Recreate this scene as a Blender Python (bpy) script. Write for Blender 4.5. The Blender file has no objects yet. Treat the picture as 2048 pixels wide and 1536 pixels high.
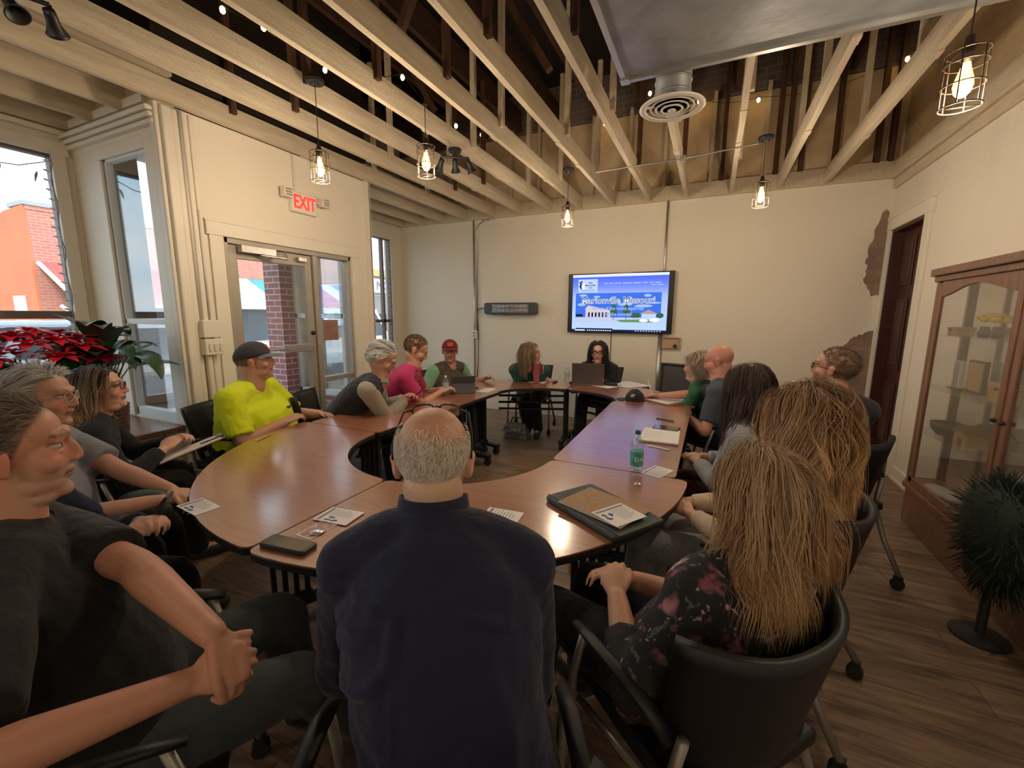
import bpy, bmesh, math, random
import numpy as np
from mathutils import Vector, Matrix, Quaternion, noise
random.seed(7); rng=np.random.default_rng(7)
SC=bpy.context.scene; COL=SC.collection
V=Vector; PI=math.pi
# ------------------------------------------------------------------ camera
F=849.0; PITCH=math.radians(9.19); ROLL=math.radians(.3155); YAW=math.radians(24.94); CH=1.55
_fw=V((-math.sin(YAW)*math.cos(PITCH),math.cos(YAW)*math.cos(PITCH),-math.sin(PITCH)))
_r0=V((math.cos(YAW),math.sin(YAW),0)); _u0=_r0.cross(_fw)
_r=_r0*math.cos(ROLL)+_u0*math.sin(ROLL); _u=-_r0*math.sin(ROLL)+_u0*math.cos(ROLL)
cd=bpy.data.cameras.new('camera'); cam=bpy.data.objects.new('camera',cd); COL.objects.link(cam); SC.camera=cam
cam.matrix_world=Matrix(((_r.x,_u.x,-_fw.x,0),(_r.y,_u.y,-_fw.y,0),(_r.z,_u.z,-_fw.z,CH),(0,0,0,1)))
cd.sensor_width=36; cd.lens=F/2048*36; cd.clip_start=.05; cd.clip_end=300
CO=V((0,0,CH))
def ray(x,y): return (_fw*F+_r*(x-1024)-_u*(y-768)).normalized()
def onz(x,y,z): d=ray(x,y); return CO+d*((z-CH)/d.z)     # point of the photo that lies at height z
def onY(x,y,Y): d=ray(x,y); return CO+d*(Y/d.y)
def onX(x,y,X): d=ray(x,y); return CO+d*(X/d.x)
def atD(x,y,D): d=ray(x,y); return CO+d*(D/d.dot(_fw))
# ------------------------------------------------------------------ view, sky, sun
SC.view_settings.view_transform='Standard'; SC.view_settings.look='None'; SC.view_settings.gamma=1
SC.view_settings.use_curve_mapping=False; SC.view_settings.exposure=0.38
W=bpy.data.worlds.new('sky'); SC.world=W; W.use_nodes=True; wn=W.node_tree; wn.nodes.clear()
def wnode(t,**k):
    n=wn.nodes.new(t)
    for a,b in k.items(): setattr(n,a,b)
    return n
wo=wnode('ShaderNodeOutputWorld'); wb=wnode('ShaderNodeBackground'); tc=wnode('ShaderNodeTexCoord')
mp=wnode('ShaderNodeMapping'); mp.inputs['Scale'].default_value=(1,1,3.2); mp.inputs['Location'].default_value=(.3,.8,.1)
nz=wnode('ShaderNodeTexNoise'); nz.inputs['Scale'].default_value=2.4; nz.inputs['Detail'].default_value=6; nz.inputs['Roughness'].default_value=.55
cr=wnode('ShaderNodeValToRGB'); cr.color_ramp.elements[0].position=.38; cr.color_ramp.elements[1].position=.62
cr.color_ramp.elements[0].color=(.50,.74,.93,1); cr.color_ramp.elements[1].color=(.93,.97,1.0,1)
wn.links.new(tc.outputs['Generated'],mp.inputs[0]); wn.links.new(mp.outputs[0],nz.inputs['Vector']); wn.links.new(nz.outputs['Fac'],cr.inputs[0])
wn.links.new(cr.outputs[0],wb.inputs[0]); wb.inputs[1].default_value=2.3; wn.links.new(wb.outputs[0],wo.inputs[0])
sd=bpy.data.lights.new('sun','SUN'); sun=bpy.data.objects.new('sun',sd); COL.objects.link(sun); sd.energy=2.6; sd.angle=math.radians(12); sd.color=(1,.95,.88)
sun.rotation_euler=V((-.35,-.55,-.75)).to_track_quat('-Z','Y').to_euler()
sun.rotation_euler=V((-.75,.45,-.6)).to_track_quat('-Z','Y').to_euler()
LAMP=V((1,.62,.30))
def lamp(p,e,col=(1,.80,.58),r=.05,name='bulb_or_fill_light'):
    l=bpy.data.lights.new(name,'POINT'); o=bpy.data.objects.new(name,l); COL.objects.link(o); o.location=p; l.energy=e; l.color=col; l.shadow_soft_size=r; return o
# ------------------------------------------------------------------ materials
M={}
def mat(name,col,rough=.6,metal=0,noise_amt=0,noise_scale=8,bump=0,bump_scale=60,emit=None,estr=1,trans=0,alpha=1,coat=0,stretch=(1,1,1),col2=None,spec=.5,attr=None,sheen=0,detail=5):
    m=bpy.data.materials.new(name); m.use_nodes=True; nt=m.node_tree; b=nt.nodes['Principled BSDF']; M[name]=m
    def inp(k,v): b.inputs[k].default_value=v
    inp('Base Color',(*col,1)); inp('Roughness',rough); inp('Metallic',metal); inp('Specular IOR Level',spec)
    if sheen: inp('Sheen Weight',sheen)
    if coat: inp('Coat Weight',coat); inp('Coat Roughness',.15)
    if trans: inp('Transmission Weight',trans); inp('IOR',1.45)
    if alpha<1: inp('Alpha',alpha)
    if emit: inp('Emission Color',(*emit,1)); inp('Emission Strength',estr)
    if noise_amt or bump:
        t=nt.nodes.new('ShaderNodeTexCoord'); mpn=nt.nodes.new('ShaderNodeMapping'); mpn.inputs['Scale'].default_value=stretch
        nt.links.new(t.outputs['Object'],mpn.inputs[0])
    src=None
    if attr:
        a=nt.nodes.new('ShaderNodeAttribute'); a.attribute_name=attr; src=a.outputs['Color']
    if noise_amt:
        n=nt.nodes.new('ShaderNodeTexNoise'); n.inputs['Scale'].default_value=noise_scale; n.inputs['Detail'].default_value=detail
        nt.links.new(mpn.outputs[0],n.inputs['Vector'])
        mx=nt.nodes.new('ShaderNodeMix'); mx.data_type='RGBA'
        r=nt.nodes.new('ShaderNodeMapRange'); r.inputs[1].default_value=.35; r.inputs[2].default_value=.65; r.inputs[4].default_value=noise_amt
        nt.links.new(n.outputs['Fac'],r.inputs[0]); nt.links.new(r.outputs[0],mx.inputs[0])
        if src: nt.links.new(src,mx.inputs[6])
        else: mx.inputs[6].default_value=(*col,1)
        mx.inputs[7].default_value=(*(col2 or tuple(c*.6 for c in col)),1)
        src=mx.outputs[2]
    if src: nt.links.new(src,b.inputs['Base Color'])
    if bump:
        n2=nt.nodes.new('ShaderNodeTexNoise'); n2.inputs['Scale'].default_value=bump_scale; n2.inputs['Detail'].default_value=4
        bp=nt.nodes.new('ShaderNodeBump'); bp.inputs['Strength'].default_value=bump; bp.inputs['Distance'].default_value=.02
        nt.links.new(mpn.outputs[0],n2.inputs['Vector']); nt.links.new(n2.outputs['Fac'],bp.inputs['Height']); nt.links.new(bp.outputs[0],b.inputs['Normal'])
    return m
def brick(name,c1,c2,mortar,scale=1.0,axis='x',rough=.85,bump=.6):
    m=mat(name,c1,rough); nt=m.node_tree; b=nt.nodes['Principled BSDF']
    t=nt.nodes.new('ShaderNodeTexCoord'); s=nt.nodes.new('ShaderNodeSeparateXYZ'); c=nt.nodes.new('ShaderNodeCombineXYZ')
    ad=nt.nodes.new('ShaderNodeMath'); ad.operation='ADD'
    nt.links.new(t.outputs['Object'],s.inputs[0]); nt.links.new(s.outputs[0],ad.inputs[0]); nt.links.new(s.outputs[1],ad.inputs[1])
    nt.links.new(ad.outputs[0],c.inputs[0]); nt.links.new(s.outputs[2],c.inputs[1])
    k=nt.nodes.new('ShaderNodeTexBrick'); k.inputs['Scale'].default_value=scale; k.inputs['Color1'].default_value=(*c1,1); k.inputs['Color2'].default_value=(*c2,1); k.inputs['Mortar'].default_value=(*mortar,1)
    k.inputs['Brick Width'].default_value=.22; k.inputs['Row Height'].default_value=.075; k.inputs['Mortar Size'].default_value=.008; k.inputs['Bias'].default_value=0
    nt.links.new(c.outputs[0],k.inputs['Vector'])
    n=nt.nodes.new('ShaderNodeTexNoise'); n.inputs['Scale'].default_value=3; n.inputs['Detail'].default_value=6
    mx=nt.nodes.new('ShaderNodeMix'); mx.data_type='RGBA'; mx.blend_type='MULTIPLY'; mx.inputs[0].default_value=.55
    nt.links.new(t.outputs['Object'],n.inputs['Vector']); nt.links.new(k.outputs['Color'],mx.inputs[6]); nt.links.new(n.outputs['Color'],mx.inputs[7])
    g=nt.nodes.new('ShaderNodeBrightContrast'); g.inputs['Bright'].default_value=.08; nt.links.new(mx.outputs[2],g.inputs[0]); nt.links.new(g.outputs[0],b.inputs['Base Color'])
    bp=nt.nodes.new('ShaderNodeBump'); bp.inputs['Strength'].default_value=bump; bp.invert=True; bp.inputs['Distance'].default_value=.01
    nt.links.new(k.outputs['Fac'],bp.inputs['Height']); nt.links.new(bp.outputs[0],b.inputs['Normal'])
    return m
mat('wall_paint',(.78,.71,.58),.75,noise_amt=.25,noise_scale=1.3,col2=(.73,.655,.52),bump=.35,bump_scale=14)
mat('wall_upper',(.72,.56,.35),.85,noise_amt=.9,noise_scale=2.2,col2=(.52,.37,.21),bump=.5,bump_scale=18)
mat('trim_paint',(.78,.72,.60),.55,noise_amt=.2,noise_scale=4,col2=(.66,.59,.46),bump=.15,bump_scale=30)
mat('joist_paint',(.74,.63,.46),.7,noise_amt=.55,noise_scale=6,col2=(.55,.43,.28),bump=.6,bump_scale=40,stretch=(6,.6,6))
mat('cool_trim',(.70,.72,.72),.45,noise_amt=.2,noise_scale=3,col2=(.60,.61,.60))
mat('dark_timber',(.085,.035,.016),.85,noise_amt=.8,noise_scale=6,col2=(.03,.014,.008),bump=.6,bump_scale=30,stretch=(5,.5,5))
mat('brown_stud',(.13,.055,.025),.85,noise_amt=.8,noise_scale=6,col2=(.06,.025,.012),bump=.5,stretch=(5,5,.6))
mat('roof_deck',(.02,.012,.009),.9,noise_amt=.6,noise_scale=3,col2=(.01,.006,.005))
brick('old_brick',(.16,.075,.04),(.09,.045,.028),(.22,.17,.12),bump=1.0)
brick('patch_brick',(.34,.17,.085),(.20,.10,.05),(.24,.16,.09),bump=2.0)
brick('red_brick',(.36,.06,.045),(.26,.045,.035),(.55,.45,.42))
brick('far_brick',(.62,.15,.07),(.50,.12,.06),(.56,.34,.26))
mat('orange_wall',(.66,.20,.085),.85,noise_amt=.6,noise_scale=.8,col2=(.52,.15,.07),bump=.3,bump_scale=4)
mat('black_metal',(.012,.012,.013),.45,noise_amt=.2,noise_scale=20)
mat('black_plastic',(.018,.018,.020),.42,bump=.06,bump_scale=300)
mat('chair_black',(.008,.008,.009),.5,bump=.1,bump_scale=250)
mat('chair_tube',(.34,.32,.28),.38,metal=.55,noise_amt=.15,noise_scale=20)
mat('rubber',(.01,.01,.01),.7)
mat('steel',(.55,.53,.50),.35,metal=.9,noise_amt=.2,noise_scale=15)
mat('galvanised',(.34,.35,.36),.50,metal=.55,noise_amt=.55,noise_scale=5,col2=(.18,.19,.20),bump=.35,bump_scale=5)
mat('conduit_paint',(.66,.62,.54),.5)
mat('bronze',(.05,.035,.022),.45,metal=.6)
mat('alu_frame',(.40,.36,.29),.45,metal=.35,noise_amt=.2)
mat('dark_frame',(.16,.12,.10),.5)
mat('door_wood',(.075,.020,.014),.42,noise_amt=.6,noise_scale=6,col2=(.04,.012,.009),stretch=(6,6,.5))
mat('oak',(.23,.105,.055),.4,noise_amt=.85,noise_scale=10,col2=(.13,.058,.032),stretch=(5,5,.5),coat=.3)
def glassm(name,refl=.06,tint=(1,1,1),rough=.01,body=0,bcol=(1,1,1)):
    m=bpy.data.materials.new(name); M[name]=m; m.use_nodes=True; nt=m.node_tree; nt.nodes.clear(); o=nt.nodes.new('ShaderNodeOutputMaterial'); t=nt.nodes.new('ShaderNodeBsdfTransparent'); g=nt.nodes.new('ShaderNodeBsdfGlossy'); x=nt.nodes.new('ShaderNodeMixShader'); l=nt.nodes.new('ShaderNodeLayerWeight')
    l.inputs['Blend'].default_value=.35; mm=nt.nodes.new('ShaderNodeMapRange'); mm.inputs[3].default_value=refl; mm.inputs[4].default_value=.38
    t.inputs[0].default_value=(*tint,1); g.inputs['Roughness'].default_value=rough; nt.links.new(l.outputs['Fresnel'],mm.inputs[0]); nt.links.new(mm.outputs[0],x.inputs[0]); nt.links.new(t.outputs[0],x.inputs[1]); nt.links.new(g.outputs[0],x.inputs[2]); last=x
    if body: d=nt.nodes.new('ShaderNodeBsdfDiffuse'); d.inputs[0].default_value=(*bcol,1); y=nt.nodes.new('ShaderNodeMixShader'); y.inputs[0].default_value=body; nt.links.new(x.outputs[0],y.inputs[1]); nt.links.new(d.outputs[0],y.inputs[2]); last=y
    nt.links.new(last.outputs[0],o.inputs[0]); return m
glassm('glass_clear',.03,(.98,.99,.99))
mat('exit_red',(.9,.05,.04),.4,emit=(1,.04,.03),estr=.9)
mat('white_plastic',(.75,.70,.60),.45)
mat('paper',(.80,.76,.74),.7)
mat('print_ink',(.25,.27,.33),.8)
mat('print_blue',(.06,.12,.30),.7)
mat('asphalt',(.20,.20,.21),.9,noise_amt=.4,noise_scale=4)
mat('sidewalk',(.50,.48,.45),.9,noise_amt=.4,noise_scale=3)
# wood laminate
def laminate():
    m=mat('laminate',(.40,.17,.07),.30); nt=m.node_tree; b=nt.nodes['Principled BSDF']
    t=nt.nodes.new('ShaderNodeTexCoord'); mpn=nt.nodes.new('ShaderNodeMapping'); mpn.inputs['Scale'].default_value=(1.2,22,22); mpn.inputs['Rotation'].default_value=(0,0,math.radians(25))
    n=nt.nodes.new('ShaderNodeTexNoise'); n.inputs['Scale'].default_value=3; n.inputs['Detail'].default_value=8; n.inputs['Distortion'].default_value=.4
    r=nt.nodes.new('ShaderNodeValToRGB'); r.color_ramp.elements[0].position=.32; r.color_ramp.elements[0].color=(.27,.100,.048,1); r.color_ramp.elements[1].position=.66; r.color_ramp.elements[1].color=(.37,.145,.070,1)
    nt.links.new(t.outputs['Object'],mpn.inputs[0]); nt.links.new(mpn.outputs[0],n.inputs['Vector']); nt.links.new(n.outputs['Fac'],r.inputs[0]); nt.links.new(r.outputs[0],b.inputs['Base Color'])
    b.inputs['Roughness'].default_value=.35; b.inputs['Coat Weight'].default_value=1.0; b.inputs['Coat IOR'].default_value=1.75; b.inputs['Coat Roughness'].default_value=.17
laminate()
def planks():
    m=mat('floor_planks',(.15,.11,.08),.42); nt=m.node_tree; b=nt.nodes['Principled BSDF']
    t=nt.nodes.new('ShaderNodeTexCoord'); k=nt.nodes.new('ShaderNodeTexBrick')
    k.inputs['Brick Width'].default_value=1.2; k.inputs['Row Height'].default_value=.18; k.inputs['Mortar Size'].default_value=.0015; k.inputs['Scale'].default_value=1
    k.inputs['Color1'].default_value=(.27,.195,.135,1); k.inputs['Color2'].default_value=(.22,.155,.11,1); k.inputs['Mortar'].default_value=(.05,.035,.025,1); k.inputs['Bias'].default_value=0
    mpn=nt.nodes.new('ShaderNodeMapping'); mpn.inputs['Scale'].default_value=(.9,7,1)
    n=nt.nodes.new('ShaderNodeTexNoise'); n.inputs['Scale'].default_value=2.6; n.inputs['Detail'].default_value=8; n.inputs['Distortion'].default_value=1.2; n.inputs['Roughness'].default_value=.6
    r=nt.nodes.new('ShaderNodeValToRGB'); r.color_ramp.elements[0].position=.35; r.color_ramp.elements[0].color=(.45,.43,.42,1); r.color_ramp.elements[1].position=.7; r.color_ramp.elements[1].color=(1.35,1.25,1.15,1)
    mx=nt.nodes.new('ShaderNodeMix'); mx.data_type='RGBA'; mx.blend_type='MULTIPLY'; mx.inputs[0].default_value=1
    nt.links.new(t.outputs['Object'],k.inputs['Vector']); nt.links.new(t.outputs['Object'],mpn.inputs[0]); nt.links.new(mpn.outputs[0],n.inputs['Vector']); nt.links.new(n.outputs['Fac'],r.inputs[0])
    nt.links.new(k.outputs['Color'],mx.inputs[6]); nt.links.new(r.outputs[0],mx.inputs[7]); nt.links.new(mx.outputs[2],b.inputs['Base Color'])
    b.inputs['Roughness'].default_value=.40
planks()
# ------------------------------------------------------------------ mesh builder
class MB:
    def __init__(s): s.v=[]; s.f=[]; s.m=[]; s.cm=0
    def add(s,vs,fs):
        o=len(s.v); s.v+= [tuple(p) for p in vs]; s.f+=[tuple(i+o for i in f) for f in fs]; s.m+=[s.cm]*len(fs); return s
    def box(s,c,d,rot=None):
        c=V(c); hx,hy,hz=d[0]/2,d[1]/2,d[2]/2
        vs=[V((x,y,z)) for x in(-hx,hx) for y in(-hy,hy) for z in(-hz,hz)]
        if rot is not None: vs=[rot@p for p in vs]
        return s.add([c+p for p in vs],[(0,1,3,2),(4,6,7,5),(0,4,5,1),(2,3,7,6),(0,2,6,4),(1,5,7,3)])
    def bb(s,a,b): a=V(a);b=V(b); return s.box((a+b)/2,[abs(q) for q in (b-a)])
    def tube(s,path,r,n=10,cap=True,flat=1,up=None):
        path=[V(p) for p in path]; N=len(path); rs=r if isinstance(r,(list,tuple)) else [r]*N
        vs=[];px=None
        for i,p in enumerate(path):
            t=(path[min(i+1,N-1)]-path[max(i-1,0)])
            if t.length<1e-9: t=V((0,0,1))
            t.normalize()
            if px is None:
                a=V(up) if up else (V((0,0,1)) if abs(t.z)<.9 else V((1,0,0))); px=(a-t*a.dot(t)).normalized()
            else:
                px=(px-t*px.dot(t)); 
                if px.length<1e-6: px=t.orthogonal()
                px.normalize()
            py=t.cross(px)
            for k in range(n):
                a=2*PI*k/n; vs.append(p+px*(math.cos(a)*rs[i]*flat)+py*(math.sin(a)*rs[i]))
        fs=[(i*n+k,i*n+(k+1)%n,(i+1)*n+(k+1)%n,(i+1)*n+k) for i in range(N-1) for k in range(n)]
        if cap: fs+=[tuple(range(n-1,-1,-1)),tuple((N-1)*n+k for k in range(n))]
        return s.add(vs,fs)
    def cyl(s,a,b,r0,r1=None,n=16): return s.tube([a,b],[r0,r0 if r1 is None else r1],n)
    def lathe(s,prof,c=(0,0,0),n=24,axis=None):
        c=V(c); vs=[]; N=len(prof)
        R=V((0,0,1)).rotation_difference(V(axis)).to_matrix() if axis is not None else Matrix.Identity(3)
        for (r,z) in prof:
            for k in range(n): a=2*PI*k/n; vs.append(c+R@V((r*math.cos(a),r*math.sin(a),z)))
        fs=[(i*n+k,i*n+(k+1)%n,(i+1)*n+(k+1)%n,(i+1)*n+k) for i in range(N-1) for k in range(n)]
        fs+=[tuple(range(n-1,-1,-1)),tuple((N-1)*n+k for k in range(n))]
        return s.add(vs,fs)
    def ell(s,c,r,rot=None,n=14,m=10):
        c=V(c); vs=[];
        for i in range(m+1):
            th=PI*i/m
            for k in range(n):
                a=2*PI*k/n; p=V((r[0]*math.sin(th)*math.cos(a),r[1]*math.sin(th)*math.sin(a),r[2]*math.cos(th)))
                vs.append(c+(rot@p if rot is not None else p))
        fs=[(i*n+k,(i+1)*n+k,(i+1)*n+(k+1)%n,i*n+(k+1)%n) for i in range(m) for k in range(n)]
        return s.add(vs,fs)
    def prism(s,poly,z0,z1,fn=None):
        n=len(poly); g=fn or (lambda x,y,z:(x,y,z))
        vs=[g(x,y,z0) for x,y in poly]+[g(x,y,z1) for x,y in poly]
        fs=[tuple(range(n-1,-1,-1)),tuple(range(n,2*n))]+[(i,(i+1)%n,n+(i+1)%n,n+i) for i in range(n)]
        return s.add(vs,fs)
    def quad(s,a,b,c,d): return s.add([a,b,c,d],[(0,1,2,3)])
    def xf(s,Mx): s.v=[tuple(Mx@V(p)) for p in s.v]; return s
    def build(s,name,m,parent=None,smooth=False,bevel=0,origin=None,weld=False):
        root=parent
        while root is not None and root.parent is not None: root=root.parent
        off=V(root.location) if root is not None else V((0,0,0))
        if parent is None:
            if origin is None:
                a=np.array(s.v); off=V(((a[:,0].min()+a[:,0].max())/2,(a[:,1].min()+a[:,1].max())/2,a[:,2].min()))
            else: off=V(origin)
        me=bpy.data.meshes.new(name); me.from_pydata([tuple(V(p)-off) for p in s.v],[],s.f)
        for mm in (m if isinstance(m,list) else [m]): me.materials.append(M[mm] if isinstance(mm,str) else mm)
        if isinstance(m,list): me.polygons.foreach_set('material_index',s.m)
        bm=bmesh.new(); bm.from_mesh(me)
        if weld: bmesh.ops.remove_doubles(bm,verts=bm.verts,dist=1e-5)
        bmesh.ops.recalc_face_normals(bm,faces=bm.faces); bm.to_mesh(me); bm.free()
        if smooth: me.polygons.foreach_set('use_smooth',[True]*len(me.polygons))
        o=bpy.data.objects.new(name,me); COL.objects.link(o)
        if parent is not None: o.parent=parent
        else: o.location=off
        if bevel:
            b=o.modifiers.new('bevel','BEVEL'); b.width=bevel; b.segments=2; b.limit_method='ANGLE'
        return o
def tag(o,label=None,cat=None,group=None,kind=None):
    if label: o['label']=label
    if cat: o['category']=cat
    if group: o['group']=group
    if kind: o['kind']=kind
    return o
def thing(name,label,cat,loc=(0,0,0),rz=0,group=None):
    o=bpy.data.objects.new(name,None); COL.objects.link(o); o.location=loc; o.rotation_euler=(0,0,rz); o.empty_display_size=.1
    return tag(o,label,cat,group)
def S(o): o['kind']='structure'; return o
def dup(root,loc=None,rz=None,label=None,group=None):
    def cp(o,par):
        c=o.copy(); COL.objects.link(c)
        if par is not None: c.parent=par
        for ch in list(o.children): cp(ch,c)
        return c
    r=cp(root,None)
    if loc is not None: r.location=loc
    if rz is not None: r.rotation_euler=(0,0,rz)
    if label: r['label']=label
    if group: r['group']=group
    return r
def text_mesh(name,s,size,m,parent,mtx,extrude=.0,offset=0,align='CENTER',bold=False):
    c=bpy.data.curves.new(name,'FONT'); c.body=s; c.size=size; c.extrude=extrude; c.offset=offset; c.align_x=align; c.align_y='CENTER'; c.resolution_u=3
    t=bpy.data.objects.new(name,c); COL.objects.link(t); bpy.context.view_layer.update()
    me=bpy.data.meshes.new_from_object(t); bpy.data.objects.remove(t)
    root=parent
    while root is not None and root.parent is not None: root=root.parent
    me.transform(Matrix.Translation(-V(root.location))@mtx if root is not None else mtx)
    me.materials.clear(); me.materials.append(M[m] if isinstance(m,str) else m)
    o=bpy.data.objects.new(name,me); COL.objects.link(o); o.parent=parent; return o
# ================================================================== SETTING
XL,XD,XR,YB=-5.05,-3.72,1.71,6.2; ZC=3.05; RY=-4.6
b=MB(); b.prism([(XD,4.0),(XL,4.0),(XL,YB+.1),(XR+.8,YB+.1),(XR+.8,RY),(XL,RY),(XL,1.95),(XD,1.95)],-.06,0); S(b.build('floor','floor_planks',weld=True))
def wallbox(name,a,c,m='wall_paint'): return S(MB().bb(a,c).build(name,m))
wallbox('wall_back',(XL,YB,0),(XR+.8,YB+.2,ZC+.02))
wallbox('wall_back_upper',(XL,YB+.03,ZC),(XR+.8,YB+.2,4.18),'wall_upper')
wallbox('wall_back_brick',(XL,YB+.05,4.14),(XR+.8,YB+.25,5.2),'old_brick')
wallbox('trim_ledger',(XL,YB-.04,ZC-.01),(XR,YB,ZC+.17),'joist_paint')
# right wall with a door opening
b=MB(); b.bb((XR,RY,0),(XR+.15,5.27,ZC+.1)); b.bb((XR,5.27,2.48),(XR+.15,6.11,ZC+.1)); b.bb((XR,6.11,0),(XR+.15,YB,ZC+.1)); S(b.build('wall_right','wall_paint'))
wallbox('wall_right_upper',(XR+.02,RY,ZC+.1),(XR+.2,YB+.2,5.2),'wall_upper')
b=MB(); b.bb((XR-.06,RY,ZC-.02),(XR,YB,ZC+.16)); b.bb((XR-.03,RY,ZC-.12),(XR,YB,ZC-.02)); S(b.build('trim_right_cornice','joist_paint',bevel=.01))
b=MB(); b.bb((XR-.02,1.0,0),(XR,5.15,.13)); b.bb((XR-.03,1.0,0),(XR,5.15,.03)); S(b.build('baseboard_right','trim_paint',bevel=.004))
b=MB(); b.bb((XL,YB-.015,0),(XR,YB,.12)); S(b.build('baseboard_back','trim_paint'))
b=MB(); b.bb((XR-.025,5.15,0),(XR,5.27,2.60)); b.bb((XR-.025,6.11,0),(XR,6.195,2.60)); b.bb((XR-.03,5.13,2.48),(XR,6.195,2.61)); b.bb((XR-.04,5.10,2.60),(XR,6.19,2.63))
S(MB().bb((XR,6.085,0),(XR+.099,6.109,2.478)).bb((XR,5.271,0),(XR+.099,5.29,2.478)).bb((XR,5.271,2.455),(XR+.099,6.109,2.479)).build('trim_door_jamb','door_wood')); S(b.build('trim_door_right','trim_paint',bevel=.004))
d=S(MB().bb((XR+.10,5.27,0),(XR+.14,6.11,2.48)).build('door_1','door_wood'))
b=MB()
for z0,z1 in((.2,.85),(1.0,1.75),(1.88,2.38)):
    for y0,y1 in((5.37,5.65),(5.73,6.01)):
        b.bb((XR+.085,y0,z0),(XR+.10,y1,z1)); b.bb((XR+.075,y0+.04,z0+.04),(XR+.09,y1-.04,z1-.04))
b.build('door_panel','door_wood',d,bevel=.006)
b=MB(); b.lathe([(.028,0),(.028,.006),(.012,.01),(.012,.03),(.026,.04),(.03,.055),(.02,.068)],(XR+.10,5.36,1.02),16,axis=(-1,0,0)); b.build('door_knob','bronze',d,smooth=True)
# left wall with the entrance door
b=MB(); t=.12
b.bb((XD-t,1.95,0),(XD,2.31,ZC)); b.bb((XD-t,2.31,2.18),(XD,3.68,ZC)); b.bb((XD-t,3.68,0),(XD,4.0,ZC)); S(b.build('wall_left','wall_paint'))
wallbox('wall_left_upper',(XD-t,1.95,ZC),(XD-.01,4.0,5.2),'roof_deck'); wallbox('wall_alcove_near_upper',(XL,1.97,ZC),(XD-t,2.03,5.2),'roof_deck'); wallbox('wall_alcove_far_upper',(XL,3.96,ZC+.05),(XD-t,4.02,5.2),'roof_deck')
b=MB()
for y0,y1,x in((1.93,2.0,.05),(2.0,2.045,.035),(2.06,2.10,.055),(2.115,2.15,.03)): b.bb((XD,y0,0),(XD+x,y1,ZC-.02))
b.bb((XD-.06,1.90,0),(XD+.02,1.96,ZC)); S(b.build('trim_corner_post','trim_paint',bevel=.012))
S(MB().bb((XD,3.93,0),(XD+.02,4.01,ZC)).bb((XD-t,4.0,0),(XD+.02,4.02,ZC)).build('trim_wall_end','trim_paint'))
b=MB(); f=XD+.02
b.bb((XD,2.19,0),(f,2.30,2.18)); b.bb((XD,3.69,0),(f,3.79,2.18)); b.bb((XD,2.17,2.18),(f+.005,3.80,2.30)); b.bb((XD,2.16,2.285),(f+.012,3.81,2.30)); S(b.build('trim_door_left','trim_paint',bevel=.004))
b=MB(); a0=XD-.10; a1=XD+.005
b.bb((a0,2.31,0),(a1,2.34,2.18)); b.bb((a0,3.65,0),(a1,3.68,2.18)); b.bb((a0,2.31,2.135),(a1,3.68,2.18)); b.bb((a0,3.18,0),(a1,3.235,2.135)); b.bb((a0+.02,3.235,.84),(a1-.01,3.65,.885)); b.bb((a0+.02,3.235,0),(a1-.01,3.65,.12))
S(b.build('window_frame_entrance','alu_frame',bevel=.004))
S(MB().bb((XD-.06,3.235,.12),(XD-.052,3.65,2.135)).build('window_1','glass_clear'))
d=S(MB().bb((XD-.07,2.345,0),(XD-.02,2.425,2.13)).bb((XD-.07,3.10,0),(XD-.02,3.175,2.13)).bb((XD-.07,2.425,2.02),(XD-.02,3.10,2.13)).bb((XD-.07,2.425,0),(XD-.02,3.10,.22)).build('door_2','alu_frame',bevel=.004))
MB().bb((XD-.05,2.425,.22),(XD-.044,3.10,2.02)).build('door_pane','glass_clear',d)
b=MB(); b.cyl((XD+.02,2.45,1.215),(XD+.02,3.12,1.225),.012,n=10); b.bb((XD-.02,2.80,1.18),(XD+.05,3.08,1.255)); b.cyl((XD-.02,2.46,1.215),(XD+.02,2.46,1.215),.014); b.build('push_bar','steel',d,bevel=.004)
b=MB(); b.bb((XD+.0,2.42,2.07),(XD+.06,2.74,2.13)); b.tube([(XD+.03,2.6,2.065),(XD+.12,2.80,2.05),(XD+.02,2.86,2.13)],.011,8); b.bb((XD-.0,3.0,2.06),(XD+.03,3.09,2.10)); b.build('door_closer','steel',d,bevel=.004)
MB().lathe([(.022,0),(.022,.012),(.012,.016),(.012,.03)],(XD-.02,3.14,1.36),14,axis=(1,0,0)).build('door_lock','bronze',d)
# entrance alcove: far return with brick knee wall, window and pier
b=MB(); b.bb((XL,3.97,-.1),(XD-t,4.06,.50)); S(b.build('wall_alcove_brick','red_brick'))
S(MB().bb((XL-.30,3.79,-.15),(XL,4.06,3.3)).build('wall_brick_pier','red_brick'))
b=MB()
for x in(-5.03,-4.62,-4.20,-3.86): b.bb((x-.025,3.975,.5),(x+.025,4.05,2.6))
b.bb((XL,3.975,.5),(XD-t,4.05,.57)); b.bb((XL,3.975,1.50),(XD-t,4.05,1.56)); b.bb((XL,3.975,2.55),(XD-t,4.05,3.05)); S(b.build('window_frame_alcove','cool_trim',bevel=.005))
mat('pier_paint',(.17,.13,.11),.7,noise_amt=.5,noise_scale=5); S(MB().bb((XL-.30,2.03,-.15),(XL,2.40,3.3)).build('wall_near_pier','pier_paint'))
S(MB().bb((XL,4.01,.57),(XD-t,4.015,2.55)).build('window_2','glass_clear'))
S(MB().bb((XL-.3,1.9,3.06),(XD-t,4.06,3.12)).build('ceiling_alcove','trim_paint'))
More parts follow.
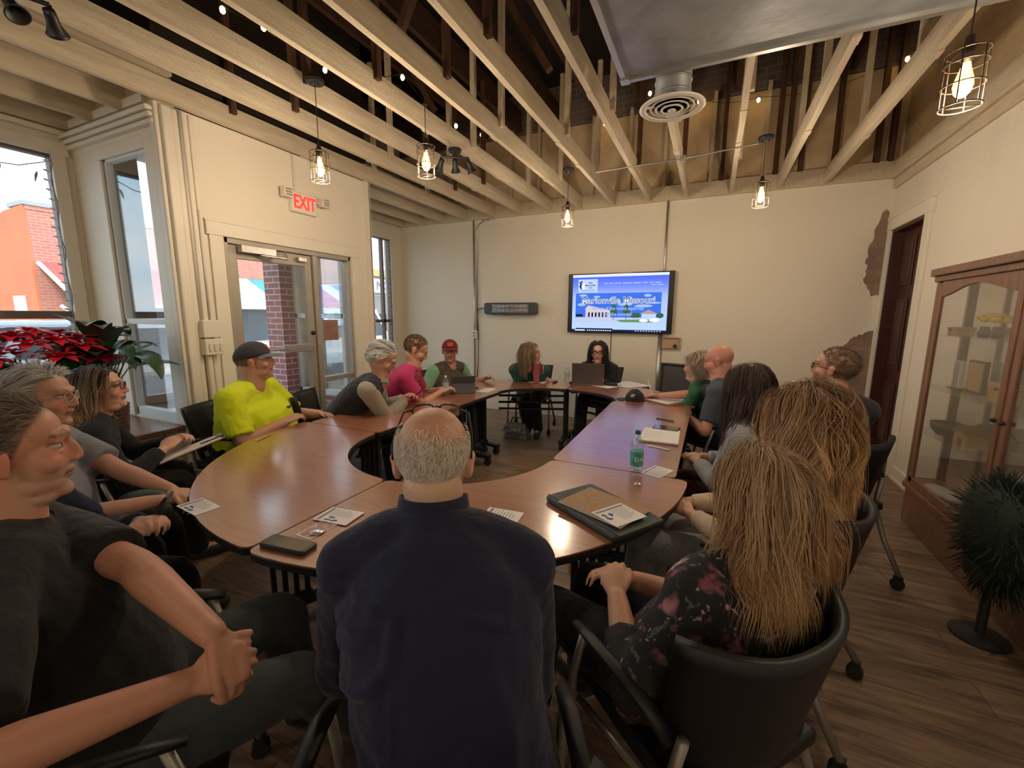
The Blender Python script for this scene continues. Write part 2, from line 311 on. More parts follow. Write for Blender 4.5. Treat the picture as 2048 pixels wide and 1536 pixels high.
# near return of the alcove: the tall side window
b=MB(); y0,y1=1.93,2.01
b.bb((XL-.1,y0,0),(-4.60,y1,ZC)); b.bb((-3.90,y0,0),(XD-.06,y1,ZC)); b.bb((-4.60,y0,2.80),(-3.90,y1,ZC)); b.bb((-4.60,y0,0),(-3.90,y1,.67)); S(b.build('wall_side_window','trim_paint'))
b=MB(); y=1.915
b.bb((-4.66,y,.66),(-4.57,1.935,2.77)); b.bb((-3.915,y-.004,.66),(-3.79,1.935,2.88)); b.bb((-4.66,y-.002,2.77),(-3.915,1.935,2.86))
for z,e in((2.90,.03),(2.94,.045),(2.98,.06)): b.bb((XL,y-e,z),(XD,1.95,z+.03))
S(b.build('trim_side_window','trim_paint',bevel=.006))
b=MB(); b.bb((-4.57,1.94,.67),(-4.545,1.99,2.78)); b.bb((-3.935,1.94,.67),(-3.91,1.99,2.78)); b.bb((-4.57,1.94,2.75),(-3.91,1.99,2.78)); b.bb((-4.57,1.94,1.46),(-3.91,1.99,1.505)); b.bb((-4.57,1.94,.67),(-3.91,1.99,.74)); b.bb((-3.99,1.945,.74),(-3.965,1.985,1.46)); S(b.build('window_frame_side','cool_trim',bevel=.004))
S(MB().bb((-4.56,1.965,.74),(-3.92,1.97,2.75)).build('window_3','glass_clear'))
# street wall, near bay (runs on behind the camera) and far bay
b=MB(); b.bb((XL-.15,RY,0),(XL,1.95,.72)); b.bb((XL-.15,RY,2.88),(XL,1.95,5.2)); b.bb((XL-.15,1.82,.72),(XL,1.95,2.88)); b.bb((XL-.15,RY,.72),(XL,RY+.2,2.88)); S(b.build('wall_street_near','trim_paint'))
b=MB()
for y in(1.82,.1,-1.6,-3.3): b.bb((XL-.02,y-.03 if y>1 else y-.06,.72),(XL+.03,y+.06,2.95))
b.bb((XL-.0,RY,2.84),(XL+.035,1.9,2.95)); b.bb((XL,RY,3.0),(XL+.06,1.93,3.04)); b.bb((XL-.0,RY,.66),(XL+.04,1.9,.74)); S(b.build('trim_street_near','trim_paint',bevel=.006))
b=MB(); b.bb((XL-.08,RY,1.50),(XL-.01,1.82,1.565)); b.bb((XL-.08,RY,2.82),(XL-.01,1.82,2.88)); b.bb((XL-.08,1.785,.72),(XL-.01,1.82,2.88)); S(b.build('window_frame_street','dark_frame'))
S(MB().bb((XL-.05,RY,.72),(XL-.045,1.8,2.86)).build('window_4','glass_clear'))
b=MB(); b.bb((XL-.15,4.0,0),(XL,YB,.62)); b.bb((XL-.15,4.0,2.84),(XL,YB+.2,5.2)); b.bb((XL-.15,5.93,.62),(XL,YB,2.84)); b.bb((XL-.15,4.0,.62),(XL,4.15,2.84)); S(b.build('wall_street_far','wall_paint'))
b=MB(); b.bb((XL,5.90,.64),(XL+.03,6.02,2.80)); b.bb((XL,4.06,2.80),(XL+.03,6.02,2.95)); b.bb((XL,4.06,.55),(XL+.05,6.02,.64)); S(b.build('trim_street_far','trim_paint',bevel=.005))
b=MB(); b.bb((XL-.08,5.72,.62),(XL-.02,5.76,2.84)); b.bb((XL-.08,5.89,.62),(XL-.0,5.93,2.84)); b.bb((XL-.08,4.15,2.79),(XL-.0,5.93,2.84)); b.bb((XL-.08,4.15,1.42),(XL-.02,5.93,1.47)); S(b.build('window_frame_far','dark_frame'))
S(MB().bb((XL-.05,4.15,.62),(XL-.045,5.9,2.82)).build('window_5','glass_clear'))
wallbox('wall_rear',(XL,RY-.15,0),(XR+.15,RY,5.2))
# display platform in the near bay
b=MB(); b.bb((XL,RY+.3,.61),(XD-.10,1.93,.65)); S(b.build('trim_window_bench_top','oak',bevel=.008))
b=MB(); b.bb((XL,RY+.3,0),(XD-.14,1.93,.61)); b.bb((XD-.14,RY+.3,.50),(XD-.12,1.93,.58)); 
for y in(1.85,.9,-.1,-1.1): b.bb((XD-.14,y-.04,.08),(XD-.12,y+.04,.5))
b.bb((XD-.14,RY+.3,0),(XD-.12,1.93,.08)); S(b.build('trim_window_bench','trim_paint'))
# ceiling: bays, header beams, white joists, dark attic
S(MB().bb((XL,RY,3.22),(XD+.1,2.0,3.25)).bb((XL,4.0,3.22),(XD,YB,3.25)).build('ceiling_bays','joist_paint'))
S(MB().bb((XL,1.93,ZC-.02),(XD,2.05,3.25)).bb((XL,3.95,ZC),(XD,4.06,3.25)).build('trim_bay_header','joist_paint',bevel=.01))
JX=[-4.98,-4.57,-4.12,-3.68,-3.18,-2.72,-2.25,-1.80,-1.34,-.87,-.41,.10,.60,1.06]
jn=0
for i,x in enumerate(JX):
    for (ya,yb) in ([(-1.2,1.93),(4.06,YB-.04)] if x<XD else [(-1.2 if x<-.6 else 2.78,YB-.04)]):
        jn+=1; b=MB(); n=14; w=.021; h=.155
        for k in range(n+1):
            y=ya+(yb-ya)*k/n; wx=x+.004*noise.noise(V((x*3,y*1.3,0))); hz=ZC+.003*noise.noise(V((x*5,y*2,4)))
            b.v+=[(wx-w,y,hz),(wx+w,y,hz),(wx+w,y,hz+h),(wx-w,y,hz+h)]
            if k:
                o=(k-1)*4
                for q in range(4): b.f.append((o+q,o+(q+1)%4,o+4+(q+1)%4,o+4+q)); b.m.append(0)
        b.f+=[(3,2,1,0),(n*4,n*4+1,n*4+2,n*4+3)]; b.m+=[0,0]
        if x>XD:
            for ky in (3.1+(i%3)*.35,4.4+(i%2)*.3):
                if ky>ya: b.bb((x-.023,ky,ZC-.008),(x+.023,ky+.09,ZC+.05))
        S(b.build('trim_joist_%d'%jn,'joist_paint'))
b=MB()
S(MB().bb((XL,RY,4.75),(XR+.2,YB+.2,4.80)).build('ceiling','roof_deck'))
for i,x in enumerate([-4.6,-3.95,-3.35,-2.78,-2.2,-1.62,-1.05,-.48,.08,.65,1.2]):
    S(MB().box((x,2.5,4.36),(.05,7.4,.28)).build('trim_rafter_%d'%(i+1),'dark_timber'))
# hangers and braces between joists and rafters
def stud(n,x,y,z0,z1,m,w=.04,dx=0): 
    b=MB(); b.tube([(x,y,z0),(x+dx,y,z1)],w/1.41,4,up=(1,1,0)); S(b.build('trim_%s'%n,m))
k=0
for i,x in enumerate(JX):
    if x<-3.7: continue
    for y in (2.35+(i*37%5)*.09,3.55+(i*53%7)*.1,4.9+(i*29%5)*.08):
        if x>-.6 and y<2.8: continue
        k+=1; stud('hanger_%d'%k,x+.035,y,ZC+.1,4.3,'joist_paint' if (y>3 and y<4.6) or y>5 else 'brown_stud',.045)
for i,(x,y) in enumerate([(-3.3,2.6),(-2.5,3.1),(-2.0,2.2),(-1.2,2.9),(-1.5,4.0),(-.6,3.3),(-2.9,4.2),(.3,3.9),(-.9,2.3),(-2.6,2.0)]):
    stud('brace_%d'%(i+1),x,y,3.75,4.55,'brown_stud',.06,dx=.5 if i%2 else -.5)
for i,x in enumerate((-4.4,-3.9,-3.4,-2.9,-2.45,-2.1,-1.65,-1.15,-.7,-.15,.42)):
    S(MB().bb((x-.02,YB-.05,ZC+.1),(x+.02,YB+.03,4.25)).build('trim_wall_stud_%d'%(i+1),'joist_paint'))
for i,x in enumerate((-.02,.55,.66,.80,1.12,1.50,1.62)):
    S(MB().bb((x-.022,YB-.06,ZC+.16),(x+.022,YB+.03,4.7)).build('trim_brown_stud_%d'%(i+1),'brown_stud'))
# exposed brick where the plaster has fallen off the back wall
def patch(name,pts):
    b=MB(); pp=[]; n=len(pts)
    for i in range(n):
        a=V((*pts[i],0)); c=V((*pts[(i+1)%n],0))
        for k in range(4):
            p=a.lerp(c,k/4); j=.018; pp.append((p.x+random.uniform(-j,j),p.y+random.uniform(-j,j)))
    pp=[(min(x,XR-.005),z) for x,z in pp]
    b.prism(pp,YB-.006,YB+.0,fn=lambda x,z,y:(x,y,z)); S(b.build(name,'patch_brick'))
patch('wall_back_patch_upper',[(1.66,2.74),(1.71,2.62),(1.71,1.83),(1.63,1.80),(1.54,1.95),(1.55,2.1),(1.52,2.2),(1.56,2.35),(1.57,2.52)])
patch('wall_back_patch_lower',[(1.71,1.42),(1.60,1.36),(1.50,1.30),(1.40,1.18),(1.30,1.04),(1.33,.86),(1.40,.6),(1.52,.42),(1.71,.34)])
# ================================================================== OUTSIDE
S(MB().bb((-60,-40,-.22),(-8.2,60,-.17)).build('ground_street','asphalt'))
b=MB(); b.bb((-8.2,-40,-.22),(XL-.01,60,-.05)); b.bb((XL-.01,2.01,-.22),(XD-t,3.97,-.03)); b.bb((-15.9,-40,-.22),(-14,60,-.05)); S(b.build('ground_sidewalk','sidewalk'))
mat('awning_red',(.62,.10,.09),.6); mat('awning_white',(.82,.80,.78),.6); mat('awning_teal',(.07,.33,.42),.6); mat('coping',(.35,.37,.38),.6); mat('tan_brick',(.50,.42,.33),.85,noise_amt=.5,noise_scale=4); mat('yellow_trim',(.62,.48,.20),.7); mat('slate',(.26,.26,.26),.8,noise_amt=.8,noise_scale=12); mat('dark_glass',(.05,.06,.07),.15); mat('shop_glass',(.22,.24,.26),.2); mat('bark',(.12,.08,.06),.9)
B1=thing('brick_building','red brick shop building across the street with stepped parapet and striped awning','building',(-16,5,-.17))
b=MB(); b.bb((-30,5.06,-.17),(-16,15.5,4.15)); b.bb((-16.7,5.04,4.15),(-15.98,5.75,4.30)); b.build('brick_wall','far_brick',B1)
b=MB(); b.prism([(-30,-.17),(-30,3.1),(-24,3.2),(-20,3.6),(-18,4.0),(-17.2,4.2),(-16,4.25),(-16,-.17)],5.0,5.06,fn=lambda x,z,y:(x,y,z)); b.build('side_wall','orange_wall',B1)
b=MB(); b.bb((-16.9,5.0,4.26),(-15.95,5.8,4.36)); b.bb((-16.2,5.8,4.15),(-15.95,15.5,4.25)); b.build('coping','coping',B1)
b=MB(); b.bb((-17.4,4.97,1.55),(-16.7,5.0,2.0)); b.build('window','cool_trim',B1)
b=MB(); b.bb((-15.99,6.4,2.75),(-15.96,7.4,2.95)); b.build('sign_band','coping',B1)
b=MB(); b.bb((-15.97,5.9,-.1),(-15.95,15.0,1.75)); b.build('shop_front','shop_glass',B1)
AW=thing('striped_awning','sloping metal awning striped red white and teal on the brick building','awning',(-14.5,9,1.8))
ys=5.15; cols=['awning_red']*5+['awning_white','awning_white','awning_teal','awning_white','awning_red','awning_red','awning_white','awning_teal']
for i,cn in enumerate(cols):
    y0=ys+i*.78; y1=y0+.78
    b=MB(); b.add([(-15.95,y0,2.85),(-15.95,y1,2.85),(-14.0,y1,1.78),(-14.0,y0,1.78),(-15.95,y0,2.80),(-15.95,y1,2.80),(-14.0,y1,1.73),(-14.0,y0,1.73)],[(0,1,2,3),(7,6,5,4),(0,4,5,1),(1,5,6,2),(2,6,7,3),(3,7,4,0)]); b.build('awning_panel',cn,AW)
b=MB(); b.tube([(-15.95,5.12,2.83),(-14.0,5.12,1.76)],.05,6); b.tube([(-14.0,5.1,1.74),(-14.0,15.3,1.74)],.05,6); b.build('awning_edge','awning_white',AW)
for y in(5.3,8.0,10.6,13.2):
    b=MB(); b.tube([(-14,y,-.1),(-14,y,1.74)],.06,6); b.tube([(-14,y,1.2),(-14,y+.55,1.72)],.04,6); b.tube([(-14,y,1.2),(-14,y-.55,1.72)],.04,6); b.build('awning_post','awning_white',AW)
B2=thing('tan_building','tan building with yellow cornice and scalloped shingle awning across the street','building',(-16,20,-.17))
b=MB(); b.bb((-26,15.6,-.17),(-16,24,3.6)); b.build('wall','tan_brick',B2); b=MB(); b.bb((-16.1,15.6,3.5),(-15.8,24,3.85)); b.build('cornice','yellow_trim',B2)
b=MB(); b.add([(-16,15.8,2.5),(-16,23.8,2.5),(-14.6,23.8,1.6),(-14.6,15.8,1.6)],[(0,1,2,3)]); b.add([(-16,15.8,2.5),(-14.6,15.8,1.6),(-16,15.8,1.6)],[(0,1,2)]); b.build('shingle_awning','slate',B2)
b=MB(); b.bb((-15.99,16,-.1),(-15.97,23.5,1.5)); b.build('shop_front','shop_glass',B2)
SG=thing('shop_sign','white oval shop sign with dark lettering above shingle awning','sign',(-15.9,18.2,2.7)); b=MB(); b.bb((-15.96,16.6,2.65),(-15.88,20.4,3.4)); b.build('sign_board','cool_trim',SG,bevel=.1)
text_mesh('lettering','MONEY',.62,'print_ink',SG,Matrix.Translation((-15.86,18.5,3.03))@Matrix(((0,0,1,0),(1,0,0,0),(0,1,0,0),(0,0,0,1))),extrude=.01)
B3=thing('far_brick_building','low brick building with red metal awning further down the street','building',(-17,44,-.17)); b=MB(); b.bb((-30,38,-.17),(-17,52,4.4)); b.build('wall','far_brick',B3)
b=MB(); b.add([(-17,38.4,3),(-17,51,3),(-15,51,2),(-15,38.4,2)],[(0,1,2,3)]); b.build('awning','awning_red',B3)
def tree(x,y,h,seed,label):
    r=random.Random(seed); b=MB()
    def br(p,d,L,rad,k):
        q=p+d*L; b.tube([p,p.lerp(q,.5)+V((r.uniform(-.04,.04),r.uniform(-.04,.04),0))*L,q],[rad,rad*.85,rad*.65],5)
        if k: 
            for _ in range(3 if k>1 else 3):
                nd=(d+V((r.uniform(-.7,.7),r.uniform(-.7,.7),r.uniform(-.1,.5)))).normalized(); br(q,nd,L*r.uniform(.6,.8),rad*.62,k-1)
    br(V((x,y,-.17)),V((0,0,1)),h*.32,.16,5); tag(b.build('bare_tree','bark',origin=(x,y,-.17)),label,'tree')
tree(-18.2,27,8,3,'bare winter tree rising behind the brick shop awning')
tree(-12.5,-12,9,5,'bare leafless tree along the street beyond the near shop window')
tree(-13,31,9,8,'bare leafless tree far down the street behind the tan building')
def car(x,y,col,label,L=4.6,H=1.72,up=True):
    mn='car_paint_%d'%len(M); mat(mn,col,.25,metal=.1,coat=.8)
    T=thing('car',label,'car',(x,y,-.17)); g=-.17
    b=MB(); sec=[(-L/2,.45,.62,.62),(-L/2+.15,.35,.85,.80),(-L*.28,.33,.98,.88),(-L*.08,.32,1.02,.9),(L*.3,.32,1.05,.9),(L/2-.1,.35,1.0,.86),(L/2,.5,.8,.7)]
    n=len(sec)
    for (yy,z0,z1,w) in sec: b.v+=[(x-w,y+yy,g+z0),(x+w,y+yy,g+z0),(x+w*1.0,y+yy,g+(z0+z1)/2),(x+w*.94,y+yy,g+z1),(x-w*.94,y+yy,g+z1),(x-w,y+yy,g+(z0+z1)/2)]
    for i in range(n-1):
        for q in range(6): b.f.append((i*6+q,i*6+(q+1)%6,(i+1)*6+(q+1)%6,(i+1)*6+q)); b.m.append(0)
    b.f+=[(5,4,3,2,1,0),tuple((n-1)*6+q for q in range(6))]; b.m+=[0,0]; b.build('body',mn,T,smooth=False,bevel=.05)
    b=MB(); y0,y1,y2,y3=(-L*.16,-L*.02,L*.40,L*.47) ; z=1.0
    b.v+=[(x-.84,y+y0,g+z),(x+.84,y+y0,g+z),(x+.84,y+y3,g+z),(x-.84,y+y3,g+z),(x-.66,y+y1,g+H),(x+.66,y+y1,g+H),(x+.66,y+y2,g+H),(x-.66,y+y2,g+H)]
    b.f+=[(0,1,5,4),(1,2,6,5),(2,3,7,6),(3,0,4,7),(4,5,6,7)]; b.m+=[0]*5; b.build('cabin',mn,T,bevel=.06)
    b=MB()
    for sx in(-1,1):
        for a,c in((.02,.33),(.37,.66),(.70,.95)):
            ya=y0+(y3-y0)*a;yb=y0+(y3-y0)*c; ta=y1+(y2-y1)*max(0,a-.02); tb=y1+(y2-y1)*c
            b.add([(x+sx*.83,y+ya+.05,g+z+.05),(x+sx*.83,y+yb,g+z+.05),(x+sx*.69,y+tb-.04,g+H-.1),(x+sx*.69,y+ta+.05,g+H-.1)],[(0,1,2,3)])
    b.v=[(px_+(.012 if px_>x else -.012),p_,q_) for px_,p_,q_ in b.v]
    b.add([(x-.72,y+y0-.0,g+z+.06),(x+.72,y+y0-.0,g+z+.06),(x+.6,y+y1-.05,g+H-.08),(x-.6,y+y1-.05,g+H-.08)],[(0,1,2,3)]); b.build('window','dark_glass',T)
    for yy in(-L*.31,L*.31):
        for sx in(-1,1): MB().lathe([(.2,-.1),(.33,-.1),(.35,-.06),(.35,.06),(.33,.1),(.2,.1)],(x+sx*.8,y+yy,g+.35),20,axis=(1,0,0)).build('wheel','rubber',T)
    return T
car(-10.6,9.0,(.74,.76,.78),'white sport utility vehicle parked outside the glass entrance door',4.8,1.85)
car(-9.9,2.1,(.40,.45,.52),'silver blue car parked outside the near shop window beside the poinsettia',4.6,1.6)
car(-10.5,21,(.55,.10,.10),'dark red car parked further down the street',4.5,1.5)
# ================================================================== TABLES
TZ=.74
def arc(cx,cy,rx,ry,a0,a1,n=20): return [(cx+rx*math.cos(math.radians(a0+(a1-a0)*k/n)),cy+ry*math.sin(math.radians(a0+(a1-a0)*k/n))) for k in range(n+1)]
def roundc(poly,idx,r):
    out=[]
    for i,p in enumerate(poly):
        if i in idx:
            a=V((*poly[i-1],0)); c=V((*poly[(i+1)%len(poly)],0)); P=V((*p,0)); u=(a-P); w=(c-P); rr=min(r,u.length*.9 if i-1 in idx else r,w.length*.9 if (i+1) in idx else r)
            A=P+u.normalized()*rr; B=P+w.normalized()*rr
            for k in range(6):
                t=k/5; q=A*(1-t)**2+P*2*t*(1-t)+B*t*t; out.append((q.x,q.y))
        else: out.append(p)
    return out
CX,CYN,CYF=-1.41,2.20,3.93
RO,RI=1.345,.635
FO,FI=1.22,.56      # far ring depth
def table(name,label,poly,legs,rails=()):
    cx=sum(p[0] for p in poly)/len(poly); cy=sum(p[1] for p in poly)/len(poly)
    T=thing(name,label,'table',(cx,cy,0),group='wood-topped modules of the oval conference table')
    b=MB(); b.prism(poly,TZ-.006,TZ); b.build('tabletop','laminate',T)
    c=V((cx,cy,0))
    b=MB(); b.prism(poly,TZ-.034,TZ-.006); b.build('edge_band','black_plastic',T,bevel=.003)
    for (x,y,a) in legs:
        b=MB(); ca,sa=math.cos(a),math.sin(a)
        R=Matrix.Rotation(a,3,'Z')
        for o in(-.075,-.025,.025,.075): b.box(V((x,y,.38))+R@V((o,0,0)),(.022,.035,.62),R)
        b.box(V((x,y,.69)),(.40,.05,.03),R); b.box(V((x,y,.675)),(.24,.06,.03),R); b.box(V((x,y,.095)),(.56,.06,.035),R); b.box(V((x,y,.12)),(.2,.05,.03),R)
        L=b.build('leg','black_metal',T,bevel=.004)
        for o in(-.25,.25):
            p=V((x,y,0))+R@V((o,0,0)); b=MB(); b.lathe([(.012,-.022),(.033,-.022),(.035,-.01),(.035,.01),(.033,.022),(.012,.022)],(p.x,p.y,.036),16,axis=(R@V((0,1,0)))); b.box((p.x,p.y,.07),(.045,.05,.03),R); b.build('caster','rubber',L)
    if rails:
        b=MB()
        for (p,q) in rails:
            for z in(.60,.52,.44): b.tube([V((*p,z)),V((*q,z))],.014,6)
        b.build('modesty_rail','black_metal',T)
    return T
g=.004
qa=[(CX-g,CYN-RO)]+arc(CX-g,CYN,RO,RO,-90,-180,26)[1:]+[(CX-RI,CYN-g)]+arc(CX-g,CYN,RI,RI,-180,-90,20)[1:]
qa=[(x,min(y,CYN-g)) for x,y in qa]; qa=roundc(qa,[0],.14); 
def rq(poly,r=.05):
    # round the four sharp corners of a quarter ring
    n=len(poly); idx=[]
    for i in range(n):
        a=V((*poly[i-1],0))-V((*poly[i],0)); c=V((*poly[(i+1)%n],0))-V((*poly[i],0))
        if a.length>1e-6 and c.length>1e-6 and a.angle(c)<math.radians(120): idx.append(i)
    out=[]
    for i,p in enumerate(poly):
        if i in idx:
            P=V((*p,0)); a=V((*poly[i-1],0))-P; c=V((*poly[(i+1)%n],0))-P
            A=P+a.normalized()*min(r,a.length*.8); B=P+c.normalized()*min(r,c.length*.8)
            for k in range(5):
                t=k/4; q=A*(1-t)**2+P*2*t*(1-t)+B*t*t; out.append((q.x,q.y))
        else: out.append(p)
    return out
def ring(sx,cy,ro,ri,sy,bo=None,bi=None):
    bo=bo or ro; bi=bi or ri; x0=CX+sx*g; y0=cy+sy*g
    o=[(x0+sx*ro*math.sin(t),y0+sy*bo*math.cos(t)) for t in [PI/2*k/24 for k in range(25)]]
    i=[(x0+sx*ri*math.sin(t),y0+sy*bi*math.cos(t)) for t in [PI/2*k/18 for k in range(18,-1,-1)]]
    p=o+i
    # drop points next to the corners so that they can be rounded
    return rq(p,.045)
def rotleg(a): return a
def legpos(ang,r=.99,cy=CYN,k=1): 
    a=math.radians(ang); return (CX+r*math.cos(a),cy+k*r*math.sin(a),a)
table('conference_table','quarter ring table module with cherry laminate top at the near left end',ring(-1,CYN,RO,RI,-1),[legpos(-165),legpos(-115)])
table('conference_table','quarter ring table module with cherry top in front of the bald man in navy shirt',ring(1,CYN,RO+.01,RI,-1),[legpos(-72),legpos(-18)])
table('conference_table','straight table module with cherry top on the right under the green capped bottle',rq([(CX+.64,CYN+g),(CX+1.30,CYN+g),(CX+1.30,CYF-g+.12),(CX+.60,CYF-g+.12)],.04),[(CX+.97,CYN+.22,0),(CX+.97,CYF-.15,0)],[((CX+.97,CYN+.25),(CX+.97,CYF-.2))])
table('conference_table','straight table module with cherry top on the left under the small tablet',rq([(CX-1.31,CYN+g),(CX-.64,CYN+g),(CX-.60,CYF-g+.1),(CX-1.30,CYF-g+.1)],.04),[(CX-.86,CYN+.15,0),(CX-.86,CYF-.18,0)],[((CX-1.05,CYN+.2),(CX-1.05,CYF-.2))])
table('conference_table','quarter ring table module with cherry top at the far left end under the pink tumbler',ring(-1,CYF+.1,RO-.02,RI-.02,1,FO-.1,FI-.1),[legpos(165,.97,CYF+.05,.8),legpos(97,.92,CYF,.98)],[((CX-.85,CYF+.55),(CX-.12,CYF+.86))])
table('conference_table','quarter ring table module with cherry top at the far right end under the laptop',ring(1,CYF+.12,RO-.02,RI-.02,1,FO-.12,FI-.12),[legpos(15,.97,CYF+.1,.8)],[((CX+.10,CYF+.86),(CX+.8,CYF+.5))])
# ================================================================== CHAIRS
def curve_sheet(b,fn,nu,nv,th):
    P=[[V(fn(u/nu,v/nv)) for v in range(nv+1)] for u in range(nu+1)]
    def nrm(u,v):
        a=P[min(u+1,nu)][v]-P[max(u-1,0)][v]; c=P[u][min(v+1,nv)]-P[u][max(v-1,0)]; return a.cross(c).normalized()
    o=len(b.v); W_=(nv+1)
    for u in range(nu+1):
        for v in range(nv+1): b.v.append(tuple(P[u][v]+nrm(u,v)*th/2))
    for u in range(nu+1):
        for v in range(nv+1): b.v.append(tuple(P[u][v]-nrm(u,v)*th/2))
    K=(nu+1)*W_
    for u in range(nu):
        for v in range(nv):
            i=o+u*W_+v; b.f+=[(i,i+1,i+W_+1,i+W_),(K+i,K+i+W_,K+i+W_+1,K+i+1)]; b.m+=[b.cm]*2
    for u in range(nu):
        for v in(0,nv): i=o+u*W_+v; b.f.append((i,i+W_,i+W_+K,i+K)); b.m.append(b.cm)
    for v in range(nv):
        for u in(0,nu): i=o+u*W_+v; b.f.append((i,i+1,i+1+K,i+K)); b.m.append(b.cm)
def make_chair():
    T=thing('office_chair','','chair')
    b=MB(); curve_sheet(b,lambda u,v:((u-.5)*.46,(v-.5)*.44+.02,.445+.018*(2*u-1)**2-.03*max(0,v-.8)**2*25*.3-.01*math.cos(PI*(v-.4))),10,8,.045); b.build('seat','chair_black',T,smooth=True,bevel=.01)
    def back(u,v):
        s=2*u-1; wd=.215+.045*v; z=.50+.36*v+.02*s*s*v
        return (s*wd, -.215-.075*v+.13*abs(s)**2.6, z-.03*(1-v)*0)
    b=MB(); curve_sheet(b,back,16,8,.022); b.build('backrest','chair_black',T,smooth=True)
    for s in(-1,1):
        b=MB(); b.tube([(s*.235,-.14,.60),(s*.262,-.10,.655),(s*.275,.0,.675),(s*.275,.12,.67),(s*.268,.2,.655)],[.028,.026,.022,.022,.016],10,flat=.6); b.build('armrest','chair_black',T,smooth=True)
        b=MB(); b.tube([(s*.268,.16,.65),(s*.272,.20,.50),(s*.275,.235,.20),(s*.278,.25,.075)],.0125,10); b.build('front_leg','chair_tube',T,smooth=True)
        b=MB(); b.tube([(s*.225,-.17,.62),(s*.235,-.14,.44),(s*.262,-.20,.25),(s*.285,-.30,.075)],.0145,10); b.tube([(s*.24,-.14,.43),(s*.26,.19,.41)],.011,8); b.build('rear_leg','chair_tube',T,smooth=True)
        for y in(.25,-.30):
            b=MB(); b.lathe([(.01,-.02),(.028,-.02),(.030,-.012),(.030,.012),(.028,.02),(.01,.02)],(s*.28,y,.031),16,axis=(1,0,0)); b.box((s*.28,y,.062),(.03,.035,.03)); b.build('caster','rubber',T)
    b=MB(); b.tube([(-.24,-.14,.42),(.24,-.14,.42)],.011,8); b.tube([(-.26,.18,.41),(.26,.18,.41)],.011,8); b.build('stretcher','chair_tube',T)
    return T
_ch=make_chair(); _first=[True]
CG='black office chairs around the conference table'
def chair(x,y,f,label):
    rz=math.atan2(f[1],f[0])-PI/2
    if _first[0]: o=_ch; _first[0]=False; o.location=(x,y,0); o.rotation_euler=(0,0,rz); o['label']=label; o['group']=CG; return o
    return dup(_ch,(x,y,0),rz,label,CG)
def mesh_chair(x,y,f):
    T=thing('mesh_office_chair','empty black office chair with mesh back beside woman in green sweater','chair',(0,0,0))
    mat('mesh_fabric',(.03,.03,.032),.6,alpha=.82)
    b=MB(); curve_sheet(b,lambda u,v:((u-.5)*.48,(v-.5)*.46+.02,.47+.02*(2*u-1)**2),8,8,.06); b.build('seat','chair_black',T,smooth=True)
    bf=lambda u,v:((2*u-1)*(.20+.05*v),-.22-.10*v+.03*abs(2*u-1)**2,.56+.42*v)
    b=MB(); curve_sheet(b,bf,8,8,.006); m=b.build('backrest_mesh','mesh_fabric',T,smooth=True)
    b=MB(); ed=[bf(0,k/6) for k in range(7)]+[bf(k/6,1) for k in range(1,7)]+[bf(1,1-k/6) for k in range(1,7)]+[bf(1-k/6,0) for k in range(1,7)]; b.tube(ed,.018,8); b.build('backrest_frame','black_plastic',T,smooth=True)
    for s in(-1,1):
        b=MB(); b.tube([(s*.24,-.18,.62),(s*.29,-.1,.69),(s*.30,.1,.70),(s*.29,.2,.68)],.02,8); b.tube([(s*.29,.05,.69),(s*.27,.03,.47)],.016,8); b.build('armrest','black_plastic',T,smooth=True)
    b=MB(); b.cyl((0,0,.10),(0,0,.45),.028); b.box((0,0,.43),(.2,.2,.03)); b.build('pedestal','black_metal',T)
    for k in range(5):
        a=2*PI*k/5; b=MB(); b.tube([(0,0,.10),(.29*math.cos(a),.29*math.sin(a),.075)],[.025,.016],8); L=b.build('base_leg','black_plastic',T)
        MB().ell((.29*math.cos(a),.29*math.sin(a),.03),(.028,.028,.028)).build('caster','rubber',L)
    T.location=(x,y,0); T.rotation_euler=(0,0,math.atan2(f[1],f[0])-PI/2)
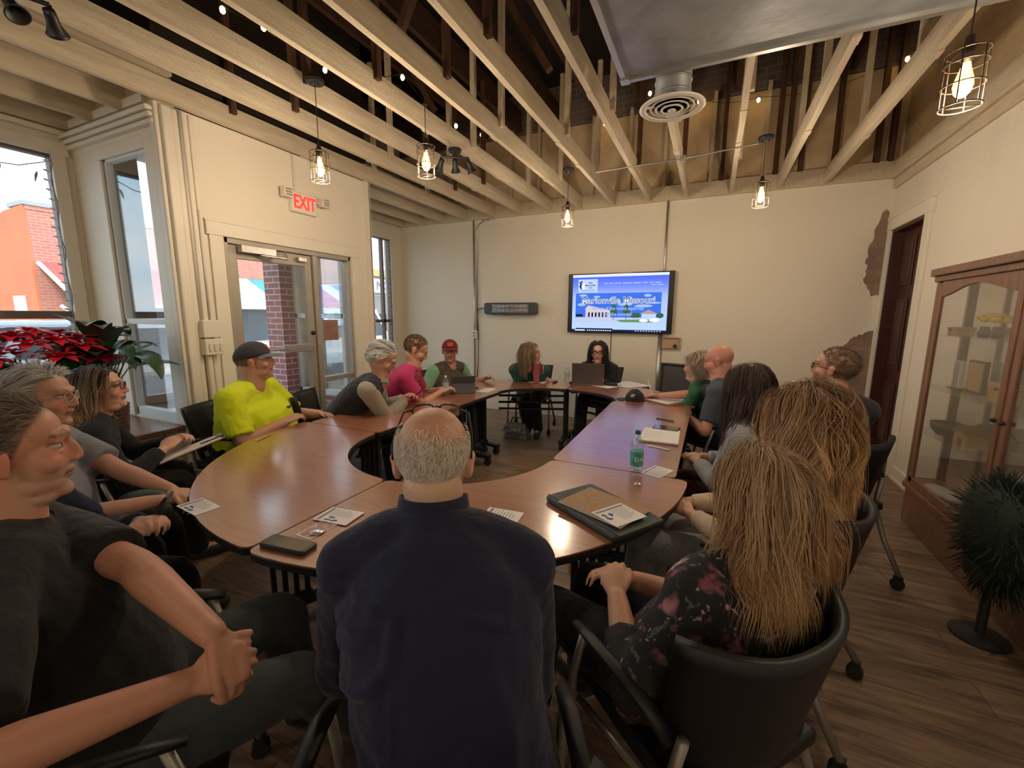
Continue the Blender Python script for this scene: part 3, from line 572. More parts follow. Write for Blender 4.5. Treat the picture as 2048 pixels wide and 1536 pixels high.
# ================================================================== THINGS ON THE WALLS
def tv():
    A=onY(1139.5,551,YB-.06); c=V((-1.215,YB-.07,1.728)); w,h=1.46,.835
    tilt=math.radians(3)
    T=thing('television','large flat television on the back wall showing a town web page','television',tuple(c))
    mat('tv_bezel',(.006,.006,.008),.25); 
    b=MB(); b.box(c+V((0,.012,0)),(w,.035,h)); b.build('casing','tv_bezel',T,bevel=.006)
    MB().box(c+V((0,.05,0)),(.4,.05,.3)).build('wall_bracket','black_metal',T)
    m=bpy.data.materials.new('screen_page'); M['screen_page']=m; m.use_nodes=True; nt=m.node_tree; nt.nodes.clear()
    o=nt.nodes.new('ShaderNodeOutputMaterial'); e=nt.nodes.new('ShaderNodeEmission'); t=nt.nodes.new('ShaderNodeTexCoord'); s=nt.nodes.new('ShaderNodeSeparateXYZ'); r=nt.nodes.new('ShaderNodeValToRGB')
    mr=nt.nodes.new('ShaderNodeMapRange'); mr.inputs[1].default_value=-.42; mr.inputs[2].default_value=.42
    nt.links.new(t.outputs['Object'],s.inputs[0]); nt.links.new(s.outputs[2],mr.inputs[0]); nt.links.new(mr.outputs[0],r.inputs[0]); nt.links.new(r.outputs[0],e.inputs[0]); nt.links.new(e.outputs[0],o.inputs[0])
    el=r.color_ramp.elements; el[0].position=0; el[0].color=(.45,.60,1,1); el[1].position=.30; el[1].color=(.42,.55,1,1)
    for p,cc in((.62,(.35,.45,.98,1)),(.78,(.16,.24,.88,1)),(.93,(.08,.13,.75,1)),(.94,(.70,.76,1,1))): q=el.new(p); q.color=cc
    e.inputs[1].default_value=.95
    def em(n,col,st=.9): 
        mm=bpy.data.materials.new(n); mm.use_nodes=True; nn=mm.node_tree; nn.nodes.clear(); oo=nn.nodes.new('ShaderNodeOutputMaterial'); ee=nn.nodes.new('ShaderNodeEmission'); ee.inputs[0].default_value=(*col,1); ee.inputs[1].default_value=st; nn.links.new(ee.outputs[0],oo.inputs[0]); M[n]=mm
    for n,col in dict(s_sky=(.05,.16,.72),s_dark=(.01,.015,.06),s_white=(.80,.86,1),s_panel=(.50,.62,.98),s_green=(.12,.28,.10),s_leaf=(.04,.12,.07),s_road=(.50,.56,.78),s_build=(.62,.55,.62),s_cloud=(.35,.5,.9),s_roof=(.40,.30,.34),s_teal=(.1,.5,.5)).items(): em(n,col)
    y=c.y-.007
    def P(nm,x0,z0,x1,z1,mm,d=0,par=T): return MB().bb((c.x+x0,y-.0015-d,c.z+z0),(c.x+x1,y-d,c.z+z1)).build(nm,mm,par)
    sc=P('screen',-.66,-.40,.66,.40,'screen_page')
    P('taskbar',-.66,-.40,.66,-.37,'s_dark',.002,sc)
    b=MB()
    for i in range(11): b.box((c.x-.42+i*.033,y-.006,c.z-.385),(.018,.002,.016))
    for i in range(10): b.box((c.x+.26+i*.036,y-.006,c.z-.385),(.016,.002,.010))
    b.bb((c.x-.61,y-.007,c.z-.393),(c.x-.46,y-.005,c.z-.376)); b.build('taskbar_icon','s_white',sc)
    P('window_strip',-.60,-.372,-.06,-.355,'s_dark',.002,sc)
    bn=P('banner',-.61,-.27,.58,.14,'s_sky',.002,sc)
    for (x,z,rx,rz) in((-.5,.11,.06,.016),(-.3,.09,.05,.014),(.40,.10,.05,.02),(.5,.0,.08,.012),(.1,-.02,.1,.02),(-.52,-.02,.06,.02),(.35,-.04,.12,.02)): MB().ell((c.x+x,y-.004,c.z+z),(rx,.001,rz)).build('cloud','s_cloud',bn)
    P('road',-.61,-.27,.58,-.20,'s_road',.003,bn)
    b=MB(); b.prism([(-.02,-.235),(.5,-.22),(.5,-.265),(.06,-.265)],y-.006,y-.004,fn=lambda a,d,yy:(c.x+a,yy,c.z+d)); b.build('lawn','s_green',bn)
    b=MB(); b.prism([(-.46,-.20),(-.46,-.07),(-.42,-.03),(-.1,-.10),(-.1,-.20)],y-.006,y-.004,fn=lambda a,d,yy:(c.x+a,yy,c.z+d)); b.build('white_building','s_build',bn)
    b=MB()
    for i in range(6): b.bb((c.x-.42+i*.05,y-.008,c.z-.195),(c.x-.395+i*.05,y-.006,c.z-.13))
    b.bb((c.x-.60,y-.008,c.z-.19),(c.x-.5,y-.006,c.z-.155)); b.build('shop_window','s_dark',bn)
    b=MB(); b.prism([(.30,-.15),(.55,-.15),(.42,-.09)],y-.008,y-.006,fn=lambda a,d,yy:(c.x+a,yy,c.z+d)); b.build('gazebo_roof','s_roof',bn); b=MB(); b.bb((c.x+.33,y-.007,c.z-.22),(c.x+.52,y-.005,c.z-.15)); b.build('gazebo','s_panel',bn)
    b=MB(); b.ell((c.x+.36,y-.006,c.z-.24),(.06,.002,.022)); b.ell((c.x+.50,y-.006,c.z-.23),(.07,.002,.03)); b.build('parked_car','s_white',bn)
    for x in(-.055,.12): b=MB(); b.ell((c.x+x,y-.006,c.z-.12),(.05,.002,.055)); b.ell((c.x+x,y-.006,c.z-.07),(.035,.002,.05)); b.bb((c.x+x-.004,y-.008,c.z-.24),(c.x+x+.004,y-.006,c.z-.15)); b.build('tree','s_leaf',bn)
    for x in(.22,.27,.57): MB().ell((c.x+x,y-.006,c.z-.17),(.05,.002,.035)).build('bush','s_leaf',bn)
    R=Matrix(((1,0,0,0),(0,0,-1,0),(0,1,0,0),(0,0,0,1)))
    def tx(nm,s,x,z,sz,mm,off=0,d=.010,al='CENTER',sx=1): return text_mesh(nm,s,sz,mm,bn,Matrix.Translation((c.x+x,y-d,c.z+z))@R@Matrix.Diagonal((sx,1,1,1)),extrude=.0004,offset=off,align=al)
    tx('headline_outline','Marionville Missouri',-.01,.035,.128,'s_white',.0045,.010,sx=.98); tx('headline','Marionville Missouri',-.01,.035,.128,'s_dark',-.0012,.0115,sx=.98)
    tx('subtitle_outline','Home of the white squirrels',.0,-.075,.062,'s_white',.0015,.010); tx('subtitle','Home of the white squirrels',.0,-.075,.062,'s_sky',.0,.0115)
    tx('subtitle_outline','and the comets!',.0,-.155,.062,'s_white',.0015,.010); tx('subtitle','and the comets!',.0,-.155,.062,'s_sky',.0,.0115)
    lp=P('logo_panel',-.575,.155,-.295,.335,'s_panel',.003,sc)
    b=MB(); b.tube([(c.x-.53,y-.008,c.z+.20),(c.x-.548,y-.008,c.z+.24),(c.x-.535,y-.008,c.z+.27),(c.x-.55,y-.008,c.z+.295),(c.x-.53,y-.008,c.z+.31),(c.x-.515,y-.008,c.z+.29)],[.008,.014,.012,.014,.011,.007],8,flat=1); b.v=[(p[0],y-.008+(p[1]-y+.008)*.1,p[2]) for p in b.v]; b.build('squirrel_tail','s_dark',lp)
    b=MB(); b.ell((c.x-.50,y-.007,c.z+.225),(.02,.001,.028)); b.ell((c.x-.492,y-.007,c.z+.268),(.013,.001,.014)); b.build('squirrel','s_white',lp)
    for s,z,sz in(('Visit',.285,.034),('Marionville',.25,.034),('.com',.217,.03)): text_mesh('logo_text',s,sz,'s_dark',lp,Matrix.Translation((c.x-.40,y-.009,c.z+z))@R,extrude=.0004,offset=.0008)
    P('logo_line',-.53,.178,-.33,.183,'s_dark',.006,lp)
    b=MB(); x=-.20
    for wd in(.05,.05,.09,.12,.10,.07,.05,.08): b.bb((c.x+x,y-.006,c.z+.268),(c.x+x+wd,y-.004,c.z+.277)); x+=wd+.022
    b.bb((c.x+.44,y-.006,c.z+.24),(c.x+.49,y-.004,c.z+.248)); b.bb((c.x+.51,y-.006,c.z+.24),(c.x+.59,y-.004,c.z+.248)); b.build('menu_text','s_panel',sc)
    b=MB(); b.tube([(c.x-.09,YB-.008,1.31),(c.x-.09,YB-.008,.15)],.005,6); b.build('power_cable','black_plastic',T)
tv()
def heater():
    c=V((-2.87,YB-.09,1.655)); T=thing('wall_heater','grey infrared strip heater mounted on the back wall left of the television','heater',tuple(c))
    mat('heater_body',(.06,.062,.065),.45); mat('heater_reflector',(.55,.50,.45),.22,metal=.9)
    b=MB(); pr=roundc([(-.45,-.09),(.45,-.09),(.45,.09),(-.45,.09)],[0,1,2,3],.045); b.prism(pr,-.05,.04,fn=lambda x,z,y:(c.x+x,c.y+y,c.z+z)); b.build('housing','heater_body',T,bevel=.01)
    b=MB(); b.bb((c.x-.30,c.y-.056,c.z-.06),(c.x+.32,c.y-.052,c.z+.06)); rf=b.build('reflector','heater_reflector',T)
    for z in(-.03,.03): MB().cyl((c.x-.30,c.y-.065,c.z+z),(c.x+.32,c.y-.065,c.z+z),.012).build('heating_tube','steel',T,smooth=True)
    b=MB()
    for i in range(9): b.tube([(c.x-.29+i*.075,c.y-.08,c.z-.066),(c.x-.29+i*.075,c.y-.08,c.z+.066)],.0025,6)
    b.tube([(c.x-.3,c.y-.08,c.z),(c.x+.32,c.y-.08,c.z)],.0025,6); b.build('grille','black_metal',T)
    b=MB(); b.bb((c.x-.2,c.y+.03,c.z-.02),(c.x-.16,YB,c.z+.02)); b.bb((c.x+.2,c.y+.03,c.z-.02),(c.x+.24,YB,c.z+.02)); b.build('wall_bracket','black_metal',T)
    b=MB(); b.tube([(c.x-.44,c.y,c.z),(c.x-.52,c.y+.03,c.z+.01),(-3.50,YB-.02,c.z-.01),(-3.51,YB-.02,c.z-.1),(-3.49,YB-.02,1.2),(-3.50,YB-.02,.75),(-3.52,YB-.02,.5)],.006,6); b.build('power_cord','black_plastic',T,smooth=True)
heater()
def wallthing(name,label,cat,b,m,**k): return tag(b.build(name,m,**k),label,cat)
b=MB(); b.cyl((-3.565,YB-.02,ZC),(-3.565,YB-.02,.1),.012); wallthing('conduit','straight thin metal conduit rising from the outlet beside the strip heater','conduit',b,'steel',smooth=True)
b=MB(); b.tube([(-3.2,YB-.03,3.03),(-3.38,YB-.03,3.02),(-3.47,YB-.025,2.97),(-3.51,YB-.02,2.88),(-3.515,YB-.02,1.3)],.011,10); wallthing('conduit','bent metal conduit curving down from the joists beside the straight one','conduit',b,'steel',smooth=True)
b=MB(); b.cyl((-.63,YB-.02,3.4),(-.63,YB-.02,1.25),.014); b.cyl((-.63,YB-.025,1.31),(-.63,YB-.025,.1),.026); wallthing('conduit','pale conduit running behind the television down to the floor','conduit',b,'steel',smooth=True)
T=thing('electrical_outlet','small white outlet box on the conduit left of the strip heater','outlet',(-3.56,YB-.02,1.2)); MB().bb((-3.60,YB-.05,1.17),(-3.51,YB,1.30)).build('box','white_plastic',T,bevel=.006); b=MB(); b.bb((-3.575,YB-.053,1.245),(-3.535,YB-.049,1.275)); b.bb((-3.575,YB-.053,1.195),(-3.535,YB-.049,1.225)); b.build('socket','print_ink',T)
T=thing('thermostat_box','tan wooden box with round black dial right below the television','box',(-.49,YB,1.1)); mat('tan_plastic',(.50,.34,.20),.6,noise_amt=.4); MB().bb((-.60,YB-.05,1.11),(-.375,YB,1.27)).build('case','tan_plastic',T,bevel=.006); MB().bb((-.585,YB-.056,1.245),(-.39,YB-.05,1.258)).build('label_strip','oak',T); MB().lathe([(.026,0),(.024,.02),(.0,.022)],(-.43,YB-.05,1.15),16,axis=(0,-1,0)).build('dial','black_plastic',T)
# exit sign with lamp heads
T=thing('exit_sign','white emergency exit sign with red EXIT letters above the entrance door','sign',(XD,3.09,2.6))
b=MB(); b.bb((XD,2.95,2.515),(XD+.05,3.235,2.70)); b.build('housing','white_plastic',T,bevel=.008)
text_mesh('lettering','EXIT',.17,'exit_red',T,Matrix.Translation((XD+.052,3.093,2.607))@Matrix(((0,0,1,0),(1,0,0,0),(0,1,0,0),(0,0,0,1)))@Matrix.Diagonal((.72,1.02,1,1)),extrude=.003,offset=.004)
for y,z in((2.885,2.665),(3.31,2.66)):
    b=MB(); b.cyl((XD+.03,y+(.06 if y<3 else -.06),z-.01),(XD+.05,y,z),.012,n=8); b.bb((XD+.03,y-.04,z-.045),(XD+.10,y+.04,z+.045)); L=b.build('lamp_head','white_plastic',T,bevel=.01)
    b=MB()
    for k in range(3): b.bb((XD+.10,y-.032,z-.032+k*.024),(XD+.105,y+.032,z-.018+k*.024))
    b.build('lamp_lens','steel',L)
MB().bb((XD,3.01,2.70),(XD+.02,3.03,ZC-.01)).build('conduit','conduit_paint',T)
# switch gear between post and door
T=thing('switch_panel','cluster of white switch boxes and conduits on the post left of the entrance door','switch',(XD,2.1,1.2))
b=MB(); b.bb((XD,2.03,1.36),(XD+.09,2.16,1.50)); b.bb((XD,2.03,1.22),(XD+.095,2.17,1.35)); b.build('box','white_plastic',T,bevel=.008)
b=MB(); 
for y in(2.065,2.105,2.145): b.bb((XD+.095,y-.012,1.25),(XD+.104,y+.012,1.31))
b.build('switch','conduit_paint',T,bevel=.003)
b=MB(); b.cyl((XD+.03,2.055,1.5),(XD+.03,2.055,ZC-.02),.013); b.cyl((XD+.03,2.12,1.5),(XD+.03,2.12,2.35),.010); b.build('conduit','conduit_paint',T,smooth=True)
wallthing('wall_stop','small dark latch plate on the wall below the switch boxes','plate',MB().bb((XD,2.08,1.05),(XD+.012,2.10,1.09)),'bronze')
mat('brown_paper',(.36,.20,.15),.7,noise_amt=.6,noise_scale=14)
T=thing('door_notice','brown notice sheet taped inside the glass sidelight of the entrance','poster',(XD-.048,3.38,1.25)); MB().bb((XD-.050,3.30,1.27),(XD-.046,3.50,1.49)).build('sheet','brown_paper',T); b=MB(); 
for k in range(7): b.bb((XD-.046,3.32,1.30+k*.025),(XD-.0455,3.32+.1+.05*(k%3)*.5,1.308+k*.025))
b.build('print','oak',T)
# ================================================================== CEILING THINGS
def pendant(x,y,z,canopy_z,label,first=None):
    T=thing('pendant_lamp',label,'lamp',(x,y,z),group='caged pendant lamps under the joists')
    r=.062; h=.19; b=MB()
    def ringt(zz,rr,w=.0028): b.tube([(x+rr*math.cos(2*PI*k/24),y+rr*math.sin(2*PI*k/24),zz) for k in range(25)],w,6,cap=False)
    for zz in(z-.115,z-.04,z+.035,z+.075): ringt(zz,r)
    for k in range(6):
        a=2*PI*k/6; c,s=math.cos(a),math.sin(a); b.tube([(x+.018*c,y+.018*s,z+.098),(x+r*c,y+r*s,z+.075),(x+r*c,y+r*s,z-.115)],.0024,6)
    b.tube([(x-r,y,z-.115),(x,y,z-.115),(x+r,y,z-.115)],.002,5); b.build('cage','bronze',T,smooth=True)
    MB().lathe([(.0,.135),(.013,.13),(.016,.10),(.020,.095),(.020,.05),(.016,.045),(0,.045)],(x,y,z),16).build('socket','bronze',T,smooth=True)
    MB().lathe([(0,.045),(.012,.04),(.016,.02),(.026,-.015),(.030,-.04),(.024,-.065),(.010,-.08),(0,-.083)],(x,y,z),18).build('bulb','bulb_glass',T,smooth=True)
    b=MB(); b.tube([(x+.004,y,z+.04),(x+.012,y,z-.03),(x,y+.01,z-.055),(x-.012,y,z-.03),(x-.004,y,z+.04)],.0035,6); b.build('filament','bulb_hot',T,smooth=True)
    MB().tube([(x,y,z+.13),(x,y,canopy_z)],.003,6).build('cord','black_plastic',T)
    if canopy_z<3.3: MB().lathe([(0,0),(.035,-.03),(.058,-.028),(.062,-.01),(.06,0),(0,0)],(x,y,canopy_z),20).build('canopy','black_metal',T)
    if canopy_z>ZC+.05: jx=min(JX,key=lambda q:abs(q-x)); MB().bb((min(x,jx)-.008,y-.012,canopy_z-.012),(max(x,jx)+.008,y+.012,canopy_z+.012)).build('joist_hook','black_metal',T)
    l=lamp((x,y,z-.14),LE); return T
LE=20.5
mat('bulb_hot',(1,.7,.35),.5,emit=(1,.62,.25),estr=30); mat('bulb_glass',(1,.62,.30),.1,alpha=.35,emit=(1,.50,.16),estr=1.6)
pendant(-2.60,2.34,2.60,ZC+.10,'caged pendant lamp hanging nearest the exit sign')
pendant(-1.86,2.58,2.61,ZC+.10,'caged pendant lamp hanging over the left table between exit sign and track light')
pendant(-1.46,4.50,2.60,ZC,'caged pendant lamp hanging just left above the television')
pendant(.304,4.41,2.605,ZC,'caged pendant lamp hanging right of the television on a round black canopy')
pendant(.80,2.33,2.46,2.885,'large looking caged pendant lamp nearest the camera under the duct edge')
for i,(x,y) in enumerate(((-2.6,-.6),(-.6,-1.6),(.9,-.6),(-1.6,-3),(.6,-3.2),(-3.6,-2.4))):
    lamp((x,y,2.5),LE*.55)  # unseen fill lights added behind the camera to brighten the room, without fixtures
# conduit between pendants
b=MB(); b.tube([(-1.2,4.62,3.02),(-.35,4.56,3.015),(.25,4.42,3.01)],.008,8); b.box((-.36,4.58,3.02),(.05,.05,.05)); wallthing('conduit','thin conduit run under the joists to the round canopy right of the television','conduit',b,'steel',smooth=False)
# track light fixtures
def spot_fixture(x,y,z,label,n,dirs,gap=.11,dv=(1,0,0)):
    T=thing('track_light',label,'lamp',(x,y,z)); dv=V(dv).normalized(); c=V((x,y,z))
    MB().lathe([(0,.0),(.06,0),(.06,-.02),(.05,-.03),(0,-.03)],c,20).build('canopy','black_metal',T)
    MB().cyl(c,c-V((0,0,.07)),.01).build('stem','black_metal',T)
    a=c-V((0,0,.07))-dv*gap*(n-1)/2; e=a+dv*gap*(n-1); b=MB(); b.tube([a,e],.011,8); b.build('bar','black_metal',T)
    for k in range(n):
        p=a+dv*gap*k; d=V(dirs[k]).normalized(); b=MB(); q=p-V((0,0,.05)); b.tube([p,q],.008,8); b.ell(q,(.016,.016,.016)); b.lathe([(.012,-.035),(.022,-.03),(.024,.0),(.026,.03),(.040,.065),(.046,.075),(.040,.075),(.02,.04),(0,.03)],q,18,axis=d); b.build('spot_head','black_metal',T,smooth=True)
    return T
spot_fixture(-2.22,3.52,ZC-.22+.2,'black three headed spotlight fixture hanging from the joists above the pink shirt man',3,[(-.5,.2,-.8),(-.2,.5,-.9),(.2,.5,-.9)],.125,(.75,.5,0))
_p=onz(52,-40,3.05)
spot_fixture(_p.x,_p.y,3.05,'black spotlight fixture at the near left corner above the big shop window',2,[(.6,.1,-.8),(-.7,.5,-.7)],.13,(.3,1,0))
# duct with round diffuser
T=thing('air_duct','large galvanised sheet metal duct crossing the ceiling joists','duct',(.5,2,2.9))
b=MB(); b.bb((-.55,.3,2.9),(1.70,2.72,3.6)); b.build('duct_box','galvanised',T,bevel=.006)
b=MB(); b.bb((-.575,.3,2.885),(-.545,2.74,2.925)); b.bb((-.575,2.715,2.885),(1.70,2.745,2.925)); b.bb((-.58,2.69,2.88),(-.53,2.75,3.6)); b.bb((-.56,2.0,2.892),(1.7,2.03,2.9)); b.build('flange','steel',T)
T=thing('air_diffuser','round white ceiling diffuser on a short metal pipe beside the duct','vent',(-.30,2.87,2.72))
c=V((-.305,2.87,0)); b=MB(); b.lathe([(.10,2.78),(.10,3.7),(.097,3.7),(.097,2.78)],c,28); 
for z in(2.83,2.90,2.97): b.lathe([(.10,z-.008),(.106,z),(.10,z+.008)],c,28)
b.build('pipe','galvanised',T,smooth=True)
b=MB()
for r0,r1,z in((.13,.11,0),(.10,.08,-.006),(.07,.045,-.012),(.03,.0,-.018)): b.tube([(c.x+math.cos(2*PI*k/36)*(r0+r1)/2,c.y+math.sin(2*PI*k/36)*(r0+r1)/2,2.765+z) for k in range(37)],[max((r0-r1)*.3,.006)]*37,8,cap=False,flat=.5)
b.tube([(c.x+math.cos(2*PI*k/36)*.165,c.y+math.sin(2*PI*k/36)*.165,2.763) for k in range(37)],.02,8,cap=False,flat=.4); b.tube([(c.x-.17,c.y,2.785),(c.x+.17,c.y,2.785)],.006,6); b.build('diffuser_rings','white_plastic',T,smooth=True)
# string lights looped through the rafters
mat('led_glow',(1,.8,.4),.5,emit=(1,.66,.25),estr=14)
pts=[(445,20,3.75,'z'),(527,55,3.70,'z'),(650,140,3.72,'z'),(805,155,3.8,'z'),(912,252,3.75,'z'),(963,270,3.8,'z'),(1090,22,3.55,'z'),(1210,248,6.05,'Y'),(1300,187,5.6,'Y'),(1398,203,6.05,'Y'),(1517,200,6.05,'Y'),(1815,118,6.05,'Y'),(1985,33,5.2,'Y')]
P_=[onz(x,y,v) if k=='z' else onY(x,y,v) for x,y,v,k in pts]
T=thing('string_lights','string of small warm bulbs looped between the rafters and the back wall','string lights',tuple(P_[3]))
for grp in ([0,1,2,3,4,5],[6,7,8,9,10,11,12]):
    b=MB()
    for i in range(len(grp)-1):
        a=P_[grp[i]]+V((0,0,.03)); e=P_[grp[i+1]]+V((0,0,.03)); b.tube([a.lerp(e,k/8)-V((0,0,.12*math.sin(PI*k/8)*min(1,(e-a).length/1.5))) for k in range(9)],.003,5)
    b.build('cord','black_plastic',T)
for p in P_:
    B=MB().ell(p,(.019,.019,.026),n=10,m=8).build('bulb','led_glow',T,smooth=True); MB().cyl(p+V((0,0,.015)),p+V((0,0,.04)),.008,n=8).build('bulb_socket','black_plastic',B)
# icicle lights at the window edges
for (lab,x,y,z0,z1,dy) in (('white string lights clipped along the near shop window frame',XL+.02,1.80,.9,2.84,0),('white string lights clipped along the far shop window frame',XL+.02,5.88,.8,2.78,0)):
    T=thing('window_lights',lab,'string lights',(x,y,z0)); b=MB(); n=26
    b.tube([(x+.004*math.sin(k*2.1),y-.02+.008*math.sin(k*1.3),z0+(z1-z0)*k/n) for k in range(n+1)],.004,5)
    if y<2: b.tube([(XL,1.82,2.80),(XL,1.6,2.70),(XL,1.4,2.68),(XL,1.2,2.72)],.004,5)
    b.build('cord','print_ink',T)
    for k in range(1,n): 
        q=V((x,y-.02+.008*math.sin(k*1.3),z0+(z1-z0)*k/n)); MB().tube([q,q+V((.0,-.035,.012)),q+V((0,-.05,.014))],[.004,.009,.003],6).build('bulb','white_plastic',T)
    if y<2:
        for yy in(1.7,1.5,1.3): MB().tube([(XL,yy,2.68),(XL,yy-.01,2.65),(XL,yy-.02,2.60)],[.005,.009,.003],6).build('bulb','print_ink',T)
# ================================================================== PEOPLE
mat('skin',(.5,.3,.2),.48,attr='Col',noise_amt=.0,bump=.08,bump_scale=90,spec=.4)
M['skin'].node_tree.nodes['Principled BSDF'].inputs['Subsurface Weight'].default_value=.0
mat('hair_strands',(.2,.1,.05),.42,attr='Col',spec=.5)
mat('eye_white',(.48,.43,.40),.25); mat('iris',(.05,.035,.025),.1); mat('glasses_black',(.02,.015,.012),.3); mat('glasses_tan',(.45,.30,.16),.35); glassm('lens',.05); glassm('lens_dark',.08,(.15,.12,.10))
mat('shoe_dark',(.03,.028,.028),.5)
def fabric(name,c,c2=None,na=.35,ns=5,bump=.35,bs=22,rough=.85,**k): return mat(name,c,rough,noise_amt=na,noise_scale=ns,col2=c2 or tuple(q*.75 for q in c),bump=bump,bump_scale=bs,sheen=.12,spec=.25,**k)
_clouds=None
def remesh(o,vox,smooth=4,disp=0,dscale=.1,fac=.5):
    global _clouds
    m=o.modifiers.new('r','REMESH'); m.mode='VOXEL'; m.voxel_size=vox; m.use_smooth_shade=True
    if smooth: s=o.modifiers.new('s','SMOOTH'); s.factor=fac; s.iterations=smooth
    if disp:
        t=bpy.data.textures.new('c','CLOUDS'); t.noise_scale=dscale; t.noise_depth=2
        d=o.modifiers.new('d','DISPLACE'); d.texture=t; d.strength=disp; d.mid_level=.5; d.texture_coords='LOCAL'
    dg=bpy.context.evaluated_depsgraph_get(); dg.update()
    me=bpy.data.meshes.new_from_object(o.evaluated_get(dg),depsgraph=dg); old=o.data
    o.modifiers.clear(); 
    me.materials.clear()
    for mm in old.materials: me.materials.append(mm)
    o.data=me; bpy.data.meshes.remove(old)
    me.polygons.foreach_set('use_smooth',[True]*len(me.polygons)); me.polygons.foreach_set('material_index',[0]*len(me.polygons))
    return o
def paint(o,fn):
    me=o.data; n=len(me.vertices); co=np.empty(n*3,np.float32); me.vertices.foreach_get('co',co); co=co.reshape(-1,3)+np.array(o.location,dtype=np.float32)
    if o.parent is not None:
        r=o.parent
        while r.parent is not None: r=r.parent
        co=co+np.array(r.location,dtype=np.float32)
    c=np.ones((n,4),np.float32); c[:,:3]=fn(co)
    a=me.color_attributes.new('Col','FLOAT_COLOR','POINT'); a.data.foreach_set('color',c.ravel())
def oval(b,secs,side,n=20,p=2.3):
    # secs: (center, half width, half depth[, extra forward]) ; loft with rounded ends
    C=[V(s[0]) for s in secs]; N=len(secs); vs=[]
    for i,s in enumerate(secs):
        t=(C[min(i+1,N-1)]-C[max(i-1,0)]).normalized(); sd=(side-t*side.dot(t)).normalized(); fd=t.cross(sd).normalized()
        for k in range(n):
            a=2*PI*k/n; ca,sa=math.cos(a),math.sin(a); rr=(abs(ca)**p+abs(sa)**p)**(-1/p)
            vs.append(C[i]+sd*(s[1]*ca*rr)+fd*(s[2]*sa*rr))
    fs=[(i*n+k,i*n+(k+1)%n,(i+1)*n+(k+1)%n,(i+1)*n+k) for i in range(N-1) for k in range(n)]+[tuple(range(n-1,-1,-1)),tuple((N-1)*n+k for k in range(n))]
    b.add(vs,fs)
def limb(b,pts,rs,n=14,sub=5,round_ends=True):
    # smooth tapered tube through joints with rounded ends
    P=[V(p) for p in pts]; out=[];R=[]
    for i in range(len(P)-1):
        p0=P[max(i-1,0)];p1=P[i];p2=P[i+1];p3=P[min(i+2,len(P)-1)]
        for k in range(sub):
            t=k/sub; l=p1.lerp(p2,t)
            cm=.5*((2*p1)+(p2-p0)*t+(2*p0-5*p1+4*p2-p3)*t*t+(-p0+3*p1-3*p2+p3)*t**3); out.append(l.lerp(cm,.5)); R.append(rs[i]*(1-t)+rs[i+1]*t)
    out.append(P[-1]); R.append(rs[-1])
    if round_ends:
        d0=(out[0]-out[1]).normalized(); d1=(out[-1]-out[-2]).normalized()
        out=[out[0]+d0*R[0]*.95,out[0]+d0*R[0]*.75,out[0]+d0*R[0]*.4]+out+[out[-1]+d1*R[-1]*.4,out[-1]+d1*R[-1]*.75,out[-1]+d1*R[-1]*.95]
        R=[R[0]*.25,R[0]*.66,R[0]*.92]+R+[R[-1]*.92,R[-1]*.66,R[-1]*.25]
    b.tube(out,R,n)
def ik(a,c,l1,l2,hint):
    a=V(a);c=V(c); d=c-a; L=d.length; mx=(l1+l2)*.995
    if L>mx: l1*=L/mx; l2*=L/mx
    u=d.normalized(); x=(l1*l1-l2*l2+L*L)/(2*L); h=math.sqrt(max(l1*l1-x*x,0)); hv=V(hint); hv=(hv-u*hv.dot(u)).normalized()
    return a+u*x+hv*h
def hand(b,W,d,nrm,s=1,curl=.5,th=1,spread=.12,thumb=.6):
    d=V(d).normalized(); nrm=(V(nrm)-d*V(nrm).dot(d)).normalized(); sd=d.cross(nrm)*th   # sd points to the thumb side
    b_=MB()
    W=V(W)
    for k,(w,t) in enumerate(((.024,.020),(.034,.017),(.040,.015),(.040,.014),(.034,.012))): pass
    oval(b,[(W-d*.02*s,.026*s,.020*s),(W+d*.005*s,.028*s,.019*s),(W+d*.03*s,.038*s,.017*s),(W+d*.065*s,.042*s,.015*s),(W+d*.09*s,.039*s,.012*s),(W+d*.098*s,.032*s,.008*s)],sd,16,2.6)
    for i,(o,L,r) in enumerate(((.030,.92,.0085),(.010,1.0,.0088),(-.010,.94,.0085),(-.029,.76,.0075))):
        p=W+d*(.086 if i in(1,2) else .080)*s+sd*o*s; dir_=(d+sd*spread*(1.5-i)/1.5).normalized(); pts=[p]; a=curl*.55
        ax=dir_.cross(nrm)
        for L_ in(.042,.026,.022):
            q=(dir_*math.cos(a)+nrm*math.sin(a)).normalized(); p=p+q*L_*L*s; pts.append(p); a+=curl*(.75+.08*i)
        limb(b,pts,[r*s,r*s*.97,r*s*.88,r*s*.76],10,3)
    p=W+d*.022*s+sd*.026*s; t1=(d*.85+sd*.55+nrm*.35*thumb).normalized(); t2=(d*.95+sd*.25+nrm*.6*thumb).normalized(); t3=(d*.9-sd*.1+nrm*.8*thumb).normalized()
    limb(b,[p,p+t1*.036*s,p+t1*.036*s+t2*.032*s,p+t1*.036*s+t2*.032*s+t3*.026*s],[.014*s,.0115*s,.010*s,.0085*s],10,3)
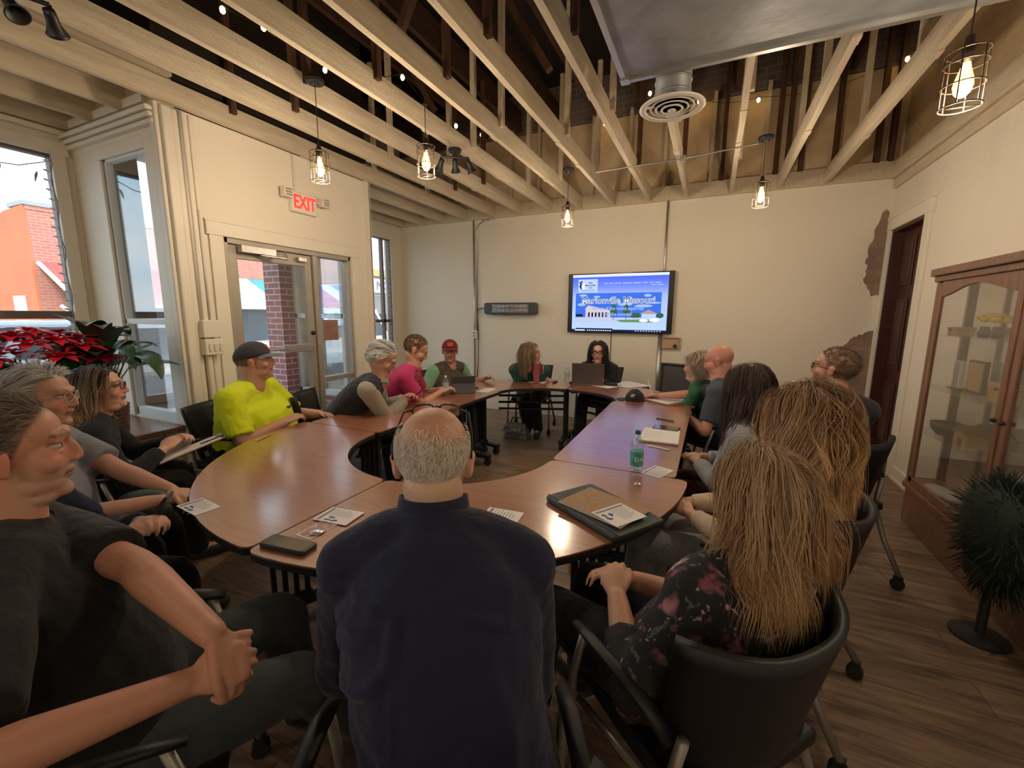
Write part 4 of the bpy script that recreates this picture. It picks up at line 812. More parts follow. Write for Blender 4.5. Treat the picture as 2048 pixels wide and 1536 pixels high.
def head_prims(b,c,R,s=1,fem=False,fat=0,nose=1.0):
    P=lambda x,y,z: c+R@(V((x,y,z))*s)
    def E(x,y,z,a,bb_,cc): b.ell(P(x,y,z),(a*s,bb_*s,cc*s),R,n=24,m=16)
    j=.92 if fem else 1.0
    E(0,-.017,.035,.075,.094,.083); E(0,.028,.045,.064,.056,.056); E(0,.034,-.028,(.059+fat*.010)*j,.056,.074); E(0,.024,-.072,(.052+fat*.018)*j,.056,.042)
    E(0,.070,-.100,.024*j,.021,.019); E(0,.058,-.080,.032*j,.026,.026); E(0,.064,-.056,.031*j,.0245,.021); E(0,.080,-.014,.013,.017,.027); 
    for q in(-1,1):
        E(q*(.037+fat*.006),.055,-.026,.026+fat*.006,.026,.027); E(q*.079,-.012,-.004,.009,.019,.031); E(q*.081,-.016,.010,.011,.016,.016); E(q*.077,-.006,-.028,.008,.010,.012)
        E(q*.0115,.096,-.031,.0075,.010,.0075); E(q*.032,.0745,.0195,.0185,.0105,.0060); E(q*.032,.072,-.0035,.017,.0105,.0055)
    bt=.010 if fem else .012
    b.tube([P(-.046,.070,.028),P(-.025,.086,.033),P(0,.087,.028),P(.025,.086,.033),P(.046,.070,.028)],[bt*s*.8,bt*s,bt*s*.9,bt*s,bt*s*.8],10)
    n=nose; b.tube([P(0,.083,.022),P(0,.094+.004*n,.002),P(0,.099+.007*n,-.018),P(0,.100+.008*n,-.027),P(0,.090,-.037)],[.008*s,.0085*s,.0095*s,.0105*s,.006*s],12)
    b.tube([P(-.025,.077,-.0565),P(-.010,.0895,-.0530),P(0,.0900,-.0545),P(.010,.0895,-.0530),P(.025,.077,-.0565)],[.0035*s,.0065*s,.006*s,.0065*s,.0035*s],8)
    b.tube([P(-.022,.077,-.062),P(0,.0885,-.0675),P(.022,.077,-.062)],[.0035*s,.0075*s,.0035*s],8)
    if fat: E(0,.02,-.105,.05,.05,.03)
def head_color(co,c,R,s,skin,lip,brow,beard=None,beard_amt=0,scalp=None,scalp_fn=None):
    L=(co-np.array(c))@np.array(R)/s; x,y,z=L[:,0],L[:,1],L[:,2]
    n=len(co); col=np.tile(np.array(skin,np.float32),(n,1))
    def mixin(mask,c2): 
        nonlocal col; m=np.clip(mask,0,1)[:,None]; col=col*(1-m)+np.array(c2,np.float32)*m
    near=(np.abs(x)<.11)&(z>-.125)&(z<.14)&(y>-.13)&(y<.14)
    red=np.array(skin)*np.array((1.12,.80,.74))
    g=lambda cx,cy,cz,r: np.exp(-(((np.abs(x)-cx)**2+(y-cy)**2+(z-cz)**2)/(r*r)))
    mixin(near*.75*(g(.04,.075,-.025,.024)+g(0,.11,-.025,.02)+g(.082,-.012,0,.03)),red)
    rs=np.sin(co[:,0]*230+np.sin(co[:,2]*170)*2)*np.sin(co[:,1]*190+co[:,2]*210)
    if scalp is not None: mixin(near*scalp_fn(x,y,z)*(.8+.2*rs),scalp)
    if beard is not None:
        m=np.clip(((-.030-z)*60+1)*.5,0,1)*(y>-.01)*(z>-.125); m*=np.clip((y+.01)/.02,0,1); mixin(near*m*beard_amt*(.8+.25*rs),beard)
        mm=(z<-.038)&(z>-.052)&(y>.07)&(np.abs(x)<.032); mixin(near*mm*beard_amt,beard)
    lm=((z<-.050)&(z>-.074)&(y>.076)&(np.abs(x)<.0265)).astype(float); mixin(near*lm*.85,lip)
    mixin(near*((np.abs(z+.0605)<.0018)&(y>.074)&(np.abs(x)<.026)),np.array(lip)*.4)
    bm_=((np.abs(x)>.012)&(np.abs(x)<.050)&(z>.030-.12*np.maximum(np.abs(x)-.03,0))&(z<.0385-.2*np.maximum(np.abs(x)-.035,0))&(y>.062)).astype(float); mixin(near*bm_*.75,brow)
    le=np.hypot((np.abs(x)-.0315)/.0160,(z-.0085)/.0085); mixin(near*((le>.72)&(le<1.12)&(z>.0095)&(y>.055))*.75,np.array(brow)*.6)
    return col
def hair_growth(c,R,s,n,length,region,colors,colls,flow,gravity=.12,curl=0,freq=25,vol=.012,width=.0035,clump=.55,steps=None,seed=1,part=0.,jit=.15,guides=70,flip=0,cap=True,tipcol=None,wjit=.3,windup=0,capz=1.03,lift=.97,hug=.22):
    r=np.random.default_rng(seed); st=steps or max(5,int(length/.014)); Rn=np.array(R); cc=np.array(c); rad=np.array((.0775,.0965,.0875))*s; off=np.array((0,-.017,.035))*s
    D=[]
    while len(D)<n:
        v=r.normal(size=3); v/=np.linalg.norm(v)
        if region(*v): D.append(v)
    D=np.array(D); 
    hc=cc+Rn@off
    p=D*rad*1.0
    L=length*(1+r.uniform(-wjit,wjit*.35,size=n)); ds=L/st
    layer=r.uniform(0,1,size=n)*vol
    fl=np.array([flow(*v) for v in D]); fl=fl+r.normal(size=fl.shape)*jit
    nrm=D/rad; nrm/=np.linalg.norm(nrm,axis=1)[:,None]
    d=fl-nrm*(fl*nrm).sum(1)[:,None]*lift; d/=np.linalg.norm(d,axis=1)[:,None]+1e-9
    gl=Rn.T@np.array((0,0,-1.)); PT=[p.copy()]
    cl=[(Rn.T@(np.array(a)-hc),Rn.T@(np.array(b_)-hc),rr) for a,b_,rr in colls]
    for k in range(st):
        d=d*(1-gravity)+gl*gravity+r.normal(size=d.shape)*jit*.06; d/=np.linalg.norm(d,axis=1)[:,None]
        nn_=p/rad; nl=np.linalg.norm(nn_,axis=1)[:,None]; nn_=nn_/rad; nn_/=np.linalg.norm(nn_,axis=1)[:,None]; pull=hug*np.clip(1.6-nl,0,1)*(p[:,2:3]>-.06*1); d=d-nn_*pull*np.clip((d*nn_).sum(1)[:,None]+.35,0,1); d/=np.linalg.norm(d,axis=1)[:,None]
        p=p+d*ds[:,None]
        er=rad+layer[:,None]+.002; q=p/er; l=np.linalg.norm(q,axis=1); m=l<1
        p=np.where(m[:,None],q/np.maximum(l,1e-6)[:,None]*er,p)
        for a,b_,rr in cl:
            ab=b_-a; t=np.clip(((p-a)@ab)/max(ab@ab,1e-9),0,1); q=a+t[:,None]*ab; v=p-q; l=np.linalg.norm(v,axis=1); rr2=rr+layer*.7; m=l<rr2
            p=np.where(m[:,None],q+v/np.maximum(l,1e-6)[:,None]*rr2[:,None],p)
        dd=p-PT[-1]; dl=np.linalg.norm(dd,axis=1)[:,None]; d=np.where(dl>1e-6,dd/np.maximum(dl,1e-6),d); PT.append(p.copy())
    PT=np.array(PT) # st+1,n,3
    tt=np.linspace(0,1,st+1)[:,None]
    G=r.choice(n,size=min(guides,n),replace=False); gi=G[np.argmin(((D[:,None,:]-D[G][None])**2).sum(2),axis=1)]
    w=(clump*np.clip(tt*1.4,0,1))[:,:,None]; base=PT-PT[0][None]*0
    PT=PT*(1-w)+ (PT[:,gi]+ (PT[0]-PT[0][gi])[None]*.35)*w
    if curl:
        ph=r.uniform(0,6.28,size=n)*.25+ (r.uniform(0,6.28,size=n)[gi])
        ln=tt*L[None]; a=np.sin(ln*freq+ph[None])-np.sin(ph)[None]*(1-tt); a2=np.cos(ln*freq*1.0+ph[None]*1.3)
        T_=np.gradient(PT,axis=0); T_/=np.linalg.norm(T_,axis=2)[:,:,None]+1e-9
        nn=PT/ (np.linalg.norm(PT,axis=2)[:,:,None]+1e-9); sd=np.cross(T_,nn); sd/=np.linalg.norm(sd,axis=2)[:,:,None]+1e-9
        amp=curl*np.clip(tt*1.8,0,1)**1.3; PT=PT+sd*(a*amp)[:,:,None]+nn*((a2+.6)*amp*.6)[:,:,None]
    Wd=PT@Rn.T+hc
    T_=np.gradient(Wd,axis=0); T_/=np.linalg.norm(T_,axis=2)[:,:,None]+1e-9
    N_=Wd-(hc[None,None]+np.array((0,0,0))); N_/=np.linalg.norm(N_,axis=2)[:,:,None]+1e-9
    S_=np.cross(T_,N_); S_/=np.linalg.norm(S_,axis=2)[:,:,None]+1e-9; N2=np.cross(S_,T_)
    prof=width*(np.minimum(1,.55+1.8*tt)*np.clip(1.35-tt**2.2*1.25,.12,1))*r.uniform(.6,1.25,size=n)[None]
    ring=np.stack([Wd+S_*prof[:,:,None],Wd+N2*(prof*.45)[:,:,None],Wd-S_*prof[:,:,None],Wd-N2*(prof*.45)[:,:,None]],axis=2) # st+1,n,4,3
    vs=ring.transpose(1,0,2,3).reshape(-1,3); k4=(st+1)*4
    i0=(np.arange(n)[:,None,None]*k4+np.arange(st)[None,:,None]*4); q=np.arange(4)[None,None]; q2=(q+1)%4
    fa=np.stack([i0+q,i0+q2,i0+4+q2,i0+4+q],axis=3).reshape(-1,4)
    c0,c1=np.array(colors[0]),np.array(colors[1]); rv=r.uniform(0,1,size=n); rv=.5*rv+.5*rv[gi]
    base=c0[None]*(1-rv[:,None])+c1[None]*rv[:,None]; tc=np.array(tipcol) if tipcol is not None else None
    cols=np.repeat(base[:,None,:],st+1,axis=1)
    if tc is not None: ww=(np.clip((tt[:,0]-.18)*1.9,0,1)[None,:,None]*(.4+.6*rv[:,None,None])); cols=cols*(1-ww)+tc*ww
    cols=np.repeat(cols,4,axis=1).reshape(-1,3)
    if cap:
        nu,nv=90,56; cv=[];cf=[];o=len(vs); ok={}
        for i in range(nv+1):
            th=PI*i/nv
            for k in range(nu):
                a=2*PI*k/nu; v=(math.sin(th)*math.cos(a),math.sin(th)*math.sin(a),math.cos(th)); ok[(i,k)]=region(*v); pz_=np.array(v)*rad*capz; cv.append(Rn@pz_+hc)
        for i in range(nv):
            for k in range(nu):
                k2=(k+1)%nu
                if ok[(i,k)] and ok[(i+1,k)] and ok[(i,k2)] and ok[(i+1,k2)]: cf.append((o+i*nu+k,o+(i+1)*nu+k,o+(i+1)*nu+k2,o+i*nu+k2))
        vs=np.vstack([vs,np.array(cv)]); cols=np.vstack([cols,np.tile((c0*.6+c1*.2),(len(cv),1))]); fa=list(map(tuple,fa.tolist()))+cf
    else: fa=list(map(tuple,fa.tolist()))
    return vs,fa,cols
def add_hair(body,name,data):
    vs,fa,cols=data; off=np.array(body.location); me=bpy.data.meshes.new(name); me.from_pydata((vs-off).tolist(),[],fa); me.materials.append(M['hair_strands'])
    a=me.color_attributes.new('Col','FLOAT_COLOR','POINT'); c=np.ones((len(vs),4),np.float32); c[:,:3]=cols; a.data.foreach_set('color',c.ravel()); me.polygons.foreach_set('use_smooth',[True]*len(me.polygons))
    o=bpy.data.objects.new(name,me); COL.objects.link(o); o.parent=body; return o
def glasses(body,c,R,s=1,m='glasses_black',lens='lens',name='eyeglasses',w=.024,h=.018,dz=0,dy=0,rot=0,r=.0022,kids=True):
    Rx=Matrix.Rotation(rot,3,'X'); P=lambda x,y,z: c+R@(Rx@V((x,y,z))*s+V((0,dy,dz))*s); b=MB()
    for q in(-1,1):
        ring=[]; 
        for k in range(21):
            a=2*PI*k/20; ca,sa=math.cos(a),math.sin(a); e=(abs(ca)**3+abs(sa)**3)**(-1/3); ring.append(P(q*.031+w*ca*e,.104-abs(q*.031+w*ca*e)*.18,.006+h*sa*e))
        b.tube(ring,r*s,6,cap=False); b.tube([P(q*.056,.094,.012),P(q*.074,.085,.012),P(q*.083,.02,.008),P(q*.084,-.02,.004),P(q*.082,-.035,-.012)],r*s,6)
    b.tube([P(-.010,.103,.010),P(0,.106,.013),P(.010,.103,.010)],r*s,6); g=b.build(name,m,body,smooth=True)
    b=MB()
    for q in(-1,1):
        pts=[]
        for k in range(16):
            a=2*PI*k/16; ca,sa=math.cos(a),math.sin(a); e=(abs(ca)**3+abs(sa)**3)**(-1/3); pts.append(P(q*.031+w*.96*ca*e,.104-abs(q*.031+w*ca*e)*.18,.006+h*.96*sa*e))
        b2=MB(); b2.add(pts,[tuple(range(16))]); b2.build('lens',lens,g)
    return g
FACE=lambda hl,side=.30: (lambda x,y,z: not((y>.15 and z<hl) ) and z>-.62 and not(y>-.12 and z<-.12) and not(abs(x)>.82 and -.5<z<.02 and y>-.25 and y<.3))
def basis(look,roll=0):
    f=V(look).normalized(); r=f.cross(V((0,0,1))).normalized(); u=r.cross(f); R=Matrix((r,f,u)).transposed()
    if roll: R=R@Matrix.Rotation(roll,3,'Y')
    return R
def person(label,H,look,f,hip,clothes,name='person',s=1.0,hs=None,shw=.19,girth=1.0,belly=0,fem=False,fat=0,skin=(.50,.27,.18),lip=(.42,.17,.14),brow=(.12,.07,.05),beard=None,beard_amt=0,scalp=None,scalp_fn=None,
           hands=None,hd=None,curls=(.7,.7),roll=0,vox=.0068,sleeve=.5,sleeve_m='shirt',feet=None,hint=None,voxc=.010,wr=.016,necklen=.158,collar=True,neckopen=None,nose=1.0,legcol='trousers',shirt='shirt',hipz=.55,armg=1.0,knee_up=None,eyes=True,sh_tilt=0,palm=None,lapz=.72,bend=.025,shoes=True,sh_ax=None,handscale=1.0,fold=.10,slscale=1.0,sleeve_mat=None):
    H=V(H); f=V((*f,0)).normalized(); side=V((f.y,-f.x,0)); hs=hs or s; R=basis(look,roll); lk=V(look); lk.z=0; lk.normalize()
    if sh_ax: side_s=V((*sh_ax,0)).normalized()
    else: side_s=side
    hipC=V((*hip,hipz)); N=H+V((0,0,-necklen*s))-lk*.028*s
    UPS=V((0,0,1)); sp=(N-hipC); bk=-(sp.normalized().cross(side)).normalized()
    if bk.dot(f)>0: bk=-bk
    def spine(t): return hipC.lerp(N,t)+bk*bend*math.sin(PI*min(max(t,0),1))
    sdt=lambda t: side.lerp(side_s,min(max(t,0),1)).normalized()
    tor=[(-.17,.10,.07,0),(-.13,.155,.105,0),(-.03,.172,.122,.4),(.12,.168,.122,1),(.28,.160,.118,1.1),(.45,.160,.118,.8),(.62,.170,.118,.3),(.76,.168,.108,0),(.87,.135,.088,0),(.95,.085,.065,0),(1.0,.062,.058,0)]
    w=shw/.19
    def torso(b,infl):
        oval(b,[(spine(t)+f*(belly*k*.5),a*girth*w+infl,d*girth+belly*k*.5+infl) for t,a,d,k in tor],side_s,24,2.35)
    SHj=[spine(.83)-side_s*shw*s+UPS*(.0-sh_tilt)+f*.01, spine(.83)+side_s*shw*s+UPS*(.0+sh_tilt)+f*.01]
    hands=hands or [None,None]
    Wd=[]
    for i,q in enumerate((-1,1)):
        h=hands[i]
        if h is None: h=hipC+f*.36*s+side*q*.05; h.z=lapz
        Wd.append(V(h))
    armr=[(.052,.047,.040,.040,.036,.027)]
    EL=[]
    for i,q in enumerate((-1,1)):
        hv=(hint[i] if hint and hint[i] is not None else side_s*q*(.6+.5*(girth-1))-f*.35-UPS*.75); d=(Wd[i]-SHj[i]); EL.append(ik(SHj[i],Wd[i],.30*s,.265*s,hv))
    def arms(b,infl,t_end,only=None,r_end=1.0,flat=False,ws=1.0):
        for i in (0,1):
            S_,E_,W_=SHj[i],EL[i],Wd[i]; K=armg
            P=[S_.lerp(E_,-.04),S_.lerp(E_,.35),S_.lerp(E_,.8),E_,E_.lerp(W_,.25),E_.lerp(W_,.65),W_]; rr=[.054*K,.050*K,.042*K,.040*K,.041*K,.033*K,.026*K]
            # cut at t_end (0..2)
            if t_end<2:
                T=[0,.35,.8,1,1.25,1.65,2]; P2=[];r2=[]
                for k in range(7):
                    if T[k]<t_end: P2.append(P[k]); r2.append(rr[k])
                    else:
                        a=(t_end-T[k-1])/(T[k]-T[k-1]); P2.append(P[k-1].lerp(P[k],a)); r2.append(rr[k-1]*(1-a)+rr[k]*a); break
                P,rr=P2,r2
            rr=[x*s+infl for x in rr]
            if infl and t_end<1.3: rr[-1]=rr[-1]+.010*ws; rr[-2]=rr[-2]+.006*ws
            if infl:
                out=[];Rr=[]
                for k in range(len(P)-1):
                    for m_ in range(4): out.append(P[k].lerp(P[k+1],m_/4)); Rr.append(rr[k]*(1-m_/4)+rr[k+1]*m_/4)
                out.append(P[-1]);Rr.append(rr[-1]); b.tube(out,Rr,16)
            else: limb(b,P,rr,16)
            b.ell(S_,(.056*s*K+infl,)*3) if True else None
    def shoulders(b,infl):
        q0=spine(.93); 
        for i in (0,1): limb(b,[q0,q0.lerp(SHj[i],.5)+UPS*.012,SHj[i]],[.055*s+infl,.058*s+infl,.056*s*armg+infl],16)
    KN=[];FT=[];HP=[]
    for i,q in enumerate((-1,1)):
        hp=hipC+side*q*.09*girth*w-UPS*.01+f*.02; ft=(feet[i] if feet and feet[i] is not None else hipC+f*.50*s+side*q*.13); ft=V(ft); 
        if not feet or feet[i] is None: ft.z=.10
        kh=(knee_up[i] if knee_up and knee_up[i] is not None else f*.8+UPS*.8); KN.append(ik(hp,ft,.44*s,.43*s,kh)); FT.append(ft); HP.append(hp)
    def legs(b,infl,flare=0):
        for i in(0,1): limb(b,[HP[i],HP[i].lerp(KN[i],.5),KN[i],KN[i].lerp(FT[i],.3),KN[i].lerp(FT[i],.75),FT[i]],[x*s+infl+e*flare for x,e in ((.088*girth,0),(.076*girth**.6,0),(.058,0),(.055,.2),(.044,.6),(.034,1))],16)
    # ---- the body: one continuous surface
    b=MB(); head_prims(b,H,R,hs,fem,fat,nose); nr=.052 if fem else .060; nr*=1+.18*fat
    limb(b,[N-UPS*.02,N.lerp(H,.35),H+R@V((0,-.022,-.045))*hs],[nr*s*1.12,nr*s,nr*s*.98],18,4)
    torso(b,-.024); shoulders(b,-.014); arms(b,0,2); legs(b,-.006)
    for i in(0,1):
        dd=(Wd[i]-EL[i]).normalized() if not hd or hd[i] is None else V(hd[i]); pn=(palm[i] if palm and palm[i] is not None else (-UPS-side*(-1 if i==0 else 1)*.5)); 
        hand(b,Wd[i]+dd*.01,dd,pn,s*handscale,curls[i],th=(-1 if i==0 else 1))
        if shoes: limb(b,[FT[i]-f*.02-UPS*.02,FT[i]+f*.14*s-UPS*.06],[.035,.028],10,3)
    body=b.build(name,'skin',None,origin=(hip[0],hip[1],0 if shoes else .3)); remesh(body,vox,3,fac=.45); tag(body,label,'person')
    paint(body,lambda co: head_color(co,H,R,hs,skin,lip,brow,beard,beard_amt,scalp,scalp_fn))
    # ---- clothing
    T_=MB(); torso(T_,.010); shoulders(T_,.019); arms(T_,.013*slscale,sleeve,ws=slscale)
    if collar:
        cc=N+UPS*.028*s-lk*.003; T_.tube([cc+V((math.cos(2*PI*k/20)*.0,0,0))+side_s*math.cos(2*PI*k/20)*(.066*s+.10*(nr-.06))+f*math.sin(2*PI*k/20)*.063*s-UPS*(.022*(1+math.sin(2*PI*k/20)))*.9 for k in range(21)],.0135,8,cap=False)
    sh=T_.build('shirt',shirt,body); remesh(sh,voxc,4,disp=wr,dscale=fold,fac=.5)
    if sleeve_mat:
        b=MB(); arms(b,.019*slscale,sleeve,ws=slscale); sl=b.build('sleeves',sleeve_mat,body); remesh(sl,voxc,3,disp=wr*.8,dscale=fold,fac=.5)
    b=MB(); oval(b,[(hipC+(spine(.1)-hipC)*t/.1+f*(belly*.3 if t>-.1 else 0),a*girth*w+.006,d*girth+.006+belly*.2) for t,a,d in((-.17,.13,.09),(-.10,.17,.122),(0,.177,.128),(.10,.172,.125),(.14,.16,.11))],side,22); legs(b,.014,.018)
    tr=b.build('trousers',legcol,body); remesh(tr,voxc,3,disp=.010,dscale=.11)
    if shoes:
        for i in(0,1):
            b=MB(); a=FT[i]; b.ell(a+f*.02-UPS*.055,(.043*s,.043*s,.045*s)); limb(b,[a-f*.03-UPS*.055,a+f*.06-UPS*.058,a+f*.17*s-UPS*.066],[.040*s,.043*s,.033*s],14,4); o=b.build('shoe','shoe_dark',body); 
            for v in o.data.vertices: v.co.z=max(v.co.z,.004)
            remesh(o,.010,3)
    if eyes:
        for q in(-1,1):
            P=H+R@(V((q*.0315,.0705,.0075))*hs); e=MB().ell(P,(.0135*hs,.0105*hs,.0062*hs),R,n=18,m=12).build('eye','eye_white',body,smooth=True); MB().ell(P+R@(V((0,.0092,0))*hs),(.0056*hs,.0018*hs,.0052*hs),R,n=14,m=8).build('iris','iris',e,smooth=True)
    info=dict(H=H,R=R,s=hs,N=N,SH=SHj,EL=EL,W=Wd,sp=spine,side=side_s,f=f,body=body,hip=hipC,shirt=sh,KN=KN,
        colls=[(N-UPS*.05,N.lerp(H,.6),nr*s+.004),(SHj[0],spine(.9),.075*s),(SHj[1],spine(.9),.075*s),(spine(.75),spine(.4),.145*girth),(spine(.72)+side_s*.07,spine(.3)+side_s*.07,.125*girth),(spine(.72)-side_s*.07,spine(.3)-side_s*.07,.125*girth)])
    return info
def do_hair(I,name='hair',**k):
    colls=I['colls'] if k.pop('long',False) else []
    return add_hair(I['body'],name,hair_growth(I['H'],I['R'],I['s'],colls=colls,**k))
def part_flow(part=0,back=.35,fwd=0):
    def fn(x,y,z):
        sg=1 if x>part else -1; a=min(1,abs(x-part)*4+.25); return (sg*a,-back+fwd*max(y,0),.15*z-.3*(1-z))
    return fn
back_flow=lambda x,y,z:(x*.2,-1,-.35+.5*z)
down_flow=lambda x,y,z:(x*.3,y*.2-.2,-1)
UP=V((0,0,1))
wom=lambda x,y,z: z>(.55 if y>.45 else (-.05 if y>.05 else -.72))
wom2=lambda x,y,z: z>(.50 if y>.5 else (.0 if y>.1 else -.80))
HLy=[-.12,-.02,.005,.03,.05,.08]; HLz=[-.055,-.045,-.008,.048,.078,.092]
man=lambda x,y,z: (z*.0875+.035)>np.interp(y*.0965-.017,HLy,HLz)+random.uniform(-.004,.008) and not(abs(x)>.80 and z<-.12 and y>-.25)
def hl(k=.9): return lambda x,y,z: np.clip((z-np.interp(y,HLy,HLz))*90+.5,0,1)*(1-((np.abs(x)>.077)&(z<.03)&(y>-.035)))*k
fabric('f_navy',(.015,.018,.046),(.010,.012,.030),bump=.5,bs=16); fabric('f_black',(.012,.012,.013)); fabric('f_charcoal',(.013,.0125,.0125),bump=.4); fabric('f_slate',(.050,.060,.062),(.035,.042,.044)); fabric('f_darkpants',(.013,.014,.018)); fabric('f_jeans',(.05,.065,.09),(.03,.04,.055),bs=60)
fabric('f_grey_tee',(.22,.225,.25),(.17,.175,.20)); fabric('f_hiviz',(.62,.72,.015),(.50,.60,.01),bump=.3); fabric('f_pink',(.50,.035,.14),(.40,.025,.11)); fabric('f_mint',(.22,.42,.26)); fabric('f_brownvest',(.09,.075,.055),(.06,.05,.038)); fabric('f_vest',(.022,.026,.034),bs=30,bump=.9); fabric('f_stripe',(.36,.32,.27),(.28,.25,.22),bs=60)
fabric('f_green',(.035,.14,.07),(.025,.10,.05)); fabric('f_dkgreen',(.015,.075,.055)); fabric('f_polo',(.060,.075,.10),(.045,.055,.08)); fabric('f_cardigan',(.36,.36,.36),(.28,.28,.28),bs=90,bump=.6); fabric('f_burgundy',(.06,.008,.016)); fabric('f_dkshirt',(.035,.035,.042)); fabric('f_cream',(.55,.42,.30))
fabric('f_darksweater',(.014,.016,.022),bs=90)
def pattern(name,base,cols,scale,thr=.5,rough=.8):
    m=mat(name,base,rough); nt=m.node_tree; b=nt.nodes['Principled BSDF']; t=nt.nodes.new('ShaderNodeTexCoord')
    src=None
    nz_=nt.nodes.new('ShaderNodeTexNoise'); nz_.inputs['Scale'].default_value=scale*1.4; nz_.inputs['Detail'].default_value=3; nt.links.new(t.outputs['Object'],nz_.inputs['Vector'])
    vm=nt.nodes.new('ShaderNodeMix'); vm.data_type='RGBA'; vm.inputs[0].default_value=.22; nt.links.new(t.outputs['Object'],vm.inputs[6]); nt.links.new(nz_.outputs['Color'],vm.inputs[7])
    for i,(c,sc,lo,hi) in enumerate(cols):
        v=nt.nodes.new('ShaderNodeTexVoronoi'); v.inputs['Scale'].default_value=sc; 
        mpn=nt.nodes.new('ShaderNodeMapping'); mpn.inputs['Location'].default_value=(i*3.1,i*1.7,i*.9); nt.links.new(vm.outputs[2],mpn.inputs[0]); nt.links.new(mpn.outputs[0],v.inputs['Vector'])
        r=nt.nodes.new('ShaderNodeMapRange'); r.inputs[1].default_value=hi; r.inputs[2].default_value=lo; nt.links.new(v.outputs['Distance'],r.inputs[0])
        # only some cells bloom
        sp=nt.nodes.new('ShaderNodeSeparateColor'); nt.links.new(v.outputs['Color'],sp.inputs[0]); gt=nt.nodes.new('ShaderNodeMath'); gt.operation='GREATER_THAN'; gt.inputs[1].default_value=thr; nt.links.new(sp.outputs[0],gt.inputs[0])
        mu=nt.nodes.new('ShaderNodeMath'); mu.operation='MULTIPLY'; nt.links.new(r.outputs[0],mu.inputs[0]); nt.links.new(gt.outputs[0],mu.inputs[1])
        mx=nt.nodes.new('ShaderNodeMix'); mx.data_type='RGBA'; nt.links.new(mu.outputs[0],mx.inputs[0])
        if src: nt.links.new(src,mx.inputs[6])
        else: mx.inputs[6].default_value=(*base,1)
        mx.inputs[7].default_value=(*c,1); src=mx.outputs[2]
    nt.links.new(src,b.inputs['Base Color']); return m
pattern('f_floral',(.012,.011,.012),[((.42,.18,.20),9,.10,.38),((.66,.52,.50),9,.03,.24),((.32,.09,.13),13,.06,.34),((.12,.15,.13),24,.05,.30),((.55,.42,.42),30,.05,.25)],9,.42)
pattern('f_speckle',(.36,.37,.38),[((.05,.05,.055),70,.15,.5),((.10,.10,.10),45,.1,.4)],40,.35)
pattern('f_lace',(.30,.30,.31),[((.02,.02,.025),60,.2,.55)],30,.2)
# --- man in navy shirt, back to the camera
A=person('bald man in navy blue shirt seen from behind with eyeglasses pushed up on his head',atD(868,922,.95),(-.47,.86,-.22),(-.48,.877),(-.385,.615),0,s=1.0,hs=1.02,shw=.182,girth=1.16,belly=.06,fat=.5,
   skin=(.56,.30,.19),scalp=(.66,.52,.40),scalp_fn=lambda x,y,z: np.clip((.06-z)*14,0,1)*np.clip((.035-y)*20,0,1)*(z>-.105)*.6,sleeve=1.93,shirt='f_navy',legcol='f_darkpants',vox=.006,voxc=.0085,wr=.018,fold=.15,armg=1.0,hands=[V((-.70,.88,.70)),V((-.50,.98,.70))],slscale=1.1,sh_ax=(.90,.44),bend=.07,necklen=.118,hint=[V((-.25,-.25,-1)),V((.25,-.1,-1))])
fringe=lambda x,y,z: z<.05+.55*random.random()**2.5 and z>-.95 and y<.3 and not(abs(x)>.8 and y>-.2 and z<-.1)
do_hair(A,name='hair_fringe',n=5200,length=.009,region=fringe,colors=((.58,.50,.42),(.88,.84,.78)),flow=down_flow,gravity=.15,vol=.001,width=.0007,clump=.0,seed=5,cap=False,jit=.5,steps=3,lift=.8)
glasses(A['body'],A['H'],A['R'],A['s'],rot=math.radians(42),dy=-.018,dz=.040,name='eyeglasses')
def collar_on(I,h=.045,r=.066,m='f_navy',open_=.0,lean=.1,dz=0):
    # folded collar band round the neck
    n=I['N']; ax=(I['H']-n); ax.z+=.05; ax.normalize(); sv=I['side']; f=I['f']; fd=(f-ax*f.dot(ax)).normalized(); sd=ax.cross(fd)
    def fn(u,v):
        a=-PI/2+open_+(2*PI-2*open_)*u+PI; a=PI/2+open_+(2*PI-2*open_)*u
        rr=r*(1.16-.14*v); q=n+ax*(dz-.012+h*v)+sd*math.cos(a)*rr+fd*math.sin(a)*rr*1.02; return q-V((0,0,.02*max(0,math.sin(a))))
    b=MB(); curve_sheet(b,fn,40,4,.006); return b.build('collar',m,I['body'],smooth=True)
def world_surf(I):
    from mathutils.bvhtree import BVHTree
    bpy.context.view_layer.update(); return BVHTree.FromObject(I['shirt'],bpy.context.evaluated_depsgraph_get()),V(I['body'].location)
def back_folds(I,polys,amp=.007,w=.011):
    me=I['shirt'].data; off=np.array(I['body'].location); n=len(me.vertices); co=np.empty(n*3,np.float32); me.vertices.foreach_get('co',co); co=co.reshape(-1,3); nr=np.empty(n*3,np.float32); me.vertices.foreach_get('normal',nr); nr=nr.reshape(-1,3)
    sv=np.array(I['side']); f=np.array(I['f']); c=np.array(I['N']); p=co+off-c; X=p@sv; Z=co[:,2]+off[2]; back=(nr@f)<.25; D=np.zeros(n)
    for pts,a,ww in polys:
        d=np.full(n,9.)
        P=[np.array(((x-900)/1030,1.02-(y-1110)*.00087)) for x,y in pts]
        for i in range(len(P)-1):
            ab=P[i+1]-P[i]; t=np.clip(((X-P[i][0])*ab[0]+(Z-P[i][1])*ab[1])/(ab@ab),0,1); d=np.minimum(d,np.hypot(X-P[i][0]-t*ab[0],Z-P[i][1]-t*ab[1]))
        D+=a*np.exp(-(d/ww)**2)-a*.4*np.exp(-((d-ww*2)/ww)**2)
    co=co+nr*(D*back)[:,None]; me.vertices.foreach_set('co',co.astype(np.float32).ravel()); me.update()
